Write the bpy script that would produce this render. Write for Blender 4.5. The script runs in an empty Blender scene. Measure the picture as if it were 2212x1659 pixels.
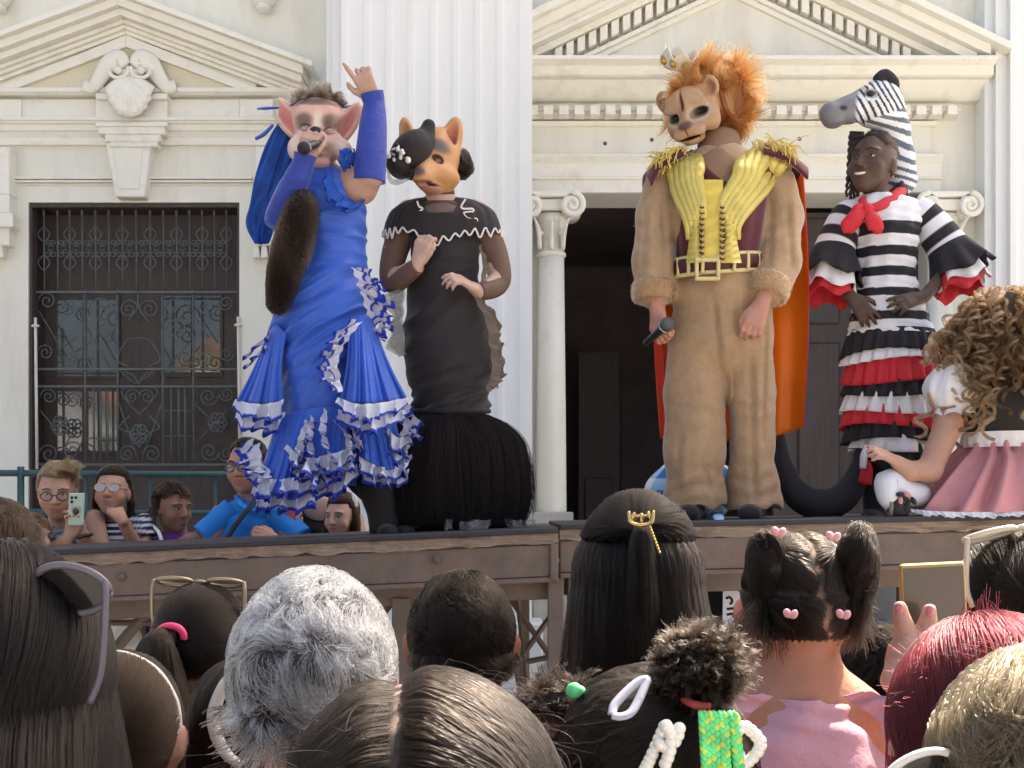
import bpy, math
import numpy as np
from mathutils import Vector, Euler
sc = bpy.context.scene
COL = sc.collection
R = math.radians
rng = np.random.default_rng(11)

# ---------------------------------------------------------------- camera, sky, sun, exposure
F, CU, CV, EYE = 2600.0, 1106.0, 1100.0, 1.7      # photograph measured in a 2212 px wide copy
cam = bpy.data.cameras.new('camera'); cam_o = bpy.data.objects.new('camera', cam); COL.objects.link(cam_o)
cam_o.location = (0, 0, EYE); cam_o.rotation_euler = (R(90), 0, 0)
cam.sensor_width = 36.0; cam.lens = 36.0 * F / 2212.0
cam.shift_y = (CV - 829.5) / 2212.0
cam.clip_start = 0.05; cam.clip_end = 2000
sc.camera = cam_o
SUN_EL, SUN_AZ = 54.0, 40.0                        # sun stands behind the building, to its right
world = bpy.data.worlds.new('World'); sc.world = world; world.use_nodes = True
nt = world.node_tree
sky = nt.nodes.new('ShaderNodeTexSky'); sky.sky_type = 'NISHITA'; sky.sun_disc = False
sky.sun_elevation = R(SUN_EL); sky.sun_rotation = R(SUN_AZ); sky.air_density = 1.0; sky.dust_density = 9.0; sky.ozone_density = 0.3
nt.links.new(sky.outputs[0], nt.nodes['Background'].inputs[0]); nt.nodes['Background'].inputs[1].default_value = 0.13
sun = bpy.data.lights.new('sun', 'SUN'); sun.energy = 5.0; sun.angle = R(0.6); sun.color = (1, 0.95, 0.86)
sun_o = bpy.data.objects.new('sun', sun); COL.objects.link(sun_o)
sd = Vector((math.sin(R(SUN_AZ)) * math.cos(R(SUN_EL)), math.cos(R(SUN_AZ)) * math.cos(R(SUN_EL)), math.sin(R(SUN_EL))))
sun_o.rotation_euler = sd.to_track_quat('Z', 'Y').to_euler(); sun_o.location = (9, 12, 20)
vs = sc.view_settings; vs.view_transform = 'Standard'; vs.look = 'None'; vs.gamma = 1.0; vs.use_curve_mapping = False
vs.exposure = 1.72
sc.render.engine = 'CYCLES'; sc.cycles.use_denoising = True
sc.cycles.max_bounces = 8; sc.cycles.transparent_max_bounces = 12
try: sc.cycles_curves.shape = 'RIBBONS'
except Exception: pass

# ---------------------------------------------------------------- helpers
def W(u, v, d):
    """world point that a pixel (u,v) of the 2212 px copy has at distance d"""
    return np.array([(u - CU) * d / F, d, EYE + (CV - v) * d / F])
def S(px, d): return px * d / F
def lin(r, g, b):
    c = np.array([r, g, b], float) / 255.0
    return tuple(np.where(c <= .04045, c / 12.92, ((c + .055) / 1.055) ** 2.4))
def link(o, parent=None):
    COL.objects.link(o)
    if parent is not None: o.parent = parent
    return o
ORIG = {}
def org(o): return ORIG.get(o.name, np.zeros(3)) if o is not None else np.zeros(3)
def tag(o, label=None, cat=None, group=None, kind=None):
    if label: o['label'] = label
    if cat: o['category'] = cat
    if group: o['group'] = group
    if kind: o['kind'] = kind
    return o
def thing(name, label, cat, loc, group=None):
    o = bpy.data.objects.new(name, None); COL.objects.link(o); o.empty_display_size = .1
    o.location = tuple(loc); ORIG[o.name] = np.array(loc, float)
    return tag(o, label, cat, group)
def mesh(name, VF, mat, parent=None, smooth=True, col=None):
    V, Fs = VF
    V = np.asarray(V, float)
    off = org(parent)
    m = bpy.data.meshes.new(name)
    m.vertices.add(len(V)); m.vertices.foreach_set('co', (V - off).astype(np.float32).ravel())
    Fs = [np.asarray(f, np.int32) for f in Fs if len(f)]
    nl = sum(f.size for f in Fs); npoly = sum(len(f) for f in Fs)
    m.loops.add(nl); m.loops.foreach_set('vertex_index', np.concatenate([f.ravel() for f in Fs]))
    m.polygons.add(npoly)
    cnt = np.concatenate([np.full(len(f), f.shape[1]) for f in Fs])
    m.polygons.foreach_set('loop_start', np.concatenate([[0], np.cumsum(cnt)[:-1]]).astype(np.int32))
    m.polygons.foreach_set('use_smooth', np.full(npoly, bool(smooth)))
    if col is not None:
        a = m.attributes.new('Col', 'FLOAT_COLOR', 'POINT')
        c = np.ones((len(V), 4), np.float32); c[:, :3] = col
        a.data.foreach_set('color', c.ravel())
    m.update(); m.validate()
    if mat: m.materials.append(mat)
    o = bpy.data.objects.new(name, m); link(o, parent)
    ORIG[o.name] = off if parent is not None else np.zeros(3)
    return o
def again(o, parent, dloc):
    """another object with the same mesh, moved by dloc"""
    c = o.copy(); COL.objects.link(c); c.parent = parent; c.location = tuple(np.array(o.location) + dloc)
    return c
def bevel(o, w=.006, seg=1):
    b = o.modifiers.new('bevel', 'BEVEL'); b.width = w; b.segments = seg; b.limit_method = 'ANGLE'; b.angle_limit = R(40)
    return o
def join(parts):
    Vs, Fs, n = [], [], 0
    for V, F_ in parts:
        V = np.asarray(V, float)
        Vs.append(V); Fs += [np.asarray(f) + n for f in F_ if len(f)]; n += len(V)
    return np.concatenate(Vs), Fs
def box(x0, x1, y0, y1, z0, z1):
    V = [(x, y, z) for x in (x0, x1) for y in (y0, y1) for z in (z0, z1)]
    return np.array(V), [np.array([(0,1,3,2),(4,6,7,5),(0,4,5,1),(2,3,7,6),(0,2,6,4),(1,5,7,3)])]
def pbox(u0, u1, v0, v1, yf, yb, ):
    a, b = W(u0, v0, yf), W(u1, v1, yf)
    return box(a[0], b[0], yf, yb, b[2], a[2])
def prism(poly, y0, y1):
    """extrude a polygon of (x,z) along y; counter-clockwise seen from -y"""
    P = np.array(poly, float); n = len(P)
    V = np.concatenate([np.c_[P[:, 0], np.full(n, y0), P[:, 1]], np.c_[P[:, 0], np.full(n, y1), P[:, 1]]])
    i = np.arange(n); j = (i + 1) % n
    return V, [np.c_[i, i + n, j + n, j], np.arange(n)[None, :], (np.arange(n)[::-1] + n)[None, :]]
def grid(P, closed=False):
    """P (m,n,3) -> quads; closed joins the last column to the first"""
    m, n = P.shape[:2]
    I = np.arange(m * n).reshape(m, n)
    if closed: J = np.c_[I, I[:, :1]]
    else: J = I
    q = np.stack([J[:-1, :-1], J[:-1, 1:], J[1:, 1:], J[1:, :-1]], -1).reshape(-1, 4)
    return P.reshape(-1, 3), [q]
def capped(P):
    """closed rings (m,n,3) with end caps"""
    V, Fs = grid(P, True); m, n = P.shape[:2]; k = len(V)
    V = np.concatenate([V, P[0].mean(0)[None], P[-1].mean(0)[None]])
    i = np.arange(n); j = (i + 1) % n
    return V, Fs + [np.c_[j, i, np.full(n, k)], np.c_[(m-1)*n + i, (m-1)*n + j, np.full(n, k + 1)]]
def spline(pts, n):
    P = np.asarray(pts, float); k = len(P)
    if k == 2: t = np.linspace(0, 1, n)[:, None]; return P[0] * (1 - t) + P[1] * t
    Q = np.concatenate([2 * P[:1] - P[1:2], P, 2 * P[-1:] - P[-2:-1]])
    s = np.linspace(0, k - 1, n); i = np.minimum(s.astype(int), k - 2); t = (s - i)[:, None]
    a, b, c, d = Q[i], Q[i+1], Q[i+2], Q[i+3]
    return .5 * (2*b + (c - a)*t + (2*a - 5*b + 4*c - d)*t*t + (3*b - a - 3*c + d)*t**3)
def nrm(v): return v / np.maximum(np.linalg.norm(v, axis=-1, keepdims=True), 1e-9)
def frames(P, up=(0, 0, 1)):
    T = nrm(np.gradient(P, axis=0)); U = np.zeros_like(T)
    u = np.array(up, float)
    if abs(T[0] @ u) > .95: u = np.array([1., 0, 0]) if abs(T[0][0]) < .9 else np.array([0, 1., 0])
    for i in range(len(P)):
        u = u - (u @ T[i]) * T[i]; u = u / np.linalg.norm(u); U[i] = u
    return T, U, np.cross(T, U)
def tube(pts, rad, n=10, m=None, caps=True, squash=1.0, up=(0, 0, 1)):
    pts = np.asarray(pts, float)
    if m is None: m = max(2, (len(pts) - 1) * 4 + 1)
    P = spline(pts, m)
    r = np.atleast_1d(np.asarray(rad, float))
    r = np.interp(np.linspace(0, 1, m), np.linspace(0, 1, len(r)), r) if len(r) > 1 else np.full(m, r[0])
    T, U, B = frames(P, up)
    th = np.linspace(0, 2 * np.pi, n, endpoint=False)
    G = P[:, None] + r[:, None, None] * (np.cos(th)[None, :, None] * U[:, None] * squash + np.sin(th)[None, :, None] * B[:, None])
    return capped(G) if caps else grid(G, True)
def ball(c, r, n=16, m=10, rot=None):
    r = np.broadcast_to(np.asarray(r, float), (3,))
    ph = np.linspace(0, np.pi, m + 1)[1:-1]; th = np.linspace(0, 2*np.pi, n, endpoint=False)
    G = np.stack([np.sin(ph)[:, None] * np.cos(th), np.sin(ph)[:, None] * np.sin(th), np.cos(ph)[:, None] * np.ones(n)], -1)
    V, Fs = capped(G); V[-2] = (0, 0, 1); V[-1] = (0, 0, -1)
    V = V * r
    if rot is not None: V = V @ rotm(rot).T
    Fs = [f[:, ::-1] for f in Fs]
    return V + np.asarray(c, float), Fs
def rotm(e):
    if isinstance(e, np.ndarray) and e.shape == (3, 3): return e
    return np.array(Euler([R(a) for a in e], 'XYZ').to_matrix())
def vnoise(p, freq, seed=0, k=14, dim=3):
    """smooth vector noise from random waves"""
    g = np.random.default_rng(seed)
    A = g.normal(size=(k, 3)) * freq; ph = g.uniform(0, 6.28, (k, dim)); 
    s = np.asarray(p) @ A.T
    return np.sin(s[..., None] + ph).sum(-2) * (1.4 / math.sqrt(k))

# ---------------------------------------------------------------- signed-distance bodies
class SDF:
    def __init__(s, lo, hi, h):
        s.lo = np.array(lo, float); s.h = h
        s.n = np.ceil((np.array(hi) - s.lo) / h).astype(int) + 1
        s.D = np.full(s.n, 0.25, np.float32)
        s.ax = [s.lo[i] + h * np.arange(s.n[i]) for i in range(3)]
    def _sub(s, lo, hi):
        i0 = np.clip(np.floor((lo - s.lo) / s.h).astype(int), 0, s.n); i1 = np.clip(np.ceil((hi - s.lo) / s.h).astype(int) + 1, 0, s.n)
        if (i1 <= i0).any(): return None, None
        sl = tuple(slice(a, b) for a, b in zip(i0, i1))
        X, Y, Z = np.meshgrid(*[s.ax[k][sl[k]] for k in range(3)], indexing='ij')
        return sl, (X, Y, Z)
    def _mix(s, sl, d, k, op):
        o = s.D[sl]
        if op == '-':
            h = np.clip(.5 - .5 * (o + d) / k, 0, 1); s.D[sl] = o * (1 - h) - d * h + k * h * (1 - h)
        else:
            h = np.clip(.5 + .5 * (o - d) / k, 0, 1); s.D[sl] = o * (1 - h) + d * h - k * h * (1 - h)
    def cap(s, a, b, ra, rb=None, k=.02, op='+'):
        rb = ra if rb is None else rb
        a = np.asarray(a, float); b = np.asarray(b, float); r = max(ra, rb) + k + 4 * s.h
        sl, g = s._sub(np.minimum(a, b) - r, np.maximum(a, b) + r)
        if sl is None: return s
        ba = b - a; L = max(ba @ ba, 1e-9)
        px, py, pz = g[0] - a[0], g[1] - a[1], g[2] - a[2]
        t = np.clip((px * ba[0] + py * ba[1] + pz * ba[2]) / L, 0, 1)
        d = np.sqrt((px - t*ba[0])**2 + (py - t*ba[1])**2 + (pz - t*ba[2])**2) - (ra + (rb - ra) * t)
        s._mix(sl, d, k, op); return s
    def chain(s, pts, rad, k=.02):
        for i in range(len(pts) - 1): s.cap(pts[i], pts[i+1], rad[i], rad[i+1], k)
        return s
    def ell(s, c, r, rot=None, k=.02, op='+'):
        c = np.asarray(c, float); r = np.broadcast_to(np.asarray(r, float), (3,)); m = r.max() + k + 4 * s.h
        sl, g = s._sub(c - m, c + m)
        if sl is None: return s
        p = np.stack([g[0] - c[0], g[1] - c[1], g[2] - c[2]], -1)
        if rot is not None: p = p @ rotm(rot)
        q = p / r; k0 = np.sqrt((q * q).sum(-1)); q2 = q / r; k1 = np.sqrt((q2 * q2).sum(-1)) + 1e-9
        d = k0 * (k0 - 1) / k1
        s._mix(sl, d, k, op); return s
    def mesh(s, smooth=1):
        D = s.D; n = D.shape; I = D < 0
        acc = np.zeros((n[0]-1, n[1]-1, n[2]-1, 3)); cnt = np.zeros((n[0]-1, n[1]-1, n[2]-1))
        crossings = []
        for ax in range(3):
            A = np.take(D, range(0, n[ax]-1), ax); B = np.take(D, range(1, n[ax]), ax)
            cr = (A < 0) != (B < 0); idx = np.argwhere(cr)
            if len(idx) == 0: crossings.append((idx, None)); continue
            a = A[cr]; b = B[cr]; t = a / (a - b)
            pos = idx.astype(float); pos[:, ax] += t
            crossings.append((idx, a < 0))
            o1, o2 = [k for k in range(3) if k != ax]
            for d1 in (0, 1):
                for d2 in (0, 1):
                    c = idx.copy(); c[:, o1] -= d1; c[:, o2] -= d2
                    ok = ((c >= 0) & (c < np.array(n) - 1)).all(1); cc = c[ok]
                    np.add.at(acc, (cc[:, 0], cc[:, 1], cc[:, 2]), pos[ok]); np.add.at(cnt, (cc[:, 0], cc[:, 1], cc[:, 2]), 1)
        act = cnt > 0; ids = np.full(act.shape, -1); ids[act] = np.arange(act.sum())
        V = s.lo + s.h * (acc[act] / cnt[act][:, None])
        Q = []
        for ax in range(3):
            idx, ins = crossings[ax]
            if len(idx) == 0: continue
            o1, o2 = [k for k in range(3) if k != ax]
            ok = (idx[:, o1] > 0) & (idx[:, o2] > 0) & (idx[:, o1] < n[o1]-1) & (idx[:, o2] < n[o2]-1)
            idx = idx[ok]; ins = ins[ok]; q = []
            for d1, d2 in ((0, 0), (1, 0), (1, 1), (0, 1)):
                c = idx.copy(); c[:, o1] -= d1; c[:, o2] -= d2; q.append(ids[c[:, 0], c[:, 1], c[:, 2]])
            q = np.stack(q, 1); flip = ins if ax != 1 else ~ins
            q[flip] = q[flip][:, ::-1]; Q.append(q[:, ::-1])
        Q = np.concatenate(Q); Q = Q[(Q >= 0).all(1)]
        Q = Q[:, ::-1]
        for _ in range(smooth):
            nb = np.zeros_like(V); c = np.zeros(len(V))
            for i in range(4):
                np.add.at(nb, Q[:, i], V[Q[:, (i+1) % 4]]); np.add.at(c, Q[:, i], 1)
                np.add.at(nb, Q[:, i], V[Q[:, (i+3) % 4]]); np.add.at(c, Q[:, i], 1)
            V = .5 * V + .5 * nb / np.maximum(c, 1)[:, None]
        return V, [Q]
# ---------------------------------------------------------------- materials
MATS = {}
def mat(name, col, rough=.7, bump=0, bscale=60, var=.0, vscale=8, sheen=0, metal=0, spec=.4, attr=False, alpha=1, trans=0, bump2=0, b2scale=12, stretch=None, dirt=None, coat=0, sss=0, detail=5):
    if name in MATS: return MATS[name]
    m = bpy.data.materials.new(name); m.use_nodes = True; MATS[name] = m
    t = m.node_tree; N = t.nodes; L = t.links; b = N['Principled BSDF']
    b.inputs['Roughness'].default_value = rough; b.inputs['Metallic'].default_value = metal
    b.inputs['Specular IOR Level'].default_value = spec
    if sheen: b.inputs['Sheen Weight'].default_value = sheen; b.inputs['Sheen Roughness'].default_value = .4
    if coat: b.inputs['Coat Weight'].default_value = coat; b.inputs['Coat Roughness'].default_value = .15
    if sss:
        b.inputs['Subsurface Weight'].default_value = sss; b.inputs['Subsurface Radius'].default_value = (.012, .005, .003); b.inputs['Subsurface Scale'].default_value = 1
    b.inputs['Alpha'].default_value = alpha
    tc = N.new('ShaderNodeTexCoord'); mp = N.new('ShaderNodeMapping'); L.new(tc.outputs['Object'], mp.inputs[0])
    if stretch: mp.inputs['Scale'].default_value = stretch
    src = None
    if attr:
        src = N.new('ShaderNodeAttribute'); src.attribute_name = 'Col'; src = src.outputs['Color']
    else:
        rgb = N.new('ShaderNodeRGB'); rgb.outputs[0].default_value = (*col, 1); src = rgb.outputs[0]
    if var:
        no = N.new('ShaderNodeTexNoise'); no.inputs['Scale'].default_value = vscale; no.inputs['Detail'].default_value = 6; no.inputs['Roughness'].default_value = .65
        L.new(mp.outputs[0], no.inputs['Vector'])
        mr = N.new('ShaderNodeMapRange'); mr.inputs[1].default_value = .25; mr.inputs[2].default_value = .75; mr.inputs[3].default_value = 1 - var; mr.inputs[4].default_value = 1 + var
        L.new(no.outputs[0], mr.inputs[0])
        mx = N.new('ShaderNodeVectorMath'); mx.operation = 'SCALE'; L.new(src, mx.inputs[0]); L.new(mr.outputs[0], mx.inputs['Scale']); src = mx.outputs[0]
    if dirt:
        dc, dsc, lo, hi, amt = dirt
        no = N.new('ShaderNodeTexNoise'); no.inputs['Scale'].default_value = dsc; no.inputs['Detail'].default_value = 8; no.inputs['Roughness'].default_value = .7
        L.new(mp.outputs[0], no.inputs['Vector'])
        mr = N.new('ShaderNodeMapRange'); mr.inputs[1].default_value = lo; mr.inputs[2].default_value = hi; mr.inputs[4].default_value = amt; L.new(no.outputs[0], mr.inputs[0])
        mx = N.new('ShaderNodeMix'); mx.data_type = 'RGBA'; L.new(mr.outputs[0], mx.inputs[0]); L.new(src, mx.inputs[6]); mx.inputs[7].default_value = (*dc, 1); src = mx.outputs[2]
    L.new(src, b.inputs['Base Color'])
    nrmo = None
    for st, scl in ((bump, bscale), (bump2, b2scale)):
        if not st: continue
        no = N.new('ShaderNodeTexNoise'); no.inputs['Scale'].default_value = scl; no.inputs['Detail'].default_value = detail; no.inputs['Roughness'].default_value = .6
        L.new(mp.outputs[0], no.inputs['Vector'])
        bp = N.new('ShaderNodeBump'); bp.inputs['Strength'].default_value = 1; bp.inputs['Distance'].default_value = st
        L.new(no.outputs[0], bp.inputs['Height'])
        if nrmo: L.new(nrmo, bp.inputs['Normal'])
        nrmo = bp.outputs[0]
    if nrmo: L.new(nrmo, b.inputs['Normal'])
    if trans:
        tr = N.new('ShaderNodeBsdfTranslucent'); L.new(src, tr.inputs[0])
        if nrmo: L.new(nrmo, tr.inputs['Normal'])
        ms = N.new('ShaderNodeMixShader'); ms.inputs[0].default_value = trans
        L.new(b.outputs[0], ms.inputs[1]); L.new(tr.outputs[0], ms.inputs[2]); L.new(ms.outputs[0], N['Material Output'].inputs[0])
    return m
def hair_mat(name, col, rough=.35, rr=.35, var=.25, alt=None, ior=1.22):
    """col: strand colour; alt: second strand colour mixed at random"""
    if name in MATS: return MATS[name]
    m = bpy.data.materials.new(name); m.use_nodes = True; MATS[name] = m
    t = m.node_tree; N = t.nodes; L = t.links; N.remove(N['Principled BSDF'])
    h = N.new('ShaderNodeBsdfHairPrincipled'); h.model = 'CHIANG'; h.parametrization = 'COLOR'
    h.inputs['Roughness'].default_value = rough; h.inputs['Radial Roughness'].default_value = rr
    h.inputs['IOR'].default_value = ior
    hi = N.new('ShaderNodeHairInfo')
    cr = N.new('ShaderNodeValToRGB'); a = np.array(col); b2 = np.array(alt if alt is not None else col)
    cr.color_ramp.elements[0].color = (*(a * (1 - var)), 1); cr.color_ramp.elements[1].color = (*np.minimum(b2 * (1 + var), 1), 1)
    L.new(hi.outputs['Random'], cr.inputs[0]); L.new(cr.outputs[0], h.inputs['Color'])
    L.new(h.outputs[0], N['Material Output'].inputs[0])
    return m
def strands(name, P, r0, r1, m, parent=None):
    """P (count, k, 3) -> one hair object"""
    n, k = P.shape[:2]; off = org(parent)
    hc = bpy.data.hair_curves.new(name); hc.add_curves([k] * n)
    hc.points.foreach_set('position', (P - off).astype(np.float32).ravel())
    rad = np.tile(np.linspace(r0, r1, k), n).astype(np.float32)
    at = hc.attributes.get('radius') or hc.attributes.new('radius', 'FLOAT', 'POINT')
    at.data.foreach_set('value', rad)
    hc.materials.append(m)
    o = bpy.data.objects.new(name, hc); link(o, parent); ORIG[o.name] = off
    return o
# ================================================================ materials of the place
M_wall = mat('cream_paint', (.73, .715, .625), .75, bump=.0015, bscale=90, var=.035, vscale=3, dirt=((.50, .46, .36), 2.2, .50, .78, .6), stretch=(1.6, 1, .35))
M_trim = mat('cream_trim', (.775, .755, .665), .7, bump=.001, bscale=70, var=.03, vscale=5, dirt=((.45, .41, .32), 5, .52, .78, .6))
M_tymp = mat('yellow_stucco', (.66, .61, .45), .8, bump=.002, bscale=120, var=.06, vscale=9)
M_pil = mat('white_pilaster', (.77, .775, .755), .7, bump=.0012, bscale=60, var=.04, vscale=2.5, stretch=(1, 1, .25), dirt=((.6, .58, .5), 2.4, .56, .8, .35))
M_plinth = mat('plinth_white', (.72, .72, .70), .8, bump=.003, bscale=30, var=.08, vscale=4, dirt=((.4, .38, .33), 3, .5, .75, .6))
M_stone = mat('grey_stone', (.42, .40, .37), .85, bump=.004, bscale=40, var=.15, vscale=9)
M_pave = mat('paving', (.34, .32, .29), .9, bump=.004, bscale=20, var=.15, vscale=2)
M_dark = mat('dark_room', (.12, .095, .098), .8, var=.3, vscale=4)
M_wood = mat('dark_wood', (.058, .042, .038), .55, bump=.0015, bscale=30, var=.3, vscale=6, stretch=(6, 6, .6))
M_iron = mat('green_iron', (.085, .10, .095), .55, bump=.0008, bscale=200, var=.3, vscale=20, dirt=((.17, .12, .09), 18, .5, .7, .7))
M_green = mat('green_rail_paint', (.028, .072, .072), .45, bump=.0006, bscale=90, var=.2, vscale=14)
M_glass = mat('grey_pane', (.07, .075, .073), .05, spec=1.0, var=.35, vscale=3)  # grey base lifted to imitate pale reflections in the glass
M_rod = mat('pale_rod', (.62, .58, .50), .5)

YF = 8.5
site = None
def struct(name, VF, m, smooth=False):
    o = mesh(name, VF, m, None, smooth); o['kind'] = 'structure'; return o
struct('ground', box(-150, 150, -150, 150, -.3, 0), M_pave)
ter = struct('terrace', box(-14, 14, 6.0, 11.4, -.1, .33), M_stone)
struct('terrace_step', box(-14, 14, 5.68, 5.998, -.1, .17), M_stone)

bld = thing('theatre_building', 'cream painted neoclassical building with pediments and fluted pilaster behind the stage', 'building', (0, YF, .33))
def part(name, VF, m, parent=bld, bv=.006, smooth=False):
    o = mesh(name, VF, m, parent, smooth)
    if bv: bevel(o, bv)
    return o
# ---- wall around two openings (front plane at YF, 0.45 m thick)
def X(u, y=YF): return (u - CU) * y / F
def Z(v, y=YF): return EYE + (CV - v) * y / F
WX0, WX1, WZ1 = X(61), X(517), Z(437)
DX0, DX1, DZ1 = X(1180), X(2030), Z(415)
WZ0 = .80; TOP = 21.0; EX = 6.15  # unseen height and right end sized so the building's shadow covers the stage
def slab(x0, x1, z0, z1, y0=YF, y1=YF + .45): return box(x0, x1, y0, y1, z0, z1)
T1 = max(WZ1, DZ1) + 0
part('wall', join([slab(-13, WX0, .33, WZ1), slab(WX0, WX1, .33, WZ0), slab(WX1, DX0, .33, WZ1),
                   slab(DX1, EX, .33, WZ1), slab(-13, EX, DZ1, TOP), slab(-13, DX0, WZ1, DZ1), slab(DX1, EX, WZ1, DZ1)]), M_wall, bv=0)
part('side_wall', join([box(EX - .45, EX, YF + .45, 15, .33, TOP), box(-13, -12.55, YF + .45, 15, .33, TOP), box(-12.55, EX - .45, 14.6, 15, .33, TOP)]), M_wall, bv=0)
part('roof', box(-13.2, EX + .05, YF - .05, 15.1, TOP + .002, TOP + .3), M_trim, bv=0)
part('plinth', join([box(-13, X(560), YF - .06, YF - .003, .33, 1.0), box(X(560), X(690), YF - .06, YF - .003, .33, 1.0)]), M_plinth, bv=.01)
# ---- mouldings helper: strip across the wall with a profile of (v, protrusion) in px / metres
def moulding(name, u0, u1, prof, m=M_trim, parent=bld, yb=YF + .02):
    """profile: list of (v_px, protrusion) from top to bottom, v measured on the wall plane"""
    pts = [(Z(v), YF - p) for v, p in prof]
    pts = [(pts[0][0], yb)] + pts + [(pts[-1][0], yb)]
    x0, x1 = X(u0), X(u1); n = len(pts)
    V = np.array([(x0, y, z) for z, y in pts] + [(x1, y, z) for z, y in pts])
    i = np.arange(n); j = (i + 1) % n
    return part(name, (V, [np.c_[i, j, j + n, i + n], np.arange(n)[::-1][None], (np.arange(n) + n)[None]]), m, parent, .003)
def rake(name, cu, cv, halfw, slope, off0, off1, p, m=M_trim, parent=bld, yb=YF + .015, drop=None):
    """one raking bar: chevron between two offsets (px down from the outer line), sides cut level at bottom"""
    out = []
    for sgn in (-1, 1):
        cx, cz = X(cu), Z(cv + off0)
        sc_ = YF / F
        a = (cx, Z(cv + off0)); b = (cx + sgn * halfw * sc_, Z(cv + off0 + halfw * slope))
        c = (cx + sgn * halfw * sc_, Z(cv + off1 + halfw * slope)); d = (cx, Z(cv + off1))
        poly = [a, d, c, b] if sgn > 0 else [a, b, c, d]
        out.append(part(name, prism(poly, YF - p, yb), m, parent, .004))
    return out
# ---------------- left bay: pediment, frieze, keystone
lp = part('left_pediment', prism([(X(-200), Z(200)), (X(560), Z(200)), (X(556), Z(185)), (X(279), Z(66)), (X(-160), Z(200 - 10))], YF - .05, YF + .01), M_trim, bv=.004)
lp['label'] = 'triangular pediment with shell ornament above the grilled window'
for off0, off1, p in ((0, 12, .30), (12, 30, .25), (30, 45, .20), (45, 54, .135), (54, 63, .11), (63, 72, .085)):
    rake('raking_cornice', 279, 12, 392 + (18 if off0 == 0 else 0) - off0 * .3, .372, off0, off1, p, M_trim, lp)
part('tympanum', prism([(X(45), Z(200)), (X(517), Z(200)), (X(280), Z(111))], YF - .053, YF - .02), M_tymp, lp, 0)
# recessed look: frame strips round the tympanum stand proud
for sgn, ue in ((-1, 45), (1, 517)):
    a, b = (280, 111), (ue, 200)
    P1 = [(X(a[0]), Z(a[1])), (X(b[0]), Z(b[1])), (X(b[0] + sgn * 48), Z(200)), (X(a[0]), Z(a[1] - 26))]
    if sgn > 0: P1 = P1[::-1]
    part('tympanum_frame', prism(P1, YF - .085, YF - .02), M_trim, lp, .004)
moulding('fillet', -220, 668, [(199, .06), (199, .10), (208, .10), (213, .07)])
part('corner_block', pbox(-60, 45, 214, 262, YF - .055, YF + .01), M_trim)
part('corner_block', pbox(517, 590, 214, 262, YF - .055, YF + .01), M_trim)
part('frieze_panel', pbox(44, 518, 214, 262, YF - .03, YF + .01), M_trim)
moulding('frieze_moulding', -220, 600, [(262, .03), (262, .10), (269, .10), (270, .085), (274, .085), (275, .065), (287, .06), (289, .045), (300, .02), (307, .018), (307, .035), (316, .03)])
moulding('architrave_fillet', -40, 546, [(384, .0), (384, .035), (389, .033)])
moulding('architrave_fillet', -40, 546, [(391, .0), (391, .028), (396, .026)])
moulding('architrave_fillet', -40, 546, [(398, .0), (398, .022), (403, .0)])
ks = part('keystone', prism([(X(239), Z(317)), (X(337), Z(317)), (X(322), Z(434)), (X(260), Z(434))][::-1], YF - .11, YF + .02), M_trim, bv=.008)
part('keystone_panel', prism([(X(256), Z(330)), (X(320), Z(330)), (X(311), Z(418)), (X(268), Z(418))][::-1], YF - .118, YF - .1), M_wall, ks, .004)
for u0, u1, v0, v1, p in ((206, 361, 201, 214, .13), (206, 361, 214, 263, .09), (206, 361, 263, 273, .135), (212, 355, 273, 290, .125), (226, 346, 290, 306, .12), (236, 340, 306, 317, .125)):
    part('keystone_moulding', pbox(u0, u1, v0, v1, YF - p, YF + .01), M_trim, ks, .006)
# shell: fan of ribs
sh = []
c0 = W(283, 168, YF - .14) + (0, .04, 0)
th = np.linspace(R(200), R(340), 65)
rad = np.linspace(.02, 1, 9)
G = np.zeros((9, 65, 3))
for i, r_ in enumerate(rad):
    rib = np.abs(np.sin((th - R(200)) / R(140) * np.pi * 9))
    a = S(46, YF) * r_ * (1 + .05 * rib * r_); bz = S(82, YF) * r_ * (1 + .05 * rib * r_)
    G[i] = np.c_[c0[0] + a * np.cos(th), c0[1] - .01 - .03 * np.sin(r_ * 2.6) - .022 * rib * r_, c0[2] + bz * np.sin(th)]
shell = mesh('shell', grid(G), M_trim, ks, True)
so = shell.modifiers.new('thick', 'SOLIDIFY'); so.thickness = .05; so.offset = -1
mesh('shell_core', ball(W(282, 161, YF - .13), (S(26, YF), .05, S(13, YF))), M_trim, ks)
for sg in (-1, 1):
    pts = [(280 + sg * 8, 143), (280 + sg * 24, 128), (280 + sg * 45, 140), (280 + sg * 62, 165), (280 + sg * 80, 188), (280 + sg * 100, 184)]
    P = np.array([W(u, v, YF - .11) for u, v in pts])
    mesh('scroll_arm', tube(P, [S(12, YF), S(22, YF), S(21, YF), S(17, YF), S(14, YF), S(13, YF)], 12, 30, squash=.4, up=(0, 1, 0)), M_trim, ks)
    mesh('scroll_eye', ball(W(280 + sg * 25, 152, YF - .185), S(8, YF)), M_trim, ks)
    t = np.linspace(0, R(200), 14); P = np.array([W(280 + sg * (24 + 21 * math.cos(a)), 150 + 18 * math.sin(a), YF - .18) for a in t])
    mesh('scroll_line', tube(P, S(4, YF), 8, 20), M_trim, ks)
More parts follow.
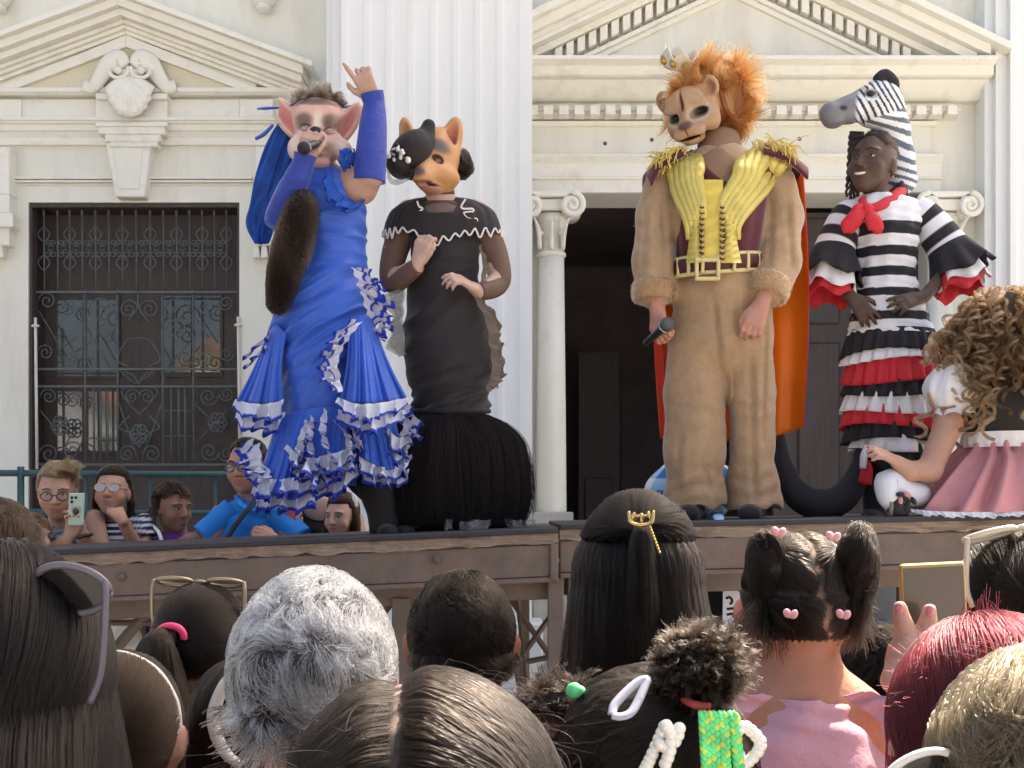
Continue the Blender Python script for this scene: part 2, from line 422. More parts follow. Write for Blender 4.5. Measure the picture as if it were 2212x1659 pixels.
# console brackets beside the window
for u0, u1 in ((-30, 20), (552, 600)):
    cs = part('console', pbox(u0, u1, 317, 420, YF - .12, YF + .01), M_trim)
    part('console_block', pbox(u0 - 6, u1 + 7, 460, 490, YF - .15, YF + .01), M_trim, cs)
    part('console_block', pbox(u0, u1, 420, 460, YF - .14, YF + .01), M_trim, cs)
    part('console_block', pbox(u0, u1, 490, 530, YF - .11, YF + .01), M_trim, cs)
    for k in range(3):
        part('gutta', prism([(X(u0 + 2 + k * 17), Z(534)), (X(u0 + 12 + k * 17), Z(534)), (X(u0 + 15 + k * 17), Z(562)), (X(u0 - 1 + k * 17), Z(562))][::-1], YF - .09, YF + .01), M_trim, cs, .004)
# medallion brackets high on the wall
for u in (-4, 570):
    o = mesh('drop_ornament', ball(W(u, -12, YF - .05), (S(30, YF), .1, S(30, YF))), M_trim, bld); 
    mesh('drop_tip', ball(W(u, 18, YF - .08), (S(16, YF), .07, S(9, YF))), M_trim, bld)
# ---------------- window with grille
win = part('window', join([box(WX0, WX1, YF + .25, YF + .29, WZ0, WZ1), ]), M_wood, bv=0)
win['label'] = 'tall dark window behind a scrolled iron grille'
part('reveal', join([box(WX0 - .001, WX0 + .02, YF + .02, YF + .25, WZ0, WZ1), box(WX1 - .02, WX1 + .001, YF + .02, YF + .25, WZ0, WZ1), box(WX0 + .02, WX1 - .02, YF + .02, YF + .25, WZ1 - .03, WZ1 + .001)]), M_wood, win, 0)
def wz(zx, zy):   # grille study crop -> 2212 px copy
    return (60 + zx / 1.8855) / 1.4756, (620 + zy / 1.8855) / 1.4756
for (x0, x1, y0, y1) in ((235, 385, 620, 1090), (410, 590, 620, 1090), (860, 1035, 610, 1080), (1055, 1210, 610, 1080), (235, 380, 1180, 1540), (420, 590, 1180, 1540)):
    a, b = wz(x0, y0), wz(x1, y1)
    p = W(a[0], a[1], YF + .24); q = W(b[0], b[1], YF + .24)
    pf = part('sash', join([box(p[0] - .02, q[0] + .02, YF + .235, YF + .248, p[2], p[2] + .02), box(p[0] - .02, q[0] + .02, YF + .235, YF + .248, q[2] - .02, q[2]), box(p[0] - .02, p[0], YF + .235, YF + .248, q[2], p[2]), box(q[0], q[0] + .02, YF + .235, YF + .248, q[2], p[2])]), M_wood, win, 0)
    pane = mesh('pane', box(p[0], q[0], YF + .2365, YF + .246, q[2], p[2]), M_glass, pf, False)
    pane.rotation_euler = (R(0), 0, R(0))
YG = YF + .10
grl = part('grille', join([box(WX0 + .01, WX1 - .01, YG - .012, YG + .012, Z(v) - .008, Z(v) + .008) for v in (wz(0, 572)[1], wz(0, 1040)[1], wz(0, 1145)[1], wz(0, 1620)[1])]), M_iron, win, 0)
def gw(zx, zy, y=YG): u, v = wz(zx, zy); return W(u, v, y)
xs = [150, 232, 305, 380, 460, 540, 622, 705, 788, 868, 948, 1025, 1102, 1175, 1248]
for i, x in enumerate(xs):
    mesh('bar', tube([gw(x, 105), gw(x + 4, 572)], .0065, 6, 2), M_iron, grl)
    mesh('spear', tube([gw(x, 75), gw(x, 135)], [.001, .011, .006], 6, 5), M_iron, grl)
    if i % 2 == 0:
        for cy, hh in ((238, 45), (408, 45)):
            P = [gw(x, cy - hh), gw(x - 36, cy), gw(x, cy + hh), gw(x + 36, cy), gw(x, cy - hh)]
            mesh('lozenge', tube(P, .005, 5, 17), M_iron, grl)
def spiral(cx, cy, r, turns, a0, sg=1, rad=.0055, n=30):
    t = np.linspace(0, 1, n); rr = r * (1 - .86 * t); an = R(a0) + sg * turns * 2 * np.pi * t
    P = np.array([gw(cx + a * math.cos(b), cy + a * math.sin(b)) for a, b in zip(rr, an)])
    return tube(P, rad, 5, n)
for i in range(len(xs) - 1):
    cx = (xs[i] + xs[i+1]) / 2
    for sg in (-1, 1):
        mesh('scroll', spiral(cx + sg * 16, 292, 22, 1.3, 90, sg, .0045, 20), M_iron, grl)
        mesh('scroll', spiral(cx + sg * 18, 355, 26, 1.3, -90, -sg, .0045, 20), M_iron, grl)
for cx, cy, r, a0, sg in ((170, 640, 55, 180, 1), (300, 690, 48, 0, -1), (500, 700, 85, 180, 1), (520, 825, 62, 90, -1), (660, 690, 60, 0, -1), (785, 690, 60, 180, 1), (945, 700, 85, 0, -1), (950, 815, 66, 180, 1), (1135, 670, 60, 0, 1), (1245, 650, 50, 180, -1),
                            (160, 950, 50, 180, 1), (310, 1000, 48, 0, -1), (1000, 985, 50, 0, 1), (1120, 985, 55, 180, -1), (1250, 960, 45, 0, 1),
                            (180, 1215, 52, 180, 1), (325, 1240, 50, 0, -1), (680, 1215, 48, 0, -1), (770, 1215, 48, 180, 1), (1140, 1215, 58, 0, 1), (1250, 1200, 45, 180, -1),
                            (180, 1560, 60, 180, 1), (320, 1540, 60, 0, -1), (650, 1560, 55, 0, -1), (800, 1560, 55, 180, 1), (1145, 1545, 60, 0, 1), (1250, 1560, 50, 180, -1)):
    mesh('scroll', spiral(cx, cy, r, 1.7, a0, sg), M_iron, grl)
for x in (395, 590, 862, 1045): mesh('bar', tube([gw(x, 572), gw(x + 8, 1640)], .009, 6, 2), M_iron, grl)
for x in (450, 490, 532, 915, 960, 998): mesh('bar', tube([gw(x, 1160), gw(x + 3, 1600)], .008, 6, 2), M_iron, grl)
for a, b in (((395, 1465), (590, 1465)), ((870, 1300), (1045, 1300)), ((870, 1450), (1045, 1450)), ((410, 800), (560, 1060)), ((250, 920), (350, 860)), ((700, 1140), (860, 1040)), ((700, 1140), (580, 1040)), ((600, 1250), (720, 1600)), ((860, 1250), (740, 1600)), ((1060, 740), (1140, 860)), ((1050, 1250), (1150, 1350)), ((1250, 1300), (1060, 1500)), ((130, 1300), (230, 1420)), ((330, 1420), (250, 1560)), ((900, 1030), (1030, 880)), ((120, 700), (240, 900))):
    mesh('brace', tube([gw(*a), gw(*b)], .005, 5, 2), M_iron, grl)
for cx, cy in ((250, 1390), (1195, 1370), (725, 1440)):
    for k in range(6):
        a = k * math.pi / 3
        mesh('rosette_loop', tube([gw(cx + 30 * math.cos(a) + 26 * math.cos(t), cy + 30 * math.sin(a) + 30 * math.sin(t)) for t in np.linspace(0, 6.28, 9)], .006, 5, 18), M_iron, grl)
# centre lyre curves
for sg in (-1, 1):
    for pts in (((720, 860), (720 + sg * 70, 880), (720 + sg * 130, 990), (720 + sg * 60, 1035)), ((725, 1320), (725 + sg * 60, 1260), (725 + sg * 110, 1180), (725 + sg * 40, 1150)), ((720, 1140), (720 + sg * 30, 1090), (720 + sg * 90, 1060)), ((725, 1520), (725 + sg * 50, 1440), (725 + sg * 120, 1400), (725 + sg * 60, 1330)), ((716, 580), (716 + sg * 6, 680), (716 + sg * 60, 760))):
        mesh('scroll', tube([gw(*p) for p in pts], .0055, 5, 22), M_iron, grl)
for zx, z0, z1 in ((100, 740, 1650), (1318, 735, 1540)):
    mesh('pale_rod', tube([W(*wz(zx, z0), YF - .02), W(*wz(zx + 10, z1), YF - .02)], .011, 8, 2), M_rod, win)
    mesh('rod_clip', ball(W(*wz(zx, z0 + 50), YF - .02), (.03, .02, .012)), M_rod, win)

# ---------------- big fluted pilaster
YP = 7.98
def pil(u0, u1, n, yp, label):
    x0, x1 = X(u0, yp), X(u1, yp); w = x1 - x0
    pr = [(x0, YF - .002), (x0, yp + .12), (x0 + w*.035, yp + .12), (x0 + w*.035, yp + .06), (x0 + w*.085, yp + .06), (x0 + w*.085, yp)]
    xa, xb = x0 + w*.10, x1 - w*.05
    pw = (xb - xa) / n
    for k in range(n):
        c = xa + pw * (k + .5)
        for t in np.linspace(-1, 1, 7): pr.append((c + t * pw * .40, yp + .007 * math.sqrt(max(0, 1 - t * t))))
    pr += [(x1 - w*.03, yp), (x1 - w*.03, yp + .05), (x1, yp + .05), (x1, YF - .002)]
    pr = np.array(pr); m = len(pr)
    zs = [.33, 14.0]
    V = np.concatenate([np.c_[pr[:, 0], pr[:, 1], np.full(m, z)] for z in zs])
    i = np.arange(m - 1)
    o = part('pilaster', (V, [np.c_[i, i + 1, i + 1 + m, i + m]]), M_pil, bv=0); o['label'] = label
    b = part('pilaster_base', box(x0 - .04, x1 + .07, yp - .05, YF - .001, .33, .95), M_plinth, o, .012)
    return o
pil(699, 1150, 8, YP, 'wide fluted white pilaster between the window and the doorway')
pil(2142, 2620, 8, 8.2, 'fluted cream pilaster at the right of the doorway')
# ---------------- right bay
rp = part('doorway_pediment', prism([(X(1000), Z(160)), (X(2110), Z(160)), (X(1575), Z(-95))], YF - .06, YF + .01), M_wall, bv=0)
rp['label'] = 'large triangular pediment with rows of dentils above the doorway'
RC, RV, RS = 1575, -138, .478
for off0, off1, p in ((0, 16, .36), (16, 38, .30), (38, 52, .25), (52, 62, .26), (62, 78, .17), (118, 128, .12), (128, 140, .09)):
    hw = 567 if off0 == 0 else 545 - off0 * 1.0
    rake('raking_cornice', RC, RV, min(hw, (158 - RV - off1) / RS + 22), RS, off0, off1, p, M_trim, rp)
den = None
for sgn in (-1, 1):
    for k in range(1, 20):
        du = 10 + k * 24.0
        v0 = RV + 80 + du * RS
        if v0 > 128: break
        u = RC + sgn * du
        a = [(u - 8, v0 - sgn * 8 * RS), (u + 8, v0 + sgn * 8 * RS), (u + 8, v0 + sgn * 8 * RS + 31), (u - 8, v0 - sgn * 8 * RS + 31)]
        part('dentil', prism([(X(p[0]), Z(p[1])) for p in a][::-1], YF - .15, YF + .01), M_trim, rp, .004)
    rake_b = None
moulding('cornice', 960, 2114, [(158, .30), (158, .34), (166, .345), (171, .30), (173, .27), (190, .27), (193, .25), (194, .20), (222, .10), (226, .08)])
moulding('cornice_bed', 985, 2060, [(226, .02), (226, .03), (249, .03), (250, .15), (252, .15), (253, .11), (256, .10), (262, .05)])
dparts = None
for k in range(32):
    u = 1006 + k * 33.6
    o = part('dentil', pbox(u, u + 21, 227, 247, YF - .17, YF - .06), M_trim, bld, .003)
moulding('frieze_fillet', 1000, 2018, [(266, .03), (266, .055), (274, .05), (277, .03)])
moulding('frieze', 1005, 2008, [(277, .0), (277, .03), (339, .03), (339, .0)], M_wall)
for u, v in ((1307, 310), (1408, 302), (1727, 300)):
    mesh('anchor_hole', ball(W(u, v, YF - .030), (S(4.5, YF), .006, S(4.5, YF)), 12, 8), M_dark, bld)
moulding('architrave', 1005, 2030, [(339, .03), (339, .085), (344, .085), (352, .06), (356, .05), (356, .045), (384, .045), (386, .055), (391, .05), (391, .03), (418, .03), (419, .0)])
for u0, u1, sg in ((1160, 1222, 1), (2010, 2072, -1)):
    yc = YF - .10
    x0, x1 = X(u0, yc), X(u1, yc)
    zc = Z(470, yc)
    n = 20; th = np.linspace(0, 2*np.pi, n, endpoint=False)
    cx, rx = (x0 + x1) / 2, (x1 - x0) / 2
    zz = np.array([.34, 1.4, 2.4, Z(545, yc)]); sc_ = np.array([1.14, 1.12, 1.04, .92])
    G = np.stack([np.c_[cx + rx * s * np.cos(th), yc + .08 + rx * s * np.sin(th), np.full(n, z)] for z, s in zip(zz, sc_)])
    col = mesh('door_column', capped(G), M_trim, bld)
    col['label'] = 'slender column with scrolled capital beside the doorway'
    mesh('necking', capped(np.stack([np.c_[cx + rx * s * np.cos(th), yc + .08 + rx * s * np.sin(th), np.full(n, Z(v, yc))] for v, s in ((552, .98), (549, 1.06), (544, 1.06), (541, .98))])), M_trim, col)
    mesh('capital_bell', capped(np.stack([np.c_[cx + rx * s * np.cos(th), yc + .08 + rx * s * np.sin(th), np.full(n, Z(v, yc))] for v, s in ((541, .92), (500, .95), (478, 1.1), (462, 1.25))])), M_trim, col)
    part('abacus', box(x0 - .05, x1 + .09, yc - .10, yc + .2, Z(432, yc), Z(420, yc)), M_trim, col)
    part('capital_echinus', box(x0 - .03, x1 + .05, yc - .07, yc + .2, Z(458, yc), Z(434, yc)), M_trim, col, .01)
    for s2 in (-1, 1):
        ccx = cx + s2 * (rx + .04); ccz = Z(450, yc)
        t = np.linspace(0, 1, 40); rr = .085 * (1 - .85 * t); an = R(90) - s2 * t * 2 * np.pi * 1.8
        P = np.c_[ccx + rr * np.cos(an), np.full(40, yc - .10), ccz + rr * np.sin(an)]
        mesh('volute', tube(P, [.022, .02, .012], 8, 40), M_trim, col)
        mesh('volute_drum', tube([(ccx, yc - .10, ccz), (ccx, yc + .15, ccz)], .075, 18, 2), M_trim, col)
    for k in range(3):
        mesh('capital_bud', ball((cx + rx * (k - 1) * .75, yc + .08 - rx * 1.0, Z(505 - (k == 1) * -22, yc)), (.022, .03, .022), 10, 8), M_trim, col)
        mesh('capital_leaf', tube([(cx + rx * (k - 1) * .8, yc + .08 - rx * .95, Z(540, yc)), (cx + rx * (k - 1) * .9, yc + .06 - rx * 1.0, Z(500, yc)), (cx + rx * (k - 1) * 1.2, yc + .02 - rx * 1.2, Z(478, yc))], [.03, .035, .012], 8, 10, squash=.5), M_trim, col)
    part('column_base', box(x0 - .03, x1 + .05, yc - .06, yc + .25, .331, Z(1106, yc)), M_stone, col, .008)
# ---- doorway: dark hall with a door leaf standing open
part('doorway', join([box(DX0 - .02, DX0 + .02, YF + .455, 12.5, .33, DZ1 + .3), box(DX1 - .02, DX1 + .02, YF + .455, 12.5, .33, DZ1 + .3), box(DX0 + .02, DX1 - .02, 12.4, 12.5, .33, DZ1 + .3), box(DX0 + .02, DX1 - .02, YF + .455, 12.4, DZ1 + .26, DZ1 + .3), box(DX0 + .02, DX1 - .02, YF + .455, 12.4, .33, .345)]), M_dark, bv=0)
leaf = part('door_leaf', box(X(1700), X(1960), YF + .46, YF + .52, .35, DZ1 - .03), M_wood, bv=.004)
for (a, b, c, d) in ((1725, 1815, 470, 700), (1845, 1935, 470, 700), (1725, 1815, 740, 1060), (1845, 1935, 740, 1060)):
    part('door_panel', pbox(a, b, c, d, YF + .435, YF + .462), M_wood, leaf, .012)
leaf2 = part('door_leaf', box(X(1300), X(1420), 11.5, 11.56, .35, 3.2), M_wood, bv=.004)
part('door_panel', box(X(1318), X(1400), 11.47, 11.51, .9, 2.0), M_wood, leaf2, .01)

# ---------------- houses across the square, behind the camera (the window panes mirror them)
def far_house(label, x0, x1, y, h, gable, m_):
    t = thing('house', label, 'house', ((x0 + x1) / 2, y, 0))
    mesh('wall', prism([(x0, 0), (x1, 0), (x1, h), ((x0 + x1) / 2, h + gable), (x0, h)], y - 6, y), m_, t, False)
    xm = (x0 + x1) / 2
    for sg in (-1, 1):
        xe = x0 - .4 if sg < 0 else x1 + .4; zz = h - .4 * gable / (xm - x0)
        mesh('roof', prism([(xm, h + gable + .02), (xe, zz + .02), (xe, zz + .2), (xm, h + gable + .22)] if sg < 0 else [(xm, h + gable + .22), (xe, zz + .2), (xe, zz + .02), (xm, h + gable + .02)], y - 6.3, y + .4), M_tile, t, False)
    n_ = max(2, int((x1 - x0) / 2))
    for i in range(n_):
        for j in range(2):
            cx = x0 + (i + .5) * (x1 - x0) / n_; z0 = .9 + j * (h * .48)
            w_ = mesh('window', box(cx - .5, cx + .5, y - .02, y + .06, z0, z0 + 1.5), M_trim, t, False)
            mesh('pane', box(cx - .4, cx + .4, y + .055, y + .075, z0 + .1, z0 + 1.4), M_glass, w_, False)
M_tile = mat('clay_tile', (.30, .13, .08), .85, bump=.02, bscale=12, var=.25)
far_house('pale yellow gabled house across the square', -14.2, -9.6, -30, 6.0, 2.2, mat('house_yellow', (.62, .50, .28), .8, var=.06))
far_house('grey gabled house across the square', -21.0, -15.2, -32, 5.2, 1.8, mat('house_grey', (.42, .41, .40), .8, var=.06))
far_house('white gabled house across the square', -7.5, -1.0, -36, 7.0, 2.4, mat('house_white', (.7, .69, .66), .8, var=.06))
# ---------------- railing in front of the building
rail = thing('green_railing', 'dark green painted metal railing behind the spectators', 'railing', (-2, 7.2, .33))
YR = 7.2
for v in (1022, 1106): mesh('rail', tube([W(-300, v - 2, YR), W(640, v + 4, YR)], .02, 8, 2), M_green, rail)
for k, u in enumerate(range(-95, 640, 70)):
    mesh('baluster', tube([W(u, 1022, YR), W(u + 2, 1480, YR)], .012, 8, 2), M_green, rail)
for u in (-240, 45, 636):
    mesh('post', tube([W(u, 1008, YR), np.array([X(u, YR), YR, .33])], .022, 8, 2), M_green, rail)

# ================================================================ stage
M_rust = mat('rusty_steel', (.14, .105, .085), .6, bump=.0012, bscale=60, var=.3, vscale=9, metal=.2, dirt=((.20, .125, .09), 7, .45, .7, .7))
M_ply = mat('weathered_plywood', (.27, .20, .15), .85, bump=.006, bscale=25, var=.4, vscale=12, stretch=(1, 4, 9))
M_mat = mat('black_stage_cover', (.028, .026, .032), .6, bump=.002, bscale=15, var=.2)
def ez(u0, v0, d0, u1, v1, d1): return W(u0, v0, d0), W(u1, v1, d1)
def slope_box(p, q, dy0, dy1, dz0, dz1):
    """box along the line p->q, offset in y and z, ends vertical"""
    V = []
    for e in (p, q):
        for dy in (dy0, dy1):
            for dz in (dz0, dz1): V.append((e[0], e[1] + dy, e[2] + dz))
    return np.array(V), [np.array([(0,1,3,2),(4,6,7,5),(0,4,5,1),(2,3,7,6),(0,2,6,4),(1,5,7,3)])]
def ragged(p, q, dy0, dy1, dz0, dz1, n=90, amp=.006, seed=1):
    g = np.random.default_rng(seed); t = np.linspace(0, 1, n)[:, None]; L = p * (1 - t) + q * t
    ring = []
    for dy, dz, ay, az in ((dy0, dz0, 1, 1), (dy0, dz1, 1, 0), (dy1, dz1, 0, 0), (dy1, dz0, 0, 0), (dy0, (dz0 + dz1) / 2, 1.6, 0)):
        w = g.normal(size=n); w = np.convolve(w, [.25, .5, .25], 'same')
        ring.append(L + np.c_[np.zeros(n), dy + ay * amp * w, dz + az * amp * np.convolve(g.normal(size=n), [.2, .6, .2], 'same')])
    order = [0, 4, 1, 2, 3]
    G = np.stack([ring[k] for k in order], 1)
    return capped(G[:, ::-1])
def platform(p, q, label, seed, depth=1.35):
    L = (q[0] - p[0])
    base = np.array([(p[0] + q[0]) / 2, p[1] + .5, 0])
    st = thing('stage_platform', label, 'stage', base, 'stage platforms on steel legs')
    bevel(mesh('deck_cover', slope_box(p, q, -.012, depth, -.022, 0), M_mat, st, False), .004)
    mesh('plywood_deck', ragged(p, q, .004, depth - .01, -.062, -.022, seed=seed), M_ply, st, False)
    fb = bevel(mesh('front_beam', slope_box(p, q, .012, .05, -.185, -.0625), M_rust, st, False), .004)
    bevel(mesh('beam_flange', slope_box(p, q, .0, .09, -.205, -.1855), M_rust, st, False), .004)
    bevel(mesh('lower_channel', slope_box(p, q, .10, .14, -.275, -.2055), M_rust, st, False), .003)
    bevel(mesh('rear_beam', slope_box(p, q, depth - .06, depth - .02, -.185, -.0625), M_rust, st, False), .004)
    return st, fb
PL, QL = W(-120, 1197, 4.42), W(1206, 1139, 4.5)
PR_, QR_ = W(1209, 1132, 4.53), W(2620, 1101, 4.62)
stL, fbL = platform(PL, QL, 'weathered stage platform under the blue and black gowned performers', 3)
stR, fbR = platform(PR_, QR_, 'weathered stage platform under the costumed lion and zebra', 5)
for u, v in ((262, 1245), (943, 1208)):
    mesh('bolt_hole', ball(W(u, v, 4.447 if u < 500 else 4.483), (.016, .012, .016), 14, 8), M_dark, fbL)
bevel(mesh('corner_bracket', box(QL[0] - .03, QL[0] - .002, QL[1] - .006, QL[1] + .011, QL[2] - .20, QL[2] - .06), M_rust, stL, False), .004)
def leg(st, u, vt, d, w=.055):
    p = W(u, vt, d)
    o = mesh('leg', box(p[0] - w/2, p[0] + w/2, d - w/2, d + w/2, 0, p[2]), M_rust, st, False); bevel(o, .004); return o
def strut(st, a, b, r=.016):
    mesh('brace', tube([a, b], r, 4, 2), M_rust, st, False)
zt = lambda u: 1197 - (u + 120) * .0437
leg(stL, 1200, 1215, 4.58, .06); leg(stL, 868, 1290, 4.6, .07); leg(stL, -60, 1290, 4.6, .07); leg(stL, 1132, 1290, 5.6, .05); leg(stL, 300, 1290, 5.6, .05)
leg(stR, 1238, 1215, 4.62, .045); leg(stR, 1800, 1250, 4.62, .06); leg(stR, 2400, 1250, 4.66, .06); leg(stR, 1950, 1250, 5.75, .05)
for a, b in (((150, 1300), (262, 1420)), ((345, 1290), (235, 1420)), ((100, 1345), (360, 1345)), ((560, 1300), (700, 1500)), ((840, 1300), (700, 1500))):
    strut(stL, W(*a, 4.6), W(*b, 4.6), .022 if a[1] != b[1] else .012)
for a, b in (((1100, 1290), (1190, 1420)), ((1190, 1330), (1090, 1470)), ((1085, 1440), (1195, 1418)), ((1090, 1290), (1135, 1560)), ((1118, 1290), (1150, 1560))):
    strut(stL, W(*a, 5.0), W(*b, 5.0), .012)
for a, b in (((2060, 1260), (1980, 1390)), ((1960, 1395), (2110, 1370)), ((1500, 1300), (1700, 1520)), ((2300, 1270), (2160, 1480))):
    strut(stR, W(*a, 4.66), W(*b, 4.66), .02)
# ================================================================ people: tools
def hframe(yaw=0, pitch=0, roll=0):
    """columns: image-right, facing, up. yaw>0 looks to image right, pitch>0 looks up"""
    y, p, r = R(yaw), R(pitch), R(roll)
    f = np.array([math.sin(y) * math.cos(p), -math.cos(y) * math.cos(p), math.sin(p)])
    x = np.array([math.cos(y), math.sin(y), 0.]); up = np.cross(x, f) * -1
    if up[2] < 0: up = -up
    x2 = x * math.cos(r) + up * math.sin(r); u2 = up * math.cos(r) - x * math.sin(r)
    return np.stack([x2, f, u2], 1)
def face(s, c, H, k=1.0, fem=1.0):
    """add a head with a face to an SDF; c is the centre between the ears, H a frame, k the scale"""
    L = lambda x, f, z: c + H @ (np.array([x, f, z]) * k)
    E = lambda p, r, kk=.02, op='+': s.ell(L(*p), np.array(r) * k, H, kk * k, op)
    E((0, -.012, .035), (.074, .094, .088), .03); E((0, .03, -.015), (.066, .066, .085), .04)
    E((0, .045, -.065), (.046 * fem, .045, .04), .03); E((0, .066, -.093), (.024, .022, .02), .02)
    for sx in (-1, 1):
        E((sx * .043, .06, -.03), (.026, .024, .026), .02)
        E((sx * .034, .098, .012), (.021, .016, .010), .010, '-')
        E((sx * .032, .082 - .006 * (fem < 1), .034), (.028, .016, .009), .012)
        E((sx * .076, -.012, -.005), (.011, .02, .032), .008)
    s.cap(L(0, .088, .022), L(0, .112, -.022), .008 * k, .0135 * k, .010 * k)
    for sx in (-1, 1): E((sx * .013, .1, -.026), (.009, .01, .008), .006)
    E((0, .092, -.05), (.025, .010, .006), .005); E((0, .090, -.063), (.021, .011, .007), .005)
    E((0, .108, -.057), (.024, .011, .0022), .003, '-')
    return L
def face_cols(V, c, H, k, skin, lip=(.36, .12, .11)):
    q = ((V - c) @ H) / k
    col = np.tile(np.array(skin), (len(V), 1))
    def spot(p, r, cc, a=1):
        w = a * np.exp(-(((q - np.array(p)) / np.array(r)) ** 2).sum(1) ** 2)
        col[:] = col * (1 - w[:, None]) + np.array(cc) * w[:, None]
    spot((0, .095, -.057), (.028, .03, .0125), lip, .85)
    for sx in (-1, 1):
        spot((sx * .045, .08, -.03), (.03, .03, .025), np.array(skin) * (1.05, .8, .75), .5)
        spot((sx * .034, .085, .012), (.024, .03, .014), np.array(skin) * .78, .5)  # eye sockets darkened in the skin colour, in place of shade
    return col
M_eye = mat('eye_white', (.42, .39, .36), .3)
M_iris = mat('eye_dark', (.025, .016, .012), .15)
M_brow = mat('brow_hair', (.03, .022, .018), .8)
def face_bits(L, parent, k, brow=True, open_=1.0, bw=1.0):
    for sx in (-1, 1):
        e = mesh('eye', ball(L(sx * .033, .078, .011), np.array((.0112, .0112, .0058 * open_)) * k, 12, 8), M_eye, parent)
        mesh('iris', ball(L(sx * .033, .0865, .011), np.array((.0056, .0042, .0050 * open_)) * k, 10, 6), M_iris, e)
        if brow: mesh('eyebrow', tube([L(sx * .014, .099, .031), L(sx * .034, .098, .037), L(sx * .055, .082, .030)], [.003 * k * bw, .0042 * k * bw, .002 * k * bw], 6, 9), M_brow, parent)
def hand(s, wrist, d, n, side, curl=(20, 25, 30, 35), thumb=30, k=1.0, spread=7, rk=.006, tcurl=20):
    """wrist point, d = direction to the fingers, n = back-of-hand normal, side=+1/-1 thumb side (x = cross(d,n)*side)"""
    d = nrm(np.array(d, float)); n = np.array(n, float); n = nrm(n - (n @ d) * d); x = np.cross(d, n) * side
    w = np.array(wrist, float)
    pt = lambda a, b, c: w + (d * a + x * b + n * c) * k
    s.chain([pt(-.02, 0, 0), pt(.02, 0, 0)], [.025 * k, .024 * k], .01)
    for b in (-.026, -.009, .009, .026): s.cap(pt(.02, b * .7, 0), pt(.082, b, 0), .014 * k, .0115 * k, .012)
    for i, (b, L_) in enumerate(((.027, .070), (.009, .080), (-.010, .074), (-.027, .058))):
        a0 = R(spread * (1.5 - i)); c = R(curl[i]); p = pt(.086, b, 0); ang = c * .7
        dd = d * math.cos(a0) + x * math.sin(a0)
        for seg, (fr, ra, rb) in enumerate(((.46, .0098, .0092), (.31, .0090, .0082), (.25, .0080, .0068))):
            q = p + (dd * math.cos(ang) - n * math.sin(ang)) * L_ * fr * k
            s.cap(p, q, ra * k, rb * k, rk * k); p = q; ang += c * (1.15 if seg == 0 else .8)
    t0 = R(thumb); p = pt(.025, .024, -.004); dd = d * math.cos(t0) + x * math.sin(t0)
    for seg, (l, ra, rb) in enumerate(((.036, .014, .011), (.030, .0105, .009), (.024, .009, .007))):
        an = R(tcurl) * seg
        q = p + (dd * math.cos(an) - (x * .7 * math.sin(an) - d * 0) - n * .6 * math.sin(an)) * l * k
        s.cap(p, q, ra * k, rb * k, rk * k); p = q
    return s
def garment(rows, d0, m=60, n=96, fold=None, front=None):
    """rows (v, uL, uR, dy, ry): closed rings at image height v, depth centre d0+dy, depth radius ry"""
    A = spline(np.array(rows, float), m)
    th = np.linspace(0, 2 * np.pi, n, endpoint=False)
    G = np.zeros((m, n, 3))
    for i, (v, l, r_, dy, ry) in enumerate(A):
        d = d0 + dy; c = W((l + r_) / 2, v, d); rx = S((r_ - l) / 2, d)
        k = np.ones(n)
        G[i] = np.c_[c[0] + rx * np.cos(th), d + ry * np.sin(th), np.full(n, c[2])]
    if fold is not None:
        N = np.stack([np.cos(th), np.sin(th), np.zeros(n)], -1)[None]
        t = np.linspace(0, 1, m)[:, None]
        G = G + N * fold(th[None, :], t, A)[..., None]
    return G
def strip(P, D, O, width, waves, amp, flare=0., nt=7, seed=0, jag=.25, ns=None, curl=.0):
    """ruffle along P (k,3): D falls, O outward. returns grid (nt, ns) and colour parameter t"""
    g = np.random.default_rng(seed)
    ns = ns or int(waves * 20)
    P = spline(P, ns); D = nrm(spline(D, ns)) if np.ndim(D) > 1 else np.tile(nrm(np.array(D, float)), (ns, 1))
    O = nrm(spline(O, ns)) if np.ndim(O) > 1 else np.tile(nrm(np.array(O, float)), (ns, 1))
    T = nrm(np.gradient(P, axis=0)); s = np.linspace(0, 1, ns)
    ph = 2 * np.pi * waves * s + np.cumsum(g.normal(size=ns)) * jag * 2.2 / math.sqrt(ns) + g.uniform(0, 6)
    am = amp * (1 + .5 * np.sin(ph * .37 + 1)) ; wv = width * (1 + .18 * np.sin(ph * .29 + g.uniform(0, 6)))
    wv = wv * np.clip(np.minimum(s, 1 - s) / .10, .25, 1) ** .6; am = am * np.clip(np.minimum(s, 1 - s) / .08, .3, 1)
    t = np.linspace(0, 1, nt)[:, None, None]
    G = P[None] + D[None] * wv[None, :, None] * t + O[None] * (flare * t + (am * np.sin(ph))[None, :, None] * (.35 + .65 * t ** .8) + curl * t ** 3) + T[None] * (am * .7 * np.cos(ph * 1))[None, :, None] * t
    G = G + D[None] * (.25 * am * np.cos(2 * ph))[None, :, None] * t ** 3
    return G
def edge_cols(G, body, edge, e0=.82):
    nt, ns = G.shape[:2]; t = np.linspace(0, 1, nt)[:, None] * np.ones((1, ns))
    w = (t > e0).astype(float).ravel()[:, None]
    return np.array(body) * (1 - w) + np.array(edge) * w
def thick(o, t=.003):
    m = o.modifiers.new('thickness', 'SOLIDIFY'); m.thickness = t; m.offset = 0; return o
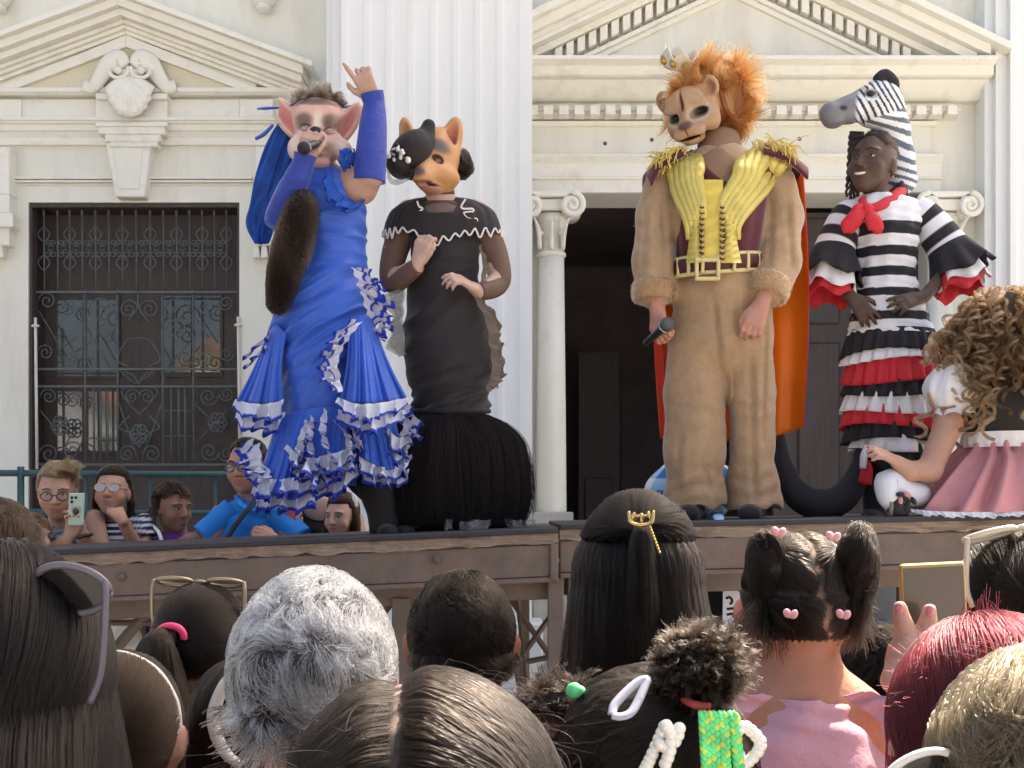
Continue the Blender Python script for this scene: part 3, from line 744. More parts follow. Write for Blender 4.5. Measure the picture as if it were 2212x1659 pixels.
# ---- hair
def dome(n, c, r, H=None, keep=None, seed=0):
    g = np.random.default_rng(seed); out = []
    got = 0
    while got < n:
        v = nrm(g.normal(size=(n * 2, 3)))
        if keep is not None: v = v[keep(v)]
        out.append(v); got += len(v)
    v = np.concatenate(out)[:n]
    return v      # unit directions in the local frame
def comb(v, c, r, field, length, K=9, lift=.01, grav=0., wave=(0, 60), H=None, seed=0, lenvar=.2, free=0., clump=(.0, 40), hug=None, hugz=-.35):
    """grow strands from unit directions v on ellipsoid (c, r, frame H) following a local direction field"""
    g = np.random.default_rng(seed); r = np.asarray(r, float); n = len(v)
    H = np.eye(3) if H is None else H
    p = v * r; P = [p.copy()]
    ln = length * (1 + lenvar * (g.random(n) - .5) * 2); step = (ln / (K - 1))[:, None]
    gl = np.array([0, 0, -1.]) @ H
    lay = 1 + (lift * (.3 + .7 * g.random(n)))[:, None] / r.mean()
    d = None; hv = g.random((n, 1))
    for i in range(K - 1):
        nn = nrm(p / r ** 2); f = nrm(field(p, v))
        q = np.linalg.norm(p / r, axis=1, keepdims=True)
        f = f - nn * np.minimum((f * nn).sum(1, keepdims=True), 0) * (q < 1.15)
        dn = nrm(f + gl * grav * (i / K))
        if clump[0]: dn = nrm(dn + vnoise(v, clump[1] / 10, seed + 5) * clump[0])
        d = dn if d is None else nrm(d * free + dn * (1 - free))
        p = p + d * step
        if wave[0]: p = p + vnoise(p + v * .02, wave[1], seed + 9) * wave[0] * step
        q = np.linalg.norm(p / r, axis=1, keepdims=True)
        p = np.where(q < lay, p / q * lay, p)
        if hug is not None:
            q = np.linalg.norm(p / r, axis=1, keepdims=True); mx = np.maximum(lay, 1 + hug / r.mean() * (.4 + .6 * hv)); p = np.where((q > mx) & (p[:, 2:] > hugz * r[2]), p / q * mx, p)
        P.append(p.copy())
    P = np.stack(P, 1)
    return np.asarray(c) + P @ H.T
def fur(VF, n, length, lay=(0, 0, -1), mix=.5, noise=.35, K=4, seed=0, keep=None, clump=0., lenvar=.4):
    V, Fs = VF; Q = np.concatenate([np.asarray(f)[:, [0, 1, 2]] for f in Fs] + [np.asarray(f)[:, [0, 2, 3]] for f in Fs if np.asarray(f).shape[1] == 4])
    a, b, c = V[Q[:, 0]], V[Q[:, 1]], V[Q[:, 2]]
    N = np.cross(b - a, c - a); A = np.linalg.norm(N, axis=1); N = nrm(N)
    g = np.random.default_rng(seed); i = g.choice(len(Q), n, p=A / A.sum())
    r1 = np.sqrt(g.random((n, 1))); r2 = g.random((n, 1))
    p = a[i] * (1 - r1) + b[i] * r1 * (1 - r2) + c[i] * r1 * r2; nn = N[i]
    if keep is not None: k_ = keep(p); p, nn = p[k_], nn[k_]
    n = len(p)
    lay = np.array(lay, float) if not callable(lay) else lay(p)
    d0 = nn + g.normal(size=(n, 3)) * noise * .6 + (vnoise(p, clump, seed) * .5 if clump else 0)
    d1 = nn * (1 - mix) + lay * mix + g.normal(size=(n, 3)) * noise + (vnoise(p, clump, seed) * .9 if clump else 0)
    L = length * (1 + lenvar * (g.random((n, 1)) - .5) * 2)
    P = [p]
    for k in range(1, K):
        t = k / (K - 1); d = nrm(nrm(d0) * (1 - t) + nrm(d1) * t); P.append(P[-1] + d * L / (K - 1))
    return np.stack(P, 1)
SKIN_L = (.47, .29, .21); SKIN_M = (.36, .20, .135); SKIN_D = (.085, .048, .033)
M_skin = mat('skin', SKIN_L, .52, attr=True, bump=.0012, bscale=140, spec=.35, sss=.08, var=.09, vscale=26)
def skin_mesh(VF, parent, col, name='body'):
    c = col if np.ndim(col) > 1 else np.tile(np.array(col), (len(VF[0]), 1))
    return mesh(name, VF, M_skin, parent, True, c)
def tail_strands(n, a, path, r0, r1, seed, K=16, spread=None, wave=.0):
    """bundle of strands along a path (world) with radius profile"""
    g = np.random.default_rng(seed); P = spline(path, K); T, U_, B_ = frames(P, (0, 1, 0))
    rad = np.interp(np.linspace(0, 1, K), np.linspace(0, 1, len(r0)), r0)
    th = g.uniform(0, 2 * np.pi, n); rr = np.sqrt(g.random(n)) ; w = 1 + .15 * g.normal(size=(n, 1)) * np.linspace(0, 1, K)[None]
    Q = P[None] + (rad[None] * w)[..., None] * (rr * np.cos(th))[:, None, None] * U_[None] + (rad[None] * w)[..., None] * (rr * np.sin(th))[:, None, None] * B_[None]
    ln = g.uniform(.75, 1, (n, 1)); 
    # vary the length by resampling
    tt = np.linspace(0, 1, K)[None] * ln; idx = np.clip((tt * (K - 1)).astype(int), 0, K - 2); f = (tt * (K - 1) - idx)[..., None]
    rows_ = np.arange(n)[:, None]
    Q = Q[rows_, idx] * (1 - f) + Q[rows_, idx + 1] * f
    if wave: Q = Q + vnoise(Q, 40, seed) * wave
    return Q
# ================================================================ singer in the blue gown with the cat mask
DC = 4.9
def cP(u, v, dy=0.): return W(u, v, DC + dy)
cat = thing('person', 'singer in blue ruffled gown and pink cat mask, one arm raised, microphone at mouth', 'person', cP(720, 1150) * (1, 1, 0) + (0, 0, 1.60))
BLUE = lin(38, 78, 200); BLUE2 = lin(52, 90, 205); WHITE = (.66, .67, .75); NAVY = lin(40, 62, 175)
M_blue = mat('blue_satin_jersey', (.028, .10, .50), .42, bump=.0015, bscale=220, var=.12, vscale=6, sheen=.25, bump2=.006, b2scale=14)
M_bluesheer = mat('blue_chiffon', (.03, .13, .58), .6, var=.2, vscale=7, alpha=.82, trans=.35)
M_glove = mat('blue_stretch_glove', (.022, .045, .30), .6, bump=.006, bscale=22, var=.15, sheen=.3, stretch=(1, 1, 2.6))
M_ruf = mat('ruffle_cloth', (1, 1, 1), .7, attr=True, bump=.001, bscale=150, trans=.2)
# ---- body: neck, torso core, arms, hands
s = SDF(cP(570, 660, -.35) , cP(860, 130, .25), .005)
s.chain([cP(690, 320), cP(697, 375), cP(705, 430), cP(712, 640)], [.055, .055, .095, .09], .03)
s.chain([cP(668, 395), cP(742, 395)], [.06, .06], .04)
s.chain([cP(748, 400, -.02), cP(776, 400, -.08), cP(800, 378, -.13), cP(803, 300, -.12), cP(806, 222, -.10)], [.07, .074, .052, .045, .031], .02)
s.chain([cP(655, 398, -.02), cP(602, 478, -.10), cP(655, 350, -.24)], [.062, .048, .032], .02)
hand(s, cP(806, 216, -.10), cP(786, 172, -.14) - cP(806, 216, -.10), (-.15, -1, .1), -1, curl=(6, 62, 66, 70), thumb=42, k=1.08, spread=9)
hand(s, cP(656, 352, -.24), cP(668, 300, -.25) - cP(656, 352, -.24), (-.25, -1, 0), 1, curl=(45, 50, 52, 55), thumb=35, k=1.05, spread=5)
skin_mesh(s.mesh(2), cat, (.44, .27, .20))
# ---- gloves
mesh('glove', tube([cP(797, 392, -.125), cP(801, 340, -.128), cP(806, 270, -.112), cP(808, 225, -.10), cP(803, 200, -.108)], [.066, .063, .055, .043, .048], 24, 40), M_glove, cat)
mesh('glove', tube([cP(604, 474, -.10), cP(620, 435, -.15), cP(642, 385, -.215), cP(656, 350, -.24), cP(660, 334, -.245)], [.060, .058, .050, .041, .046], 24, 34), M_glove, cat)
G = spline([cP(660, 385, -.01), cP(635, 420, -.04), cP(608, 470, -.09), cP(600, 490, -.10)], 4)
mesh('sleeve', tube(G, [.075, .074, .066, .055], 24, 26), M_blue, cat)
# ---- dress
def wrinkle(th, v, fth, fv, seed, amp, sl=0.):
    """irregular creases: long along theta, short along v"""
    th2, v2 = np.broadcast_arrays(th, v)
    p = np.stack([np.cos(th2) * fth, np.sin(th2) * fth, (v2 + sl * np.sin(th2 - 4.7) * 60) * fv], -1)
    n_ = vnoise(p, 1.0, seed, 18, 1)[..., 0]
    return amp * (np.abs(n_) * -1.4 + .7)
def dfold(th, t, A):
    v = A[:, 0][:, None]
    f = wrinkle(th, v, 1.6, .11, 3, .0062) * np.exp(-((v - 490) / 85) ** 2)
    f = f + wrinkle(th, v, 1.3, .055, 4, .016, .9) * np.exp(-((v - 715) / 105) ** 2) + wrinkle(th, v, 2.0, .10, 6, .007, 1.2) * np.exp(-((v - 730) / 70) ** 2)
    f = f + .009 * np.sin(th * 7 + v * .012 + 2 * np.sin(v * .012)) * np.clip((v - 790) / 150, 0, 1)
    return f
rows = [(362, 662, 732, 0, .07), (380, 640, 762, 0, .11), (410, 634, 782, -.01, .135), (450, 634, 790, -.02, .145), (510, 638, 792, -.02, .14), (565, 642, 793, -.01, .135), (600, 622, 796, 0, .155), (650, 600, 800, 0, .175), (705, 586, 797, 0, .18), (770, 592, 790, 0, .175), (850, 602, 778, 0, .165), (930, 596, 780, 0, .165), (1000, 575, 790, 0, .18), (1050, 560, 780, 0, .18)]
mesh('gown', grid(garment(rows, DC, 280, 170, dfold), True), M_blue, cat)
# waist seam
# side flounces
def cone(top, bottom, name, pleats, m=26, n=140, amp=.018, seed=0, mat_=None):
    g = np.random.default_rng(seed); T = spline(top, n); B = spline(bottom, n); t = np.linspace(0, 1, m)[:, None, None]
    P = T[None] * (1 - t) + B[None] * t
    sph = np.sin(np.linspace(0, pleats * np.pi * 1.5, n) + np.cumsum(g.normal(size=n)) * .12 + g.uniform(0, 6)) + .45 * np.sin(np.linspace(0, pleats * np.pi * 3.7, n) + g.uniform(0, 6))
    P = P + np.array([.15, -1, 0])[None, None] * (sph * amp)[None, :, None] * t ** 1.2
    P[:, :, 0] -= .012 * np.sin(np.pi * t[..., 0]) * np.linspace(-1, 1, n)[None]
    return thick(mesh(name, grid(P), mat_ or M_blue, cat), .004)
cone([cP(752, 690, -.17), cP(782, 680, -.16), cP(803, 684, -.08)], [cP(735, 868, -.26), cP(800, 872, -.27), cP(880, 862, -.12)], 'side_flounce', 5, seed=1)
cone([cP(588, 690, -.06), cP(598, 700, -.12), cP(618, 720, -.165)], [cP(512, 868, -.1), cP(560, 872, -.2), cP(612, 868, -.22)], 'side_flounce', 3.5, seed=2)
cone([cP(600, 900, -.15), cP(680, 880, -.2), cP(755, 880, -.16)], [cP(548, 1050, -.22), cP(640, 1080, -.3), cP(750, 1030, -.24)], 'hem_flounce', 6, seed=3)
cone([cP(760, 860, -.14), cP(800, 862, -.14), cP(850, 866, -.06)], [cP(775, 985, -.2), cP(835, 1015, -.18), cP(880, 1000, -.08)], 'hem_flounce', 3, seed=4)
# ruffles, white with blue binding
def ruff(pts, width, waves, amp, out=(0, -1, 0), down=(0, 0, -1), flare=.03, layers=1, seed=0, lay=(0, 0, -.04), body=WHITE, edge=NAVY, name='ruffle'):
    P = np.array([cP(*p) for p in pts])
    for k in range(layers):
        G = strip(P + np.array(lay) * k, down, out, width * .85, waves * .5, amp * 1.6, flare, 12, seed + k, .6, int(waves * 11), .012)
        mesh(name, grid(G), M_ruf, cat, True, edge_cols(G, body, edge, .80))
ruff([(783, 580, -.12), (800, 620, -.12), (812, 665, -.08), (815, 730, -.05)], .055, 12, .018, (.7, -.6, 0), (.75, 0, -.4), .01, 3, 10, (-.02, -.02, 0))
ruff([(770, 690, -.2), (735, 735, -.22), (718, 780, -.23), (728, 840, -.26)], .05, 12, .017, (-.2, -1, 0), (-.7, 0, -.3), .02, 2, 20, (.025, -.015, -.01))
ruff([(592, 715, -.1), (565, 735, -.06), (548, 760, -.03)], .06, 4, .016, (-.3, -.8, 0), (-.5, 0, -.7), .01, 2, 25)
ruff([(730, 858, -.27), (770, 872, -.3), (820, 870, -.28), (882, 858, -.13)], .075, 11, .02, layers=2, seed=30, lay=(0, .012, -.045))
ruff([(508, 862, -.1), (545, 872, -.2), (580, 872, -.23), (614, 862, -.22)], .08, 8, .02, layers=2, seed=40, lay=(.002, .014, -.048))
ruff([(700, 880, -.24), (690, 930, -.28), (712, 985, -.3), (735, 1005, -.28)], .045, 13, .02, (-.2, -1, 0), (.8, 0, -.5), .02, 2, 50, (-.05, -.01, -.03))
ruff([(660, 905, -.24), (640, 960, -.28), (632, 1010, -.3)], .05, 10, .02, (0, -1, 0), (.8, 0, -.5), .02, 1, 55)
ruff([(545, 1020, -.2), (590, 1035, -.27), (640, 1030, -.31), (700, 1010, -.3)], .09, 10, .026, layers=2, seed=60, lay=(.0, .012, -.055), flare=.05)
ruff([(548, 945, -.16), (552, 985, -.2), (575, 1020, -.25)], .06, 5, .02, (-.5, -1, 0), (-.8, 0, -.5), .02, 2, 65, (.03, -.02, -.02))
ruff([(690, 985, -.3), (735, 975, -.3), (770, 955, -.26)], .09, 6, .024, layers=3, seed=70, lay=(0, .01, -.042), flare=.04)
ruff([(838, 925, -.13), (860, 945, -.13), (888, 935, -.08)], .07, 5, .02, layers=3, seed=80, lay=(.0, .01, -.042), flare=.04)
ruff([(875, 870, -.12), (890, 900, -.1), (880, 940, -.1)], .06, 5, .02, (.5, -.8, 0), (.5, 0, -.8), .02, 2, 85, (-.03, 0, 0))
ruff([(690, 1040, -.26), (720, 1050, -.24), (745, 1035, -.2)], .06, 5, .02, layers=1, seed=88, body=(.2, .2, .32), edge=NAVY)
ruff([(775, 985, -.21), (810, 1004, -.2), (845, 1010, -.17), (884, 996, -.09)], .06, 9, .022, layers=2, seed=110, lay=(0, .01, -.03), flare=.03)
ruff([(620, 960, -.27), (650, 985, -.31), (690, 990, -.32)], .07, 8, .024, layers=2, seed=120, lay=(.01, .008, -.04), flare=.04)
ruff([(735, 900, -.22), (760, 930, -.24), (765, 965, -.25)], .055, 8, .02, (.2, -1, 0), (.7, 0, -.6), .02, 2, 130, (-.03, -.01, -.01))
# chiffon ruffle around the shoulder
arm = [(715, 345, -.10), (745, 335, -.16), (772, 352, -.2)]
for pts, o_, d_, sd_ in (([(742, 372, -.14), (752, 362, -.14), (768, 358, -.12), (786, 366, -.06)], (-.2, -.9, .5), (-.1, -.6, .45), 1), ([(716, 362, -.12), (722, 395, -.16), (742, 425, -.18), (772, 440, -.15), (800, 425, -.07)], (-.3, -1, -.2), (-.4, -.3, -.7), 2)):
    G = strip(np.array([cP(*p) for p in pts]), d_, o_, .055, 6, .018, .02, 10, 90 + sd_)
    thick(mesh('shoulder_ruffle', grid(G), M_bluesheer, cat), .002)
    G = strip(np.array([cP(*p) for p in pts]), np.array(d_) * (.6, 1, .6), o_, .042, 5, .018, .035, 10, 95 + sd_)
    thick(mesh('shoulder_ruffle', grid(G), M_bluesheer, cat), .002)
# ---- dark leggings under the lifted hem
M_black = mat('black_cloth', (.018, .015, .017), .75, bump=.003, bscale=18, var=.2, sheen=.15)
mesh('leggings', join([tube([cP(765, 900, .02), cP(800, 1010, .0), cP(825, 1100, .02), cP(830, 1150, .02)], [.11, .085, .065, .06], 20, 20), tube([cP(735, 900, .1), cP(770, 1010, .1), cP(850, 1100, .1), cP(868, 1150, .1)], [.10, .08, .06, .055], 20, 20)]), M_black, cat)
for u, dy in ((836, -.02), (875, .06)):
    mesh('shoe', tube([cP(u - 4, 1146, dy + .05), cP(u, 1146, dy), cP(u + 4, 1150, dy - .1)], [.04, .045, .03], 12, 9, squash=.7), M_black, cat)
# ---- mask
MC = cP(687, 270, -.02)
def mp(u, v, dy): return cP(u, v, dy)
s = SDF(cP(575, 375, -.27), cP(795, 190, .16), .004)
s.ell(mp(688, 268, 0), (.118, .125, .115), None, .02); s.ell(mp(690, 320, -.03), (.085, .1, .07), None, .04)
for u, v, dy, r in ((642, 322, -.085, .048), (741, 326, -.07, .046), (655, 300, -.09, .04), (722, 305, -.085, .04)): s.ell(mp(u, v, dy), (r * .8, r, r), None, .02)
s.ell(mp(682, 304, -.135), (.055, .05, .042), None, .02); s.ell(mp(681, 285, -.15), (.026, .035, .03), None, .02); s.ell(mp(692, 350, -.09), (.042, .045, .03), None, .018)
for u in (658, 714): s.ell(mp(u, 248 + (u > 700) * 4, -.10), (.042, .03, .04), None, .018)
s.ell(mp(683, 238, -.09), (.05, .03, .03), None, .03)
s.ell(mp(684, 327, -.17), (.045, .04, .017), None, .01, '-')
for u, v, r in ((661, 273, 8), (713, 279, -8)):
    s.ell(mp(u, v, -.135), (.032, .024, .016), (0, r, 0), .006, '-'); s.ell(mp(u, v + 2, -.105), (.024, .02, .013), (0, r, 0), .003)
for a, b, w, dy in (((648, 300), (590, 210), .043, -.02), ((728, 312), (778, 222), .038, -.02)):
    A, B = mp(*a, dy), mp(*b, dy); c = (A + B) / 2; L_ = np.linalg.norm(B - A) / 2; ang = math.degrees(math.atan2(B[0] - A[0], B[2] - A[2]))
    s.ell(c, (w, .03, L_ * 1.02), (0, ang, 0), .02)
    s.ell(c + (0, -.03, 0) + (B - A) * -.02, (w * .60, .026, L_ * .84), (0, ang, 0), .008, '-')
VF = s.mesh(2); V = VF[0]
c = np.tile(np.array([.62, .36, .30]), (len(V), 1))
def paint(c, V, p, r, cc, a=1., pw=2, rot=None):
    q = V - np.asarray(p)
    if rot is not None: q = q @ rotm(rot)
    w = a * np.exp(-((q / np.asarray(r)) ** 2).sum(1) ** pw); c[:] = c * (1 - w[:, None]) + np.array(cc) * w[:, None]
CREAM = (.66, .54, .44)
for u, v in ((646, 320), (740, 324)): paint(c, V, mp(u, v, -.09), (.05, .09, .05), CREAM)
paint(c, V, mp(688, 262, -.12), (.022, .1, .05), CREAM); paint(c, V, mp(682, 306, -.17), (.06, .05, .035), CREAM); paint(c, V, mp(668, 306, -.16), (.03, .05, .02), (.6, .3, .27), .6)
GB = (.095, .075, .06)
paint(c, V, mp(655, 262, -.11), (.042, .12, .030), GB, .9, 3, (0, -12, 0)); paint(c, V, mp(717, 266, -.11), (.042, .12, .033), GB, .9, 3, (0, 14, 0))
paint(c, V, mp(684, 222, -.1), (.09, .12, .018), GB, .9, 3)
for u, v, r in ((661, 274, 10), (713, 280, -10)):
    paint(c, V, mp(u, v, -.13), (.036, .12, .017), (.014, .010, .010), 1, 4, (0, r, 0)); paint(c, V, mp(u, v + 1, -.13), (.026, .12, .0085), (.55, .34, .29), 1, 3)
paint(c, V, mp(681, 285, -.18), (.022, .03, .015), (.012, .012, .014)); paint(c, V, mp(681, 296, -.18), (.005, .04, .014), (.02, .015, .015), .8); paint(c, V, mp(684, 328, -.17), (.045, .06, .014), (.05, .03, .03), .9)
for a, b, w in (((648, 300), (590, 210), .043), ((728, 312), (778, 222), .038)):
    A, B = mp(*a, -.02), mp(*b, -.02); cc_ = (A + B) / 2; L_ = np.linalg.norm(B - A) / 2; ang = math.degrees(math.atan2(B[0] - A[0], B[2] - A[2]))
    paint(c, V, cc_, (w * 1.1, .2, L_ * 1.1), (.68, .42, .36), .6, 2, (0, ang, 0)); paint(c, V, cc_ + (0, -.02, 0), (w * .5, .07, L_ * .72), (.50, .16, .15), .9, 2, (0, ang, 0))
M_mask = mat('painted_latex', (1, 1, 1), .5, attr=True, bump=.0015, bscale=70, spec=.4, var=.08, vscale=20)
mk = mesh('cat_mask', VF, M_mask, cat, True, c)
mesh('nose', ball(mp(681, 281, -.178), (.022, .016, .015), 14, 8), mat('black_gloss', (.012, .012, .014), .25), mk)
tc = mp(686, 226, -.02)
v_ = dome(5000, 0, 0, None, lambda v: v[:, 2] > -.1, 3)
P = comb(v_, tc, (.085, .075, .035), lambda p, v: nrm(v + np.array([0, -.15, .5])), .028, 5, .004, 0, (.5, 60), None, 4)
strands('forehead_tuft', P, .0011, .0004, hair_mat('greybrown_fur', (.085, .066, .052), .6, .7), mk)
mesh('tuft_core', ball(tc, (.086, .076, .037)), mat('greybrown_core', (.075, .06, .05), .95), mk)
# ---- headscarf veil and ribbon
Lb = spline([cP(612, 232, .02), cP(580, 300, .02), cP(548, 400, .03), cP(533, 468, .04), cP(556, 528, .04)], 60)
Rb = spline([cP(700, 205, .08), cP(648, 330, .08), cP(628, 400, .08), cP(606, 450, .06), cP(572, 524, .05)], 60)
t = np.linspace(0, 1, 44)[None, :, None]
G = Lb[:, None] * (1 - t) + Rb[:, None] * t
sw = np.sin(t[..., 0] * 13 + 3 * np.sin(np.linspace(0, 4, 60))[:, None] + 4 * t[..., 0] ** 2) * .016 + .008 * np.sin(t[..., 0] * 41 + np.linspace(0, 6, 60)[:, None])
G[..., 1] += sw; G[..., 0] += .5 * sw
thick(mesh('veil', grid(G), mat('blue_veil', (.035, .17, .60), .6, var=.3, vscale=9, alpha=.72, trans=.5), cat), .002)
mesh('ribbon', tube([cP(640, 210, .0), cP(690, 208, .03), cP(735, 218, .0), cP(738, 226, -.03)], [.008, .018, .022, .01], 8, 20, squash=.4), M_bluesheer, cat)
mesh('ribbon', tube([cP(556, 235, .02), cP(575, 234, .0), cP(610, 232, .02)], [.004, .007, .004], 8, 10), M_blue, cat)
mesh('ribbon', tube([cP(552, 300, .03), cP(570, 290, .02), cP(590, 270, .02)], [.007, .009, .006], 8, 10), M_blue, cat)
# ---- the fur tail she carries over her arm
tail = thing('fur_tail', 'thick dark brown fur tail hanging over the arm of the blue gown', 'tail', cP(590, 670, -.2))
VF = tube([cP(654, 418, -.19), cP(648, 450, -.22), cP(632, 520, -.24), cP(605, 610, -.22), cP(592, 660, -.2), cP(590, 672, -.2)], [.026, .050, .058, .052, .032, .012], 22, 46)
mesh('tail_core', VF, mat('brown_fur_core', (.016, .011, .008), .95), tail)
strands('fur', fur(VF, 20000, .026, (-.2, 0, -1), .55, .35, 4, 5, clump=14), .0013, .0004, hair_mat('brown_fur', (.036, .024, .016), .6, .7, .4), tail)
def microphone(label, a, b, head=.024, hc=(.03, .03, .033)):
    """a = head centre, b = end of the handle"""
    a = np.array(a); b = np.array(b); t_ = thing('microphone', label, 'microphone', b)
    d = nrm(b - a)
    mesh('handle', tube([a + d * head * .7, a + d * .06, b], [head * .72, .017, .013], 14, 12), mat('mic_body', (.02, .02, .022), .35), t_)
    mesh('grille', ball(a, head, 18, 12), mat('mic_mesh_%d' % int(hc[0] * 1000), hc, .5, bump=.003, bscale=500, metal=.6), t_)
    mesh('ring', tube([a + d * head * .55, a + d * head * .8], [head * .93, head * .93], 16, 2), mat('mic_ring', (.3, .3, .3), .3, metal=.9), t_)
microphone('black microphone held to the mouth of the cat mask', cP(656, 320, -.32), cP(692, 308, -.235), .025)
# ================================================================ performer in the black gown with the fox mask
DW = 5.12
def wP(u, v, dy=0.): return W(u, v, DW + dy)
wolf = thing('person', 'performer in black mermaid gown, tan fox mask and small tilted black hat', 'person', wP(970, 1150) * (1, 1, 0) + (0, 0, 1.61))
M_gown = mat('black_velvet', (.017, .013, .014), .75, bump=.002, bscale=160, var=.15, sheen=.06, bump2=.006, b2scale=11)
M_sheer = mat('sheer_brown_mesh', (.135, .080, .058), .6, var=.12, vscale=12, spec=.25)
M_sheer2 = mat('dark_mesh', (.045, .032, .030), .65, var=.12)
s = SDF(wP(815, 660, -.3), wP(1110, 405, .25), .005)
s.chain([wP(950, 405), wP(952, 440), wP(955, 480), wP(960, 600)], [.052, .055, .1, .09], .03)
s.chain([wP(885, 462), wP(1025, 462)], [.06, .06], .04)
s.chain([wP(878, 480), wP(850, 545, -.02), wP(846, 605, -.05), wP(900, 572, -.16)], [.055, .046, .038, .028], .02)
s.chain([wP(1036, 480), wP(1068, 540, -.0), wP(1076, 606, -.04), wP(1035, 628, -.14)], [.055, .047, .04, .028], .02)
hand(s, wP(902, 572, -.165), wP(912, 530, -.19) - wP(902, 572, -.165), (-.35, -.9, .1), 1, curl=(46, 52, 58, 62), thumb=28, k=1.02, spread=4)
hand(s, wP(1031, 628, -.145), wP(998, 606, -.19) - wP(1031, 628, -.145), (-.1, -.6, .8), 1, curl=(26, 34, 40, 46), thumb=25, k=1.04, spread=6)
skin_mesh(s.mesh(2), wolf, (.50, .33, .26))
mesh('sheer_sleeve', tube([wP(876, 480), wP(853, 545, -.02), wP(843, 596, -.045), wP(852, 612, -.06), wP(880, 592, -.12), wP(903, 574, -.165)], [.062, .055, .046, .044, .040, .034], 22, 40), M_sheer, wolf)
mesh('sheer_sleeve', tube([wP(1038, 480), wP(1066, 540, 0), wP(1080, 594, -.03), wP(1074, 615, -.05), wP(1055, 626, -.1), wP(1034, 630, -.145)], [.062, .056, .048, .046, .041, .035], 22, 40), M_sheer, wolf)
mesh('sheer_collar', tube([wP(951, 412), wP(952, 428), wP(953, 450), wP(954, 462)], [.059, .062, .067, .085], 26, 14, caps=False), M_sheer2, wolf)
def wfold(th, t, A):
    v = A[:, 0][:, None]
    return wrinkle(th, v, 1.4, .05, 11, .009, .8) * np.clip((v - 600) / 100, 0, 1) + wrinkle(th, v, 1.8, .11, 12, .010, .5) * np.clip((v - 780) / 70, 0, 1) + wrinkle(th, v, 1.5, .08, 13, .005) * np.exp(-((v - 560) / 60) ** 2)
rows = [(440, 905, 1002, 0, .07), (452, 878, 1032, 0, .10), (475, 872, 1042, -.005, .125), (510, 884, 1044, -.01, .135), (560, 886, 1036, -.01, .13), (605, 882, 1034, 0, .13), (660, 876, 1052, 0, .15), (725, 871, 1072, 0, .165), (790, 878, 1076, 0, .165), (850, 888, 1062, 0, .15), (893, 890, 1056, 0, .14), (930, 885, 1070, 0, .15)]
GG = garment(rows, DW, 240, 150, wfold)
V, Fs = grid(GG, True)
c = np.tile(np.array([.018, .0135, .0145]), (len(V), 1))
q = (V - wP(953, 462, -.1)) / (S(43, DW), .11, S(25, DW))
c[(q ** 2).sum(1) < 1] = (.135, .085, .066)
mesh('gown', (V, Fs), mat('black_gown_cloth', (1, 1, 1), .72, attr=True, bump=.0015, bscale=160, sheen=.22, bump2=.005, b2scale=11), wolf, True, c)
mesh('hem_band', tube([wP(972 + 84 * math.cos(a), 888, .145 * math.sin(a)) for a in np.linspace(0, 2 * np.pi, 33)], .011, 8, 100), M_gown, wolf)
# capelet over the shoulders
cap_rows = [(431, 915, 992, 0, .075), (438, 880, 1030, 0, .105), (455, 848, 1064, 0, .13), (478, 835, 1077, 0, .14), (500, 829, 1083, 0, .145)]
G = garment(cap_rows, DW, 22, 160)
th = np.linspace(0, 2 * np.pi, 160, endpoint=False)
# cut a scoop at the front: push the front-centre down the neck opening
front = np.exp(-((np.angle(np.exp(1j * (th - 1.5 * np.pi)))) / .72) ** 4)
zig = np.abs((((th + .05 * np.sin(th * 5)) * 30 / (2 * np.pi)) % 1) - .5) * 2 * (.8 + .35 * np.sin(th * 7 + 1))
low = np.linspace(0, 1, 22)[:, None] ** 2
G[..., 2] -= low * (zig * .045)[None] + low * (.05 * np.exp(-((np.angle(np.exp(1j * (th - 1.5 * np.pi)))) / .5) ** 2))[None]
top = (1 - np.linspace(0, 1, 22)[:, None]) ** 1.5
G[..., 2] -= top * front[None] * S(58, DW)
G[..., 1] -= top * front[None] * .062
thick(mesh('capelet', grid(G, True), M_gown, wolf), .004)
M_trimw = mat('white_cord', (.66, .63, .60), .6)
e = G[-1].copy(); cn = e.mean(0); e = e + nrm((e - cn) * (1, 1, 0)) * .004
mesh('zigzag_trim', tube(np.concatenate([e, e[:1]]), .0042, 6, 480), M_trimw, wolf)
def fz(zx, zy): return 813 + zx * .17976, 237 + zy * .1798
for pts in ([(490, 1100), (510, 1160), (550, 1200), (400, 1290), (510, 1290), (400, 1350), (440, 1400)], [(1070, 1075), (1020, 1160), (1050, 1190), (1150, 1190), (1160, 1220), (1050, 1240), (1100, 1300), (1200, 1310), (1215, 1350)]):
    P = []
    for a, b in pts:
        u, v = fz(a, b); xx = (u - 955) / 116; P.append(wP(u, v, -.16 * math.sqrt(max(0.1, 1 - xx * xx)) + .012))
    mesh('neck_trim', tube(P, .0042, 6, 60), M_trimw, wolf)
# tulle balloon skirt
M_tulle = mat('black_tulle', (.0085, .0065, .0065), .95, bump=.004, bscale=14, var=.4, vscale=7, spec=.1, stretch=(1, 1, .3))
M_net = mat('sheer_net', (.10, .09, .085), .9, alpha=.16, spec=.1)
def tf(th, t, A): return .004 * np.sin(th * 17 + 3 * np.sin(th * 2)) * np.sin(np.pi * np.clip(t, 0, 1)) + wrinkle(th, t * 3, 3.0, 1.2, 21, .012)
rows = [(896, 896, 1054, 0, .14), (915, 874, 1088, 0, .17), (955, 856, 1122, 0, .22), (1010, 848, 1136, 0, .25), (1070, 848, 1138, 0, .26), (1118, 858, 1128, 0, .25), (1148, 878, 1108, 0, .22)]
mesh('tulle_skirt', grid(garment(rows, DW, 60, 220, tf), True), M_tulle, wolf)
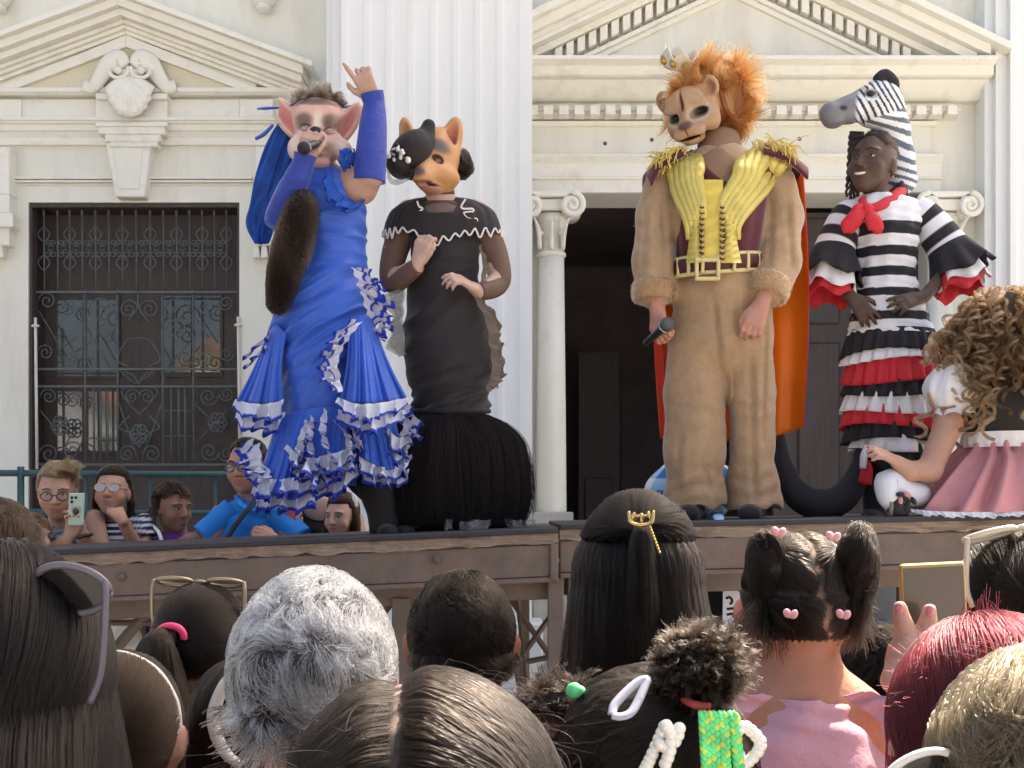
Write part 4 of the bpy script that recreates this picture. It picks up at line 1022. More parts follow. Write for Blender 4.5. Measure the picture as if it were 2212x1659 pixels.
# layers of tulle: fine threads that fall over the balloon
g = np.random.default_rng(17); n = 15000; K = 14
prof = spline(np.array([(898, 80, .14), (918, 108, .175), (955, 134, .222), (1010, 145, .255), (1070, 147, .262), (1120, 139, .255), (1150, 128, .235)], float), K)
th = g.uniform(0, 2 * np.pi, (n, 1)); off = np.abs(g.normal(size=(n, 1))) * .017; tt = np.linspace(0, 1, K)[None]
wob = .010 * np.sin(th * 11 + 3 * tt) + .006 * np.sin(th * 23 - 5 * tt + 1)
thw = th + .03 * np.sin(tt * 5 + th * 7) + g.normal(size=(n, 1)) * .05 * tt
rx = S(1, DW) * prof[None, :, 1] + (off + wob) * np.sin(tt * 2.4) ** .7; ry = prof[None, :, 2] + (off + wob) * np.sin(tt * 2.4) ** .7
end = 1 - .10 * g.random((n, 1)) ** 2
zz = EYE + (CV - (prof[0, 0] + (prof[None, :, 0] - prof[0, 0]) * end)) * DW / F
P = np.stack([W(975, 0, DW)[0] + S(5, DW) * np.sin(tt * 1.6) + rx * np.cos(thw), DW + ry * np.sin(thw), zz + 0 * th], -1)
P[..., 2] = np.maximum(P[..., 2], 1.632 + .0 * P[..., 2])
strands('tulle_threads', P, .0007, .0004, mat('tulle_thread', (.022, .018, .018), .8, spec=.1), wolf)
g = np.random.default_rng(5)
for k in [0, 1, 3, 6, 8, 9, 12, 14, 15]:
    a = R(180 + 180 * (k + .5) / 16); u = 988 + 142 * math.cos(a); P = [wP(u + g.normal() * 8, 1118 + 8 * g.random(), -.26 * abs(math.sin(a)) - .02), wP(u + 16, 1120 + 8 * g.random(), -.26 * abs(math.sin(a)) - .03), wP(u + 30, 1122, -.26 * abs(math.sin(a)) - .02)]
    G = strip(np.array(P), (0, 0, -1), (0, -1, 0), .045, 2, .014, .01, 6, 300 + k, ns=24)
    mesh('net_frill', grid(G), mat('pale_net', (.30, .28, .27), .8, alpha=.45), wolf)
# taupe side ruffles
M_taupe = mat('taupe_satin', (.27, .215, .165), .5, var=.2, vscale=20, bump=.003, bscale=40)
M_taupe2 = mat('grey_net', (.20, .185, .165), .7, alpha=.62)
for k in range(3):
    G = strip(np.array([wP(1022 + 6 * k, 640, -.13), wP(1048 + 6 * k, 690, -.12), wP(1058 + 7 * k, 750, -.10), wP(1062 + 6 * k, 800, -.09), wP(1050 + 4 * k, 842, -.08)]), (.7, -.5, -.25), (.4, -1, .1), .05 - .008 * k, 6, .018, .012, 10, 400 + k)
    mesh('side_ruffle', grid(G), M_taupe, wolf)
G = strip(np.array([wP(1034, 530, -.12), wP(1042, 570, -.11), wP(1038, 610, -.12)]), (.6, -.6, -.3), (.4, -1, .1), .03, 3, .012, .01, 8, 410)
mesh('side_ruffle', grid(G), M_taupe, wolf)
for k in range(2):
    G = strip(np.array([wP(884, 590, -.06), wP(874 - 4 * k, 640, -.08), wP(872 - 4 * k, 700, -.08), wP(880, 765, -.06)]), (-.8, -.35, -.35), (-.3, -1, .1), .075 - .02 * k, 5, .02, .01, 10, 430 + k)
    mesh('side_ruffle', grid(G), M_taupe2, wolf)
# ---- mask
s = SDF(wP(845, 440, -.30), wP(1020, 245, .16), .004)
TIP = wP(908, 378, -.20)
s.ell(wP(945, 340, 0), (.098, .12, .125), None, .02)
s.cap(wP(938, 352, -.06), wP(912, 382, -.165), .072, .042, .03); s.ell(wP(950, 385, -.05), (.085, .09, .05), None, .03)
s.ell(wP(928, 404, -.10), (.05, .055, .022), (0, 10, 0), .012); s.ell(wP(945, 410, -.02), (.06, .07, .03), None, .03)
s.ell(wP(906, 372, -.20), (.024, .02, .018), None, .012); s.ell(wP(948, 318, -.09), (.045, .03, .03), (0, 20, 0), .02)
s.ell(wP(925, 398, -.155), (.07, .03, .0035), (0, 4, 0), .005, '-')
s.ell(wP(944, 346, -.125), (.026, .03, .020), (0, 25, 0), .006, '-'); s.ell(wP(945, 350, -.095), (.017, .02, .012), None, .003)
s.ell(wP(898, 345, -.115), (.02, .03, .018), None, .006, '-')
for a, b, w, dy in (((962, 355), (987, 254), .046, -.02), ((886, 345), (873, 254), .036, .03)):
    A, B = wP(*a, dy), wP(*b, dy); cc_ = (A + B) / 2; L_ = np.linalg.norm(B - A) / 2; ang = math.degrees(math.atan2(B[0] - A[0], B[2] - A[2]))
    s.ell(cc_, (w, .028, L_ * 1.03), (0, ang, 0), .02); s.ell(cc_ + (0, -.03, 0) + (B - A) * -.01, (w * .55, .026, L_ * .8), (0, ang, 0), .008, '-')
VF = s.mesh(2); V = VF[0]
c = np.tile(np.array([.50, .255, .105]), (len(V), 1))
paint(c, V, wP(950, 318, -.1), (.05, .09, .034), (.13, .11, .095), .95, 3, (0, 20, 0)); paint(c, V, wP(906, 370, -.2), (.028, .05, .022), (.045, .04, .04), .95, 3)
paint(c, V, wP(925, 410, -.12), (.075, .09, .026), (.50, .22, .17), .9, 3); paint(c, V, wP(925, 398, -.15), (.075, .07, .009), (.10, .035, .03), .9, 3)
paint(c, V, wP(945, 425, -.06), (.07, .08, .03), (.52, .27, .20), .8); paint(c, V, wP(944, 346, -.12), (.030, .06, .024), (.06, .035, .03), .95, 3, (0, 25, 0)); paint(c, V, wP(946, 350, -.1), (.017, .05, .012), (.42, .24, .16), 1, 3)
paint(c, V, wP(918, 350, -.12), (.02, .08, .05), (.60, .36, .17), .7)
for a, b, w in (((962, 355), (987, 254), .046), ((886, 345), (873, 254), .036)):
    A, B = wP(*a, -.02), wP(*b, -.02); cc_ = (A + B) / 2; L_ = np.linalg.norm(B - A) / 2; ang = math.degrees(math.atan2(B[0] - A[0], B[2] - A[2]))
    paint(c, V, cc_ + (0, -.02, 0), (w * .5, .07, L_ * .7), (.38, .10, .06), .9, 2, (0, ang, 0))
wm = mesh('fox_mask', VF, M_mask, wolf, True, c)
# hair bun, ear
M_bhair = hair_mat('black_hair', (.022, .017, .015), .35, .4)
mesh('bun', ball(wP(998, 356, .03), (.038, .05, .055), 20, 14), mat('black_hair_core', (.012, .010, .010), .5), wolf)
v_ = dome(2500, 0, 0, None, None, 8)
strands('bun_hair', comb(v_, wP(998, 356, .03), (.039, .051, .056), lambda p, v: np.cross(v, [0, 1, .3]), .03, 5, .003, 0, (.15, 60), None, 2), .0007, .0004, M_bhair, wolf)
mesh('ear', ball(wP(983, 350, -.02), (.012, .02, .03), 12, 10, (0, 10, 0)), mat('plain_skin', (.48, .28, .22), .5), wolf)
# ---- hat
hat = mesh('hat', ball((0, 0, 0), (1, 1, 1), 8, 6), M_gown, wolf); bpy.data.objects.remove(hat)
s = SDF(wP(820, 400, -.34), wP(960, 250, .02), .004)
s.ell(wP(888, 330, -.13), (.078, .10, .105), (0, 42, 0), .02); s.ell(wP(858, 362, -.15), (.05, .11, .035), (0, 30, 0), .02)
s.cap(wP(918, 300, -.12), wP(926, 272, -.12), .042, .028, .02); s.ell(wP(900, 378, -.16), (.05, .05, .018), (0, -8, 0), .015)
hat = mesh('hat', s.mesh(2), M_gown, wolf)
for k in range(26):
    a = g.normal(size=3) * (.018, .012, .018)
    mesh('hat_flower', ball(wP(862, 335, -.25) + a, np.array((.012, .008, .010)) * g.uniform(.7, 1.3), 8, 6, g.uniform(0, 180, 3)), M_trimw if k % 4 else M_gown, hat)
G = strip(np.array([wP(838, 352, -.2), wP(848, 385, -.22), wP(885, 384, -.22)]), (-.1, -.3, -.4), (0, -1, 0), .04, 2, .008, .0, 6, 470, ns=20)
mesh('hat_veil', grid(G), mat('hat_net', (.2, .17, .15), .7, alpha=.55), hat)
# ================================================================ performer in the lion suit
DL = 5.0
def lP(u, v, dy=0.): return W(u, v, DL + dy)
lion = thing('person', 'performer in tan plush lion suit with orange mane, burgundy vest and orange cape', 'person', lP(1560, 1120) * (1, 1, 0) + (0, 0, 1.635))
FUR = (.36, .235, .135)
M_plush = mat('tan_plush', FUR, .95, bump=.004, bscale=55, var=.16, vscale=22, sheen=.5, bump2=.008, b2scale=9)
M_fur = hair_mat('tan_plush_pile', (.34, .215, .12), .6, .75, .22)
# suit: arms, trunk, legs
s = SDF(lP(1350, 1150, -.3), lP(1760, 330, .3), .009)
s.chain([lP(1555, 385), lP(1552, 470), lP(1552, 560), lP(1555, 640)], [.15, .165, .155, .165], .05)
s.ell(lP(1552, 470, -.01), (.20, .14, .22), None, .05)
s.chain([lP(1432, 395), lP(1416, 470), lP(1408, 560, -.04), lP(1410, 628, -.08)], [.075, .08, .082, .074], .03)
s.chain([lP(1676, 395), lP(1690, 470), lP(1688, 560, -.06), lP(1664, 622, -.13)], [.075, .08, .082, .074], .03)
s.ell(lP(1557, 640), (.215, .165, .14), None, .06); s.ell(lP(1557, 730, -.0), (.215, .16, .17), None, .05)
s.chain([lP(1507, 690), lP(1501, 850), lP(1502, 980, -.01), lP(1500, 1085)], [.115, .118, .122, .132], .015)
s.chain([lP(1607, 690), lP(1617, 850), lP(1622, 980), lP(1626, 1085)], [.115, .108, .105, .122], .015)
s.ell(lP(1567, 1010), (.008, .4, .25), (0, 1, 0), .03, '-')
VF = s.mesh(1)
V = VF[0]; N_ = vnoise(V * (1, 1, .45), 16, 3) * .005 + vnoise(V * (1, 1, 1.6), 11, 8) * .006 * np.clip((lP(0, 900)[2] - V[:, 2:]) / .3 + .3, .3, 1); V += N_ * (1, 1, .4)
Uq = CU + V[:, 0] * F / V[:, 1]; Vq = CV - (V[:, 2] - EYE) * F / V[:, 1]; fr_ = (V[:, 1] < DL).astype(float)
def crease(ua, va, ub, vb, w, depth, ridge=.5):
    t_ = np.clip((Vq - va) / (vb - va), 0, 1); dist = Uq - (ua + (ub - ua) * t_); win = np.clip(np.minimum(Vq - va, vb - Vq) / 40 + .2, 0, 1)
    V[:, 1] += fr_ * win * (depth * np.exp(-(dist / w) ** 2) - ridge * depth * np.exp(-((dist - 2.2 * w) / (1.4 * w)) ** 2))
crease(1622, 770, 1630, 1085, 6, .016); crease(1655, 690, 1648, 960, 5, .012); crease(1540, 640, 1566, 880, 6, .012); crease(1470, 930, 1455, 1085, 7, .012); crease(1520, 1000, 1545, 1090, 6, .012); crease(1590, 640, 1600, 800, 7, .009)
crease(1395, 420, 1388, 600, 6, .010); crease(1432, 440, 1438, 600, 6, .010); crease(1700, 420, 1712, 590, 6, .010); crease(1668, 450, 1660, 590, 6, .010)
V[:, 1] += fr_ * .006 * np.sin(Vq * .16 + 2.5 * np.sin(Uq * .03) + 1) * (np.exp(-((Vq - 1050) / 40) ** 2) + np.exp(-((Vq - 880) / 35) ** 2) + .8 * np.exp(-((Vq - 520) / 40) ** 2) * (np.abs(Uq - 1555) > 90))
zc = lP(0, 1095)[2]
V[:, 2] = np.maximum(V[:, 2], zc + .012 * np.sin(V[:, 0] * 60))
suit = mesh('plush_suit', VF, M_plush, lion)
strands('plush_pile', fur(VF, 60000, .011, (0, -.1, -1), .55, .5, 3, 7, lenvar=.5), .0009, .0004, M_fur, suit)
# cuffs
for a, b in ((lP(1412, 612, -.085), lP(1411, 648, -.09)), (lP(1664, 604, -.13), lP(1655, 640, -.15))):
    VFc = tube([a, (a + b) / 2, b], [.080, .084, .078], 28, 12); mesh('cuff', VFc, M_plush, lion)
    strands('cuff_pile', fur(VFc, 4000, .011, (0, -.1, -1), .5, .5, 3, 9), .0009, .0004, M_fur, lion)
# hands
s = SDF(lP(1370, 760, -.32), lP(1500, 600, .06), .005)
s.chain([lP(1412, 620, -.085), lP(1420, 668, -.12)], [.037, .031], .02)
hand(s, lP(1420, 668, -.12), lP(1426, 715, -.14) - lP(1420, 668, -.12), (-.75, -.65, 0), 1, curl=(60, 66, 70, 74), thumb=22, k=1.15, spread=3, tcurl=30)
skin_mesh(s.mesh(2), lion, (.46, .22, .155), 'hand')
s = SDF(lP(1560, 760, -.40), lP(1710, 590, .02), .005)
s.chain([lP(1660, 610, -.14), lP(1646, 655, -.19)], [.038, .032], .02)
hand(s, lP(1646, 655, -.19), lP(1628, 700, -.22) - lP(1646, 655, -.19), (-.2, -1, .1), 1, curl=(38, 42, 46, 50), thumb=26, k=1.15, spread=4)
skin_mesh(s.mesh(2), lion, (.46, .22, .155), 'hand')
microphone('grey topped microphone held low by the lion performer', lP(1441, 701, -.21), lP(1394, 742, -.08), .030, (.12, .12, .125))
# shoes
for u, dy in ((1492, -.05), (1625, -.05)):
    mesh('shoe', tube([lP(u, 1112, dy + .12), lP(u, 1105, dy), lP(u - 8, 1112, dy - .12)], [.045, .058, .042], 14, 11, squash=.75), M_black, lion)
# ---- vest (burgundy), open at the front over a yellow panel
M_vest = mat('burgundy_velvet', (.085, .010, .018), .85, sheen=.5, bump=.002, bscale=90, var=.15, bump2=.004, b2scale=10)
rows = [(335, 1475, 1640, 0, .10), (355, 1440, 1682, 0, .15), (400, 1442, 1668, 0, .175), (450, 1448, 1658, -.01, .18), (520, 1454, 1648, -.01, .175), (575, 1462, 1640, -.01, .17), (600, 1466, 1640, -.01, .17)]
VG = garment(rows, DL, 70, 120, lambda th, t, A: .003 * np.sin(th * 13 + t * 5))
tv = np.linspace(0, 1, 120, endpoint=False) * 2 * np.pi
fr = np.exp(-(np.angle(np.exp(1j * (tv - 1.5 * np.pi))) / .45) ** 2)
VG[..., 2] -= ((1 - np.linspace(0, 1, 70)) ** 3)[:, None] * fr[None] * S(115, DL)
VG[..., 1] -= ((1 - np.linspace(0, 1, 70)) ** 3)[:, None] * fr[None] * .075
mesh('vest', grid(VG, True), M_vest, lion)
for sg, pts in ((-1, [lP(1470, 345, -.02), lP(1425, 362, -.02), lP(1402, 395, -.01), lP(1418, 425, .0)]), (1, [lP(1640, 340, -.02), lP(1690, 352, -.02), lP(1726, 380, 0), lP(1706, 420, 0)])):
    P = np.array(pts)
    n = 26; th = np.linspace(-1.3, 1.3, 20)
    c0 = spline(P[:3], n)
    G = np.zeros((n, 20, 3))
    for i in range(n):
        r_ = .082 + .022 * i / n
        G[i] = c0[i] + np.c_[sg * .02 * np.cos(th) * (i / n), r_ * np.sin(th) * 1.25, r_ * (np.cos(th) - .45) - .03 * (i / n)]
    thick(mesh('cap_sleeve', grid(G), M_vest, lion), .012)
M_gold = mat('yellow_satin', (.60, .46, .075), .38, sheen=.2, bump=.004, bscale=28, var=.15, vscale=12)
M_gold2 = mat('gold_lame', (.58, .47, .12), .35, metal=.25, bump=.005, bscale=35, var=.2, vscale=16)
def tors(u, v, add=0.):
    """point on the front of the trunk"""
    x = min(1, abs((u - 1552) / 108.)); return lP(u, v, -.185 * math.sqrt(max(.02, 1 - x * x)) + .0 - add)
mesh('front_panel', grid(np.array([[tors(1517 + (1562 - 1517) * a, v, .034 + .004 * math.sin(v * .2 + a * 3)) for a in np.linspace(0, 1, 8)] for v in np.linspace(388, 566, 40)])), M_gold, lion)
# padded collar: five tubes each side from shoulder to the waist
for sg, tops, mids in ((-1, [(1446, 356), (1458, 347), (1470, 340), (1482, 335), (1494, 332), (1505, 331)], [(1484, 478), (1492, 471), (1500, 464), (1507, 457), (1514, 449), (1520, 440)]),
                       (1, [(1700, 340), (1684, 331), (1666, 325), (1648, 323), (1630, 325), (1612, 331)], [(1598, 478), (1589, 470), (1580, 462), (1572, 454), (1565, 446), (1559, 437)])):
    for k in range(6):
        a, b = tops[k], mids[k]
        m_ = ((a[0] * .5 + b[0] * .5) + sg * 4, a[1] * .5 + b[1] * .5)
        P = [lP(a[0], a[1], .03), lP(a[0] * .88 + b[0] * .12, a[1] * .88 + b[1] * .12, -.085), tors(a[0] * .7 + b[0] * .3, a[1] * .7 + b[1] * .3, .018), tors(*m_, .026), tors(*b, .03), tors(b[0] - sg * 3, b[1] + 40, .022)]
        mesh('collar_roll', tube(P, [.018, .026, .026, .0225, .018, .010], 12, 44), M_gold2, lion)
for sg, qa, qb in ((-1, [(1446, 356), (1484, 478)], [(1508, 331), (1522, 440)]), (1, [(1700, 340), (1598, 478)], [(1608, 331), (1557, 437)])):
    G = np.array([[tors((qa[0][0] * (1 - b) + qa[1][0] * b) * (1 - a) + (qb[0][0] * (1 - b) + qb[1][0] * b) * a, (qa[0][1] * (1 - b) + qa[1][1] * b) * (1 - a) + (qb[0][1] * (1 - b) + qb[1][1] * b) * a, .012) for a in np.linspace(0, 1, 10)] for b in np.linspace(.1, 1, 24)])
    thick(mesh('collar_backing', grid(G), M_gold2, lion), .01)
# lower gathered panels of the collar
for sg, xs_ in ((-1, (1483, 1516)), (1, (1560, 1600))):
    G = np.array([[tors(xs_[0] + (xs_[1] - xs_[0]) * a, v, .034 + .012 * math.sin(a * 3.14) + .004 * math.sin(v * .45 + a * 4)) for a in np.linspace(0, 1, 14)] for v in np.linspace(455, 568, 60)])
    w = (.55 + .45 * np.abs(np.linspace(-1, 1, 60)) ** 1.2)[:, None]
    cx_ = G[:, :, 0].mean(1, keepdims=True); G[..., 0] = cx_ + (G[..., 0] - cx_) * w * 1.1
    mesh('collar_gather', grid(G), M_gold2, lion)
    for k in range(20):
        v = 440 + k * 6.2; u = xs_[1] if sg < 0 else xs_[0]
        mesh('lacing', tube([tors(u - 5, v, .042), tors(u, v + 3, .05), tors(u + 5, v + 1, .042)], .0035, 6, 7), M_vest if k % 2 else M_gold2, lion)
# epaulette fringe
g = np.random.default_rng(9)
for c0, c1, dirx, n in ((lP(1472, 322, -.07), lP(1428, 344, -.09), -.6, 150), (lP(1640, 306, -.06), lP(1706, 330, -.07), .55, 190)):
    t = g.random((n, 1)); root = c0 * (1 - t) + c1 * t + g.normal(size=(n, 3)) * (.012, .03, .01)
    P = [root]; d = np.tile([dirx, -.35, -.45], (n, 1)) + g.normal(size=(n, 3)) * .3
    for k in range(6): d = nrm(d + np.array([0, 0, -.25]) + g.normal(size=(n, 3)) * .25); P.append(P[-1] + d * .013)
    strands('fringe', np.stack(P, 1), .0028, .0018, mat('fringe_yarn', (.62, .47, .11), .6), lion)
# neck
M_nude = mat('tan_undershirt', (.24, .145, .085), .85, bump=.003, bscale=30, var=.1)
mesh('neck_piece', tube([lP(1552, 300, .02), lP(1555, 345, -.01), lP(1552, 380, -.03), lP(1545, 410, -.02)], [.085, .10, .135, .17], 26, 20, up=(0, 1, 0)), M_nude, lion)
# ---- belt
P = [lP(1552 + 98 * math.cos(a), 574 - 8 * math.cos(a) + 6 * math.sin(a), -.015 + .185 * math.sin(a)) for a in np.linspace(0, 2 * np.pi, 41)]
P = np.array(P)
M_cream = mat('cream_braid', (.62, .50, .24), .6, bump=.002, bscale=80)
belt = mesh('belt', tube(P - (0, 0, 0), .014, 12, 120, squash=2.3), mat('belt_core', (.06, .012, .012), .6), lion)
for dz in (-.034, .034): mesh('belt_braid', tube(P + (0, 0, dz), .009, 8, 120), M_cream, belt)
for k in range(9):
    a = R(180 + 180 * (k + .5) / 9); c_ = lP(1552 + 100 * math.cos(a), 574 - 8 * math.cos(a) + 6 * math.sin(a), -.015 + .205 * math.sin(a))
    mesh('belt_bar', tube([c_ + (0, .004, .036), c_ + (0, -.002, 0), c_ + (0, .004, -.036)], .0075, 8, 7), M_cream, belt)
bc = lP(1528, 582, -.215)
bevel(mesh('buckle', join([box(bc[0] - .05, bc[0] + .05, bc[1] - .012, bc[1] + .01, bc[2] + .03, bc[2] + .045), box(bc[0] - .05, bc[0] + .05, bc[1] - .012, bc[1] + .01, bc[2] - .045, bc[2] - .03), box(bc[0] - .05, bc[0] - .036, bc[1] - .012, bc[1] + .01, bc[2] - .0302, bc[2] + .0302), box(bc[0] + .036, bc[0] + .05, bc[1] - .012, bc[1] + .01, bc[2] - .0302, bc[2] + .0302)]), M_cream, belt, False), .004)
# ---- cape
M_cape = mat('orange_satin', (.82, .20, .006), .45, sheen=.2, var=.12, vscale=4, bump=.004, bscale=7, trans=.3)
M_red = mat('red_lining', (.62, .03, .008), .5, var=.1, trans=.3)
T_ = spline([lP(1420, 375, .1), lP(1480, 345, .17), lP(1560, 335, .2), lP(1650, 345, .17), lP(1733, 372, .06)], 70)
B_ = spline([lP(1428, 945, .12), lP(1480, 955, .2), lP(1560, 955, .24), lP(1660, 945, .2), lP(1732, 925, .12)], 70)
t = np.linspace(0, 1, 50)[:, None, None]; G = T_[None] * (1 - t) + B_[None] * t
G[..., 1] += .03 * np.sin(np.linspace(0, 22, 70))[None] * t[..., 0] + .02 * np.sin(np.linspace(0, 9, 70) + 2)[None] * t[..., 0]
G[..., 0] += .02 * np.sin(np.pi * t[..., 0]) * np.linspace(-1, 1, 70)[None] * 1.2
thick(mesh('cape', grid(G), M_cape, lion), .004)
for col_, wd in ((0, .05), (69, .022)):
    e = G[:, col_]; sg = -1 if col_ == 0 else 1
    E = np.stack([e + np.array([sg * -.000, -.012 - .002, 0]) + np.array([-sg * wd * (.15 + .85 * np.clip(1 - tt if col_ else .6, 0, 1)), -.03, 0]) * q_ for tt in [0.5] for q_ in np.linspace(0, 1, 6)], 1)
    w = np.linspace(1, .25, 50)[:, None, None] if col_ else np.ones((50, 1, 1))
    E = e[:, None] + (E - e[:, None]) * w
    thick(mesh('cape_border', grid(E), M_red, lion), .004)
# ---- head: mask facing down to the left
LC = lP(1502, 238, -.03)
HF = hframe(-30, -30, 8)
def ml(x, f, z): return LC + HF @ np.array([x, f, z])
s = SDF(LC - .26, LC + .26, .0045)
E = lambda p, r, kk=.02, op='+': s.ell(ml(*p), r, HF, kk, op)
E((0, 0, .02), (.108, .115, .118), .02); E((0, .085, .06), (.082, .035, .05), .025); E((0, .105, -.05), (.06, .055, .045), .03); E((0, .142, -.028), (.036, .024, .022), .014)
E((0, .105, .0), (.032, .045, .05), .02); E((0, .10, -.095), (.045, .05, .02), .012)
for sx in (-1, 1):
    E((sx * .036, .132, -.060), (.034, .028, .028), .015); E((sx * .058, .09, .040), (.040, .026, .018), .015); E((sx * .078, .055, -.04), (.036, .045, .05), .03)
    E((sx * .056, .112, .003), (.040, .045, .022), .006, '-')
    E((sx * .104, .03, .075), (.036, .020, .046), .012); E((sx * .108, .052, .074), (.024, .018, .034), .005, '-')
E((0, .145, -.080), (.05, .04, .005), .005, '-'); E((0, .115, .065), (.005, .03, .05), .010, '-')
VF = s.mesh(2); V = VF[0]
c = np.tile(np.array([.38, .225, .125]), (len(V), 1))
def lpaint(p, r, cc, a=1, pw=3):
    q = (V - LC) @ HF - np.array(p); w = a * np.exp(-((q / np.array(r)) ** 2).sum(1) ** pw); c[:] = c * (1 - w[:, None]) + np.array(cc) * w[:, None]
lpaint((0, .1, .075), (.085, .08, .045), (.44, .28, .165), .8, 2)
for sx in (-1, 1):
    lpaint((sx * .056, .11, .003), (.050, .07, .032), (.48, .39, .29), 1, 4); lpaint((sx * .056, .10, .002), (.036, .08, .019), (.012, .009, .008), 1, 4)
    lpaint((sx * .036, .14, -.06), (.034, .04, .026), (.42, .26, .165), .8); lpaint((sx * .108, .05, .074), (.022, .03, .032), (.20, .10, .055), .9)
lpaint((0, .16, -.024), (.034, .03, .018), (.085, .045, .038), .95); lpaint((0, .14, -.080), (.055, .06, .007), (.05, .025, .02), .95); lpaint((0, .12, .03), (.016, .06, .06), (.28, .155, .08), .8)
lpaint((0, .16, -.05), (.004, .03, .03), (.06, .03, .025), .8)
lm = mesh('lion_mask', VF, M_mask, lion, True, c)
# mane
MC_ = lP(1549, 214, .055)
v_ = dome(15000, 0, 0, HF, lambda v: (v[:, 1] < .82) , 21)
mr = np.array((.135, .125, .155))
P = comb(v_, MC_, mr, lambda p, v: nrm(v * 1.0 + np.array([0, -.35, -.15])) + 0, .052, 8, .0, .3, (.6, 24), HF, 22, .55, .4, (.8, 60))
strands('mane', P, .0014, .0004, hair_mat('orange_mane', (.27, .088, .024), .5, .6, .35, (.33, .13, .045)), lion)
mesh('mane_core', ball(MC_, mr * .98, 26, 18, HF), mat('mane_base', (.16, .05, .015), .95), lion)
v_ = dome(3000, 0, 0, HF, lambda v: (v[:, 2] > .60) & (v[:, 1] > -.1), 25)
P = comb(v_, ml(0, -.01, .03), (.11, .115, .118), lambda p, v: nrm(v * .5 + np.array([0, .7, .1])), .042, 7, .0, .3, (.6, 26), HF, 26, .5, .4, (.8, 60))
strands('forelock', P, .0013, .0004, MATS['orange_mane'], lion)
# crown
CC = lP(1468, 128, -.06); CF = hframe(-30, -22, -22)
crown = thing('crown', 'small white and gold crown tilted on the lion mane', 'crown', CC)
n = 48; th = np.linspace(0, 2 * np.pi, n, endpoint=False); G = np.zeros((6, n, 3))
pt = np.abs(((th * 6 / (2 * np.pi)) % 1) - .5) * 2
for i in range(6):
    t_ = i / 5; hh = -.04 + t_ * (.045 + .04 * pt); r_ = .056 + .018 * t_
    L_ = np.c_[r_ * np.cos(th), r_ * np.sin(th), hh]; G[i] = CC + L_ @ CF.T
thick(mesh('band', grid(G, True), mat('crown_white', (.62, .58, .50), .4), crown), .005)
for k in range(8):
    a = th[k * 6]; p = CC + CF @ np.array([.068 * math.cos(a), .068 * math.sin(a), -.01]); mesh('gold_leaf', ball(p, (.016, .012, .02), 8, 6), mat('gold_paint', (.42, .27, .07), .35, metal=.7), crown)
# ================================================================ performer with the zebra headpiece
DZ = 5.25
def zP(u, v, dy=0.): return W(u, v, DZ + dy)
zeb = thing('person', 'smiling performer in black and white striped dress, red neckerchief and zebra headpiece, hands on hips', 'person', zP(1930, 1120) * (1, 1, 0) + (0, 0, 1.65))
ZB, ZW, ZR = (.016, .014, .018), (.70, .70, .73), (.52, .022, .035)
HZ = hframe(-42, 4, -6); HC = zP(1886, 358, -.02); KZ = 1.16
s = SDF(zP(1800, 740, -.3), zP(2110, 260, .25), .005)
Lz = face(s, HC, HZ, KZ, .88)
s.chain([zP(1890, 400, .01), zP(1897, 440, .0), zP(1905, 480)], [.055, .052, .09], .03)
s.chain([zP(1848, 462), zP(1962, 458)], [.055, .055], .04)
s.chain([zP(1905, 480), zP(1915, 640)], [.1, .1], .04)
s.chain([zP(1842, 470), zP(1793, 570, -.02), zP(1835, 640, -.10)], [.045, .036, .026], .015)
s.chain([zP(1974, 466), zP(2072, 560, -.02), zP(1995, 642, -.12)], [.045, .036, .026], .015)
hand(s, zP(1838, 640, -.105), zP(1862, 668, -.13) - zP(1838, 640, -.105), (-.3, -.9, .3), -1, curl=(14, 18, 22, 26), thumb=40, k=1.0, spread=8)
hand(s, zP(1990, 642, -.12), zP(1952, 652, -.16) - zP(1990, 642, -.12), (.1, -.85, .5), 1, curl=(12, 16, 20, 24), thumb=38, k=1.0, spread=8)
VF = s.mesh(1); c = face_cols(VF[0], HC, HZ, KZ, SKIN_D, (.11, .045, .04))
skin_mesh(VF, zeb, c)
face_bits(Lz, zeb, KZ, True, .85, .7)
mesh('teeth', tube([Lz(-.025, .088, -.050), Lz(-.012, .100, -.056), Lz(0, .104, -.058), Lz(.012, .100, -.056), Lz(.025, .088, -.050)], [.0015, .0055, .0062, .0055, .0015], 8, 17), mat('teeth_white', (.7, .68, .62), .3), zeb)
mesh('earring', ball(Lz(.079, -.01, -.045), .006, 8, 6), mat('gold_paint', (.42, .27, .07), .35, metal=.7), zeb)
v_ = dome(2600, 0, 0, None, lambda v: (v[:, 2] > .25) & (v[:, 1] < .75), 31)
strands('cropped_hair', comb(v_, Lz(0, -.012, .037), np.array((.075, .095, .089)) * KZ, lambda p, v: np.tile([0, -1, .2], (len(p), 1)), .03, 4, .003, 0, (.2, 60), HZ, 3), .0008, .0005, M_bhair, zeb)
for k in range(7):
    u0 = 1838 + k * 4; P = [zP(u0, 285, .02 - .01 * k), zP(u0 - 3, 330, -.02), zP(u0 - 6 + (k % 3) * 3, 380, -.03), zP(u0 - 10 + (k % 2) * 4, 425 + 4 * (k % 3), -.02)]
    B = spline(P, 60); w = np.linspace(0, 60, 60)
    B = B + np.c_[.003 * np.sin(w), .003 * np.cos(w), 0 * w]
    mesh('braid', tube(B, [.008, .008, .006], 6, 60), mat('braid_hair', (.02, .015, .013), .5), zeb)
mesh('loose_hair', tube([zP(1938, 400, .03), zP(1950, 415, .04), zP(1958, 440, .04)], [.03, .025, .008], 10, 10), mat('braid_hair', (.02, .015, .013), .5), zeb)
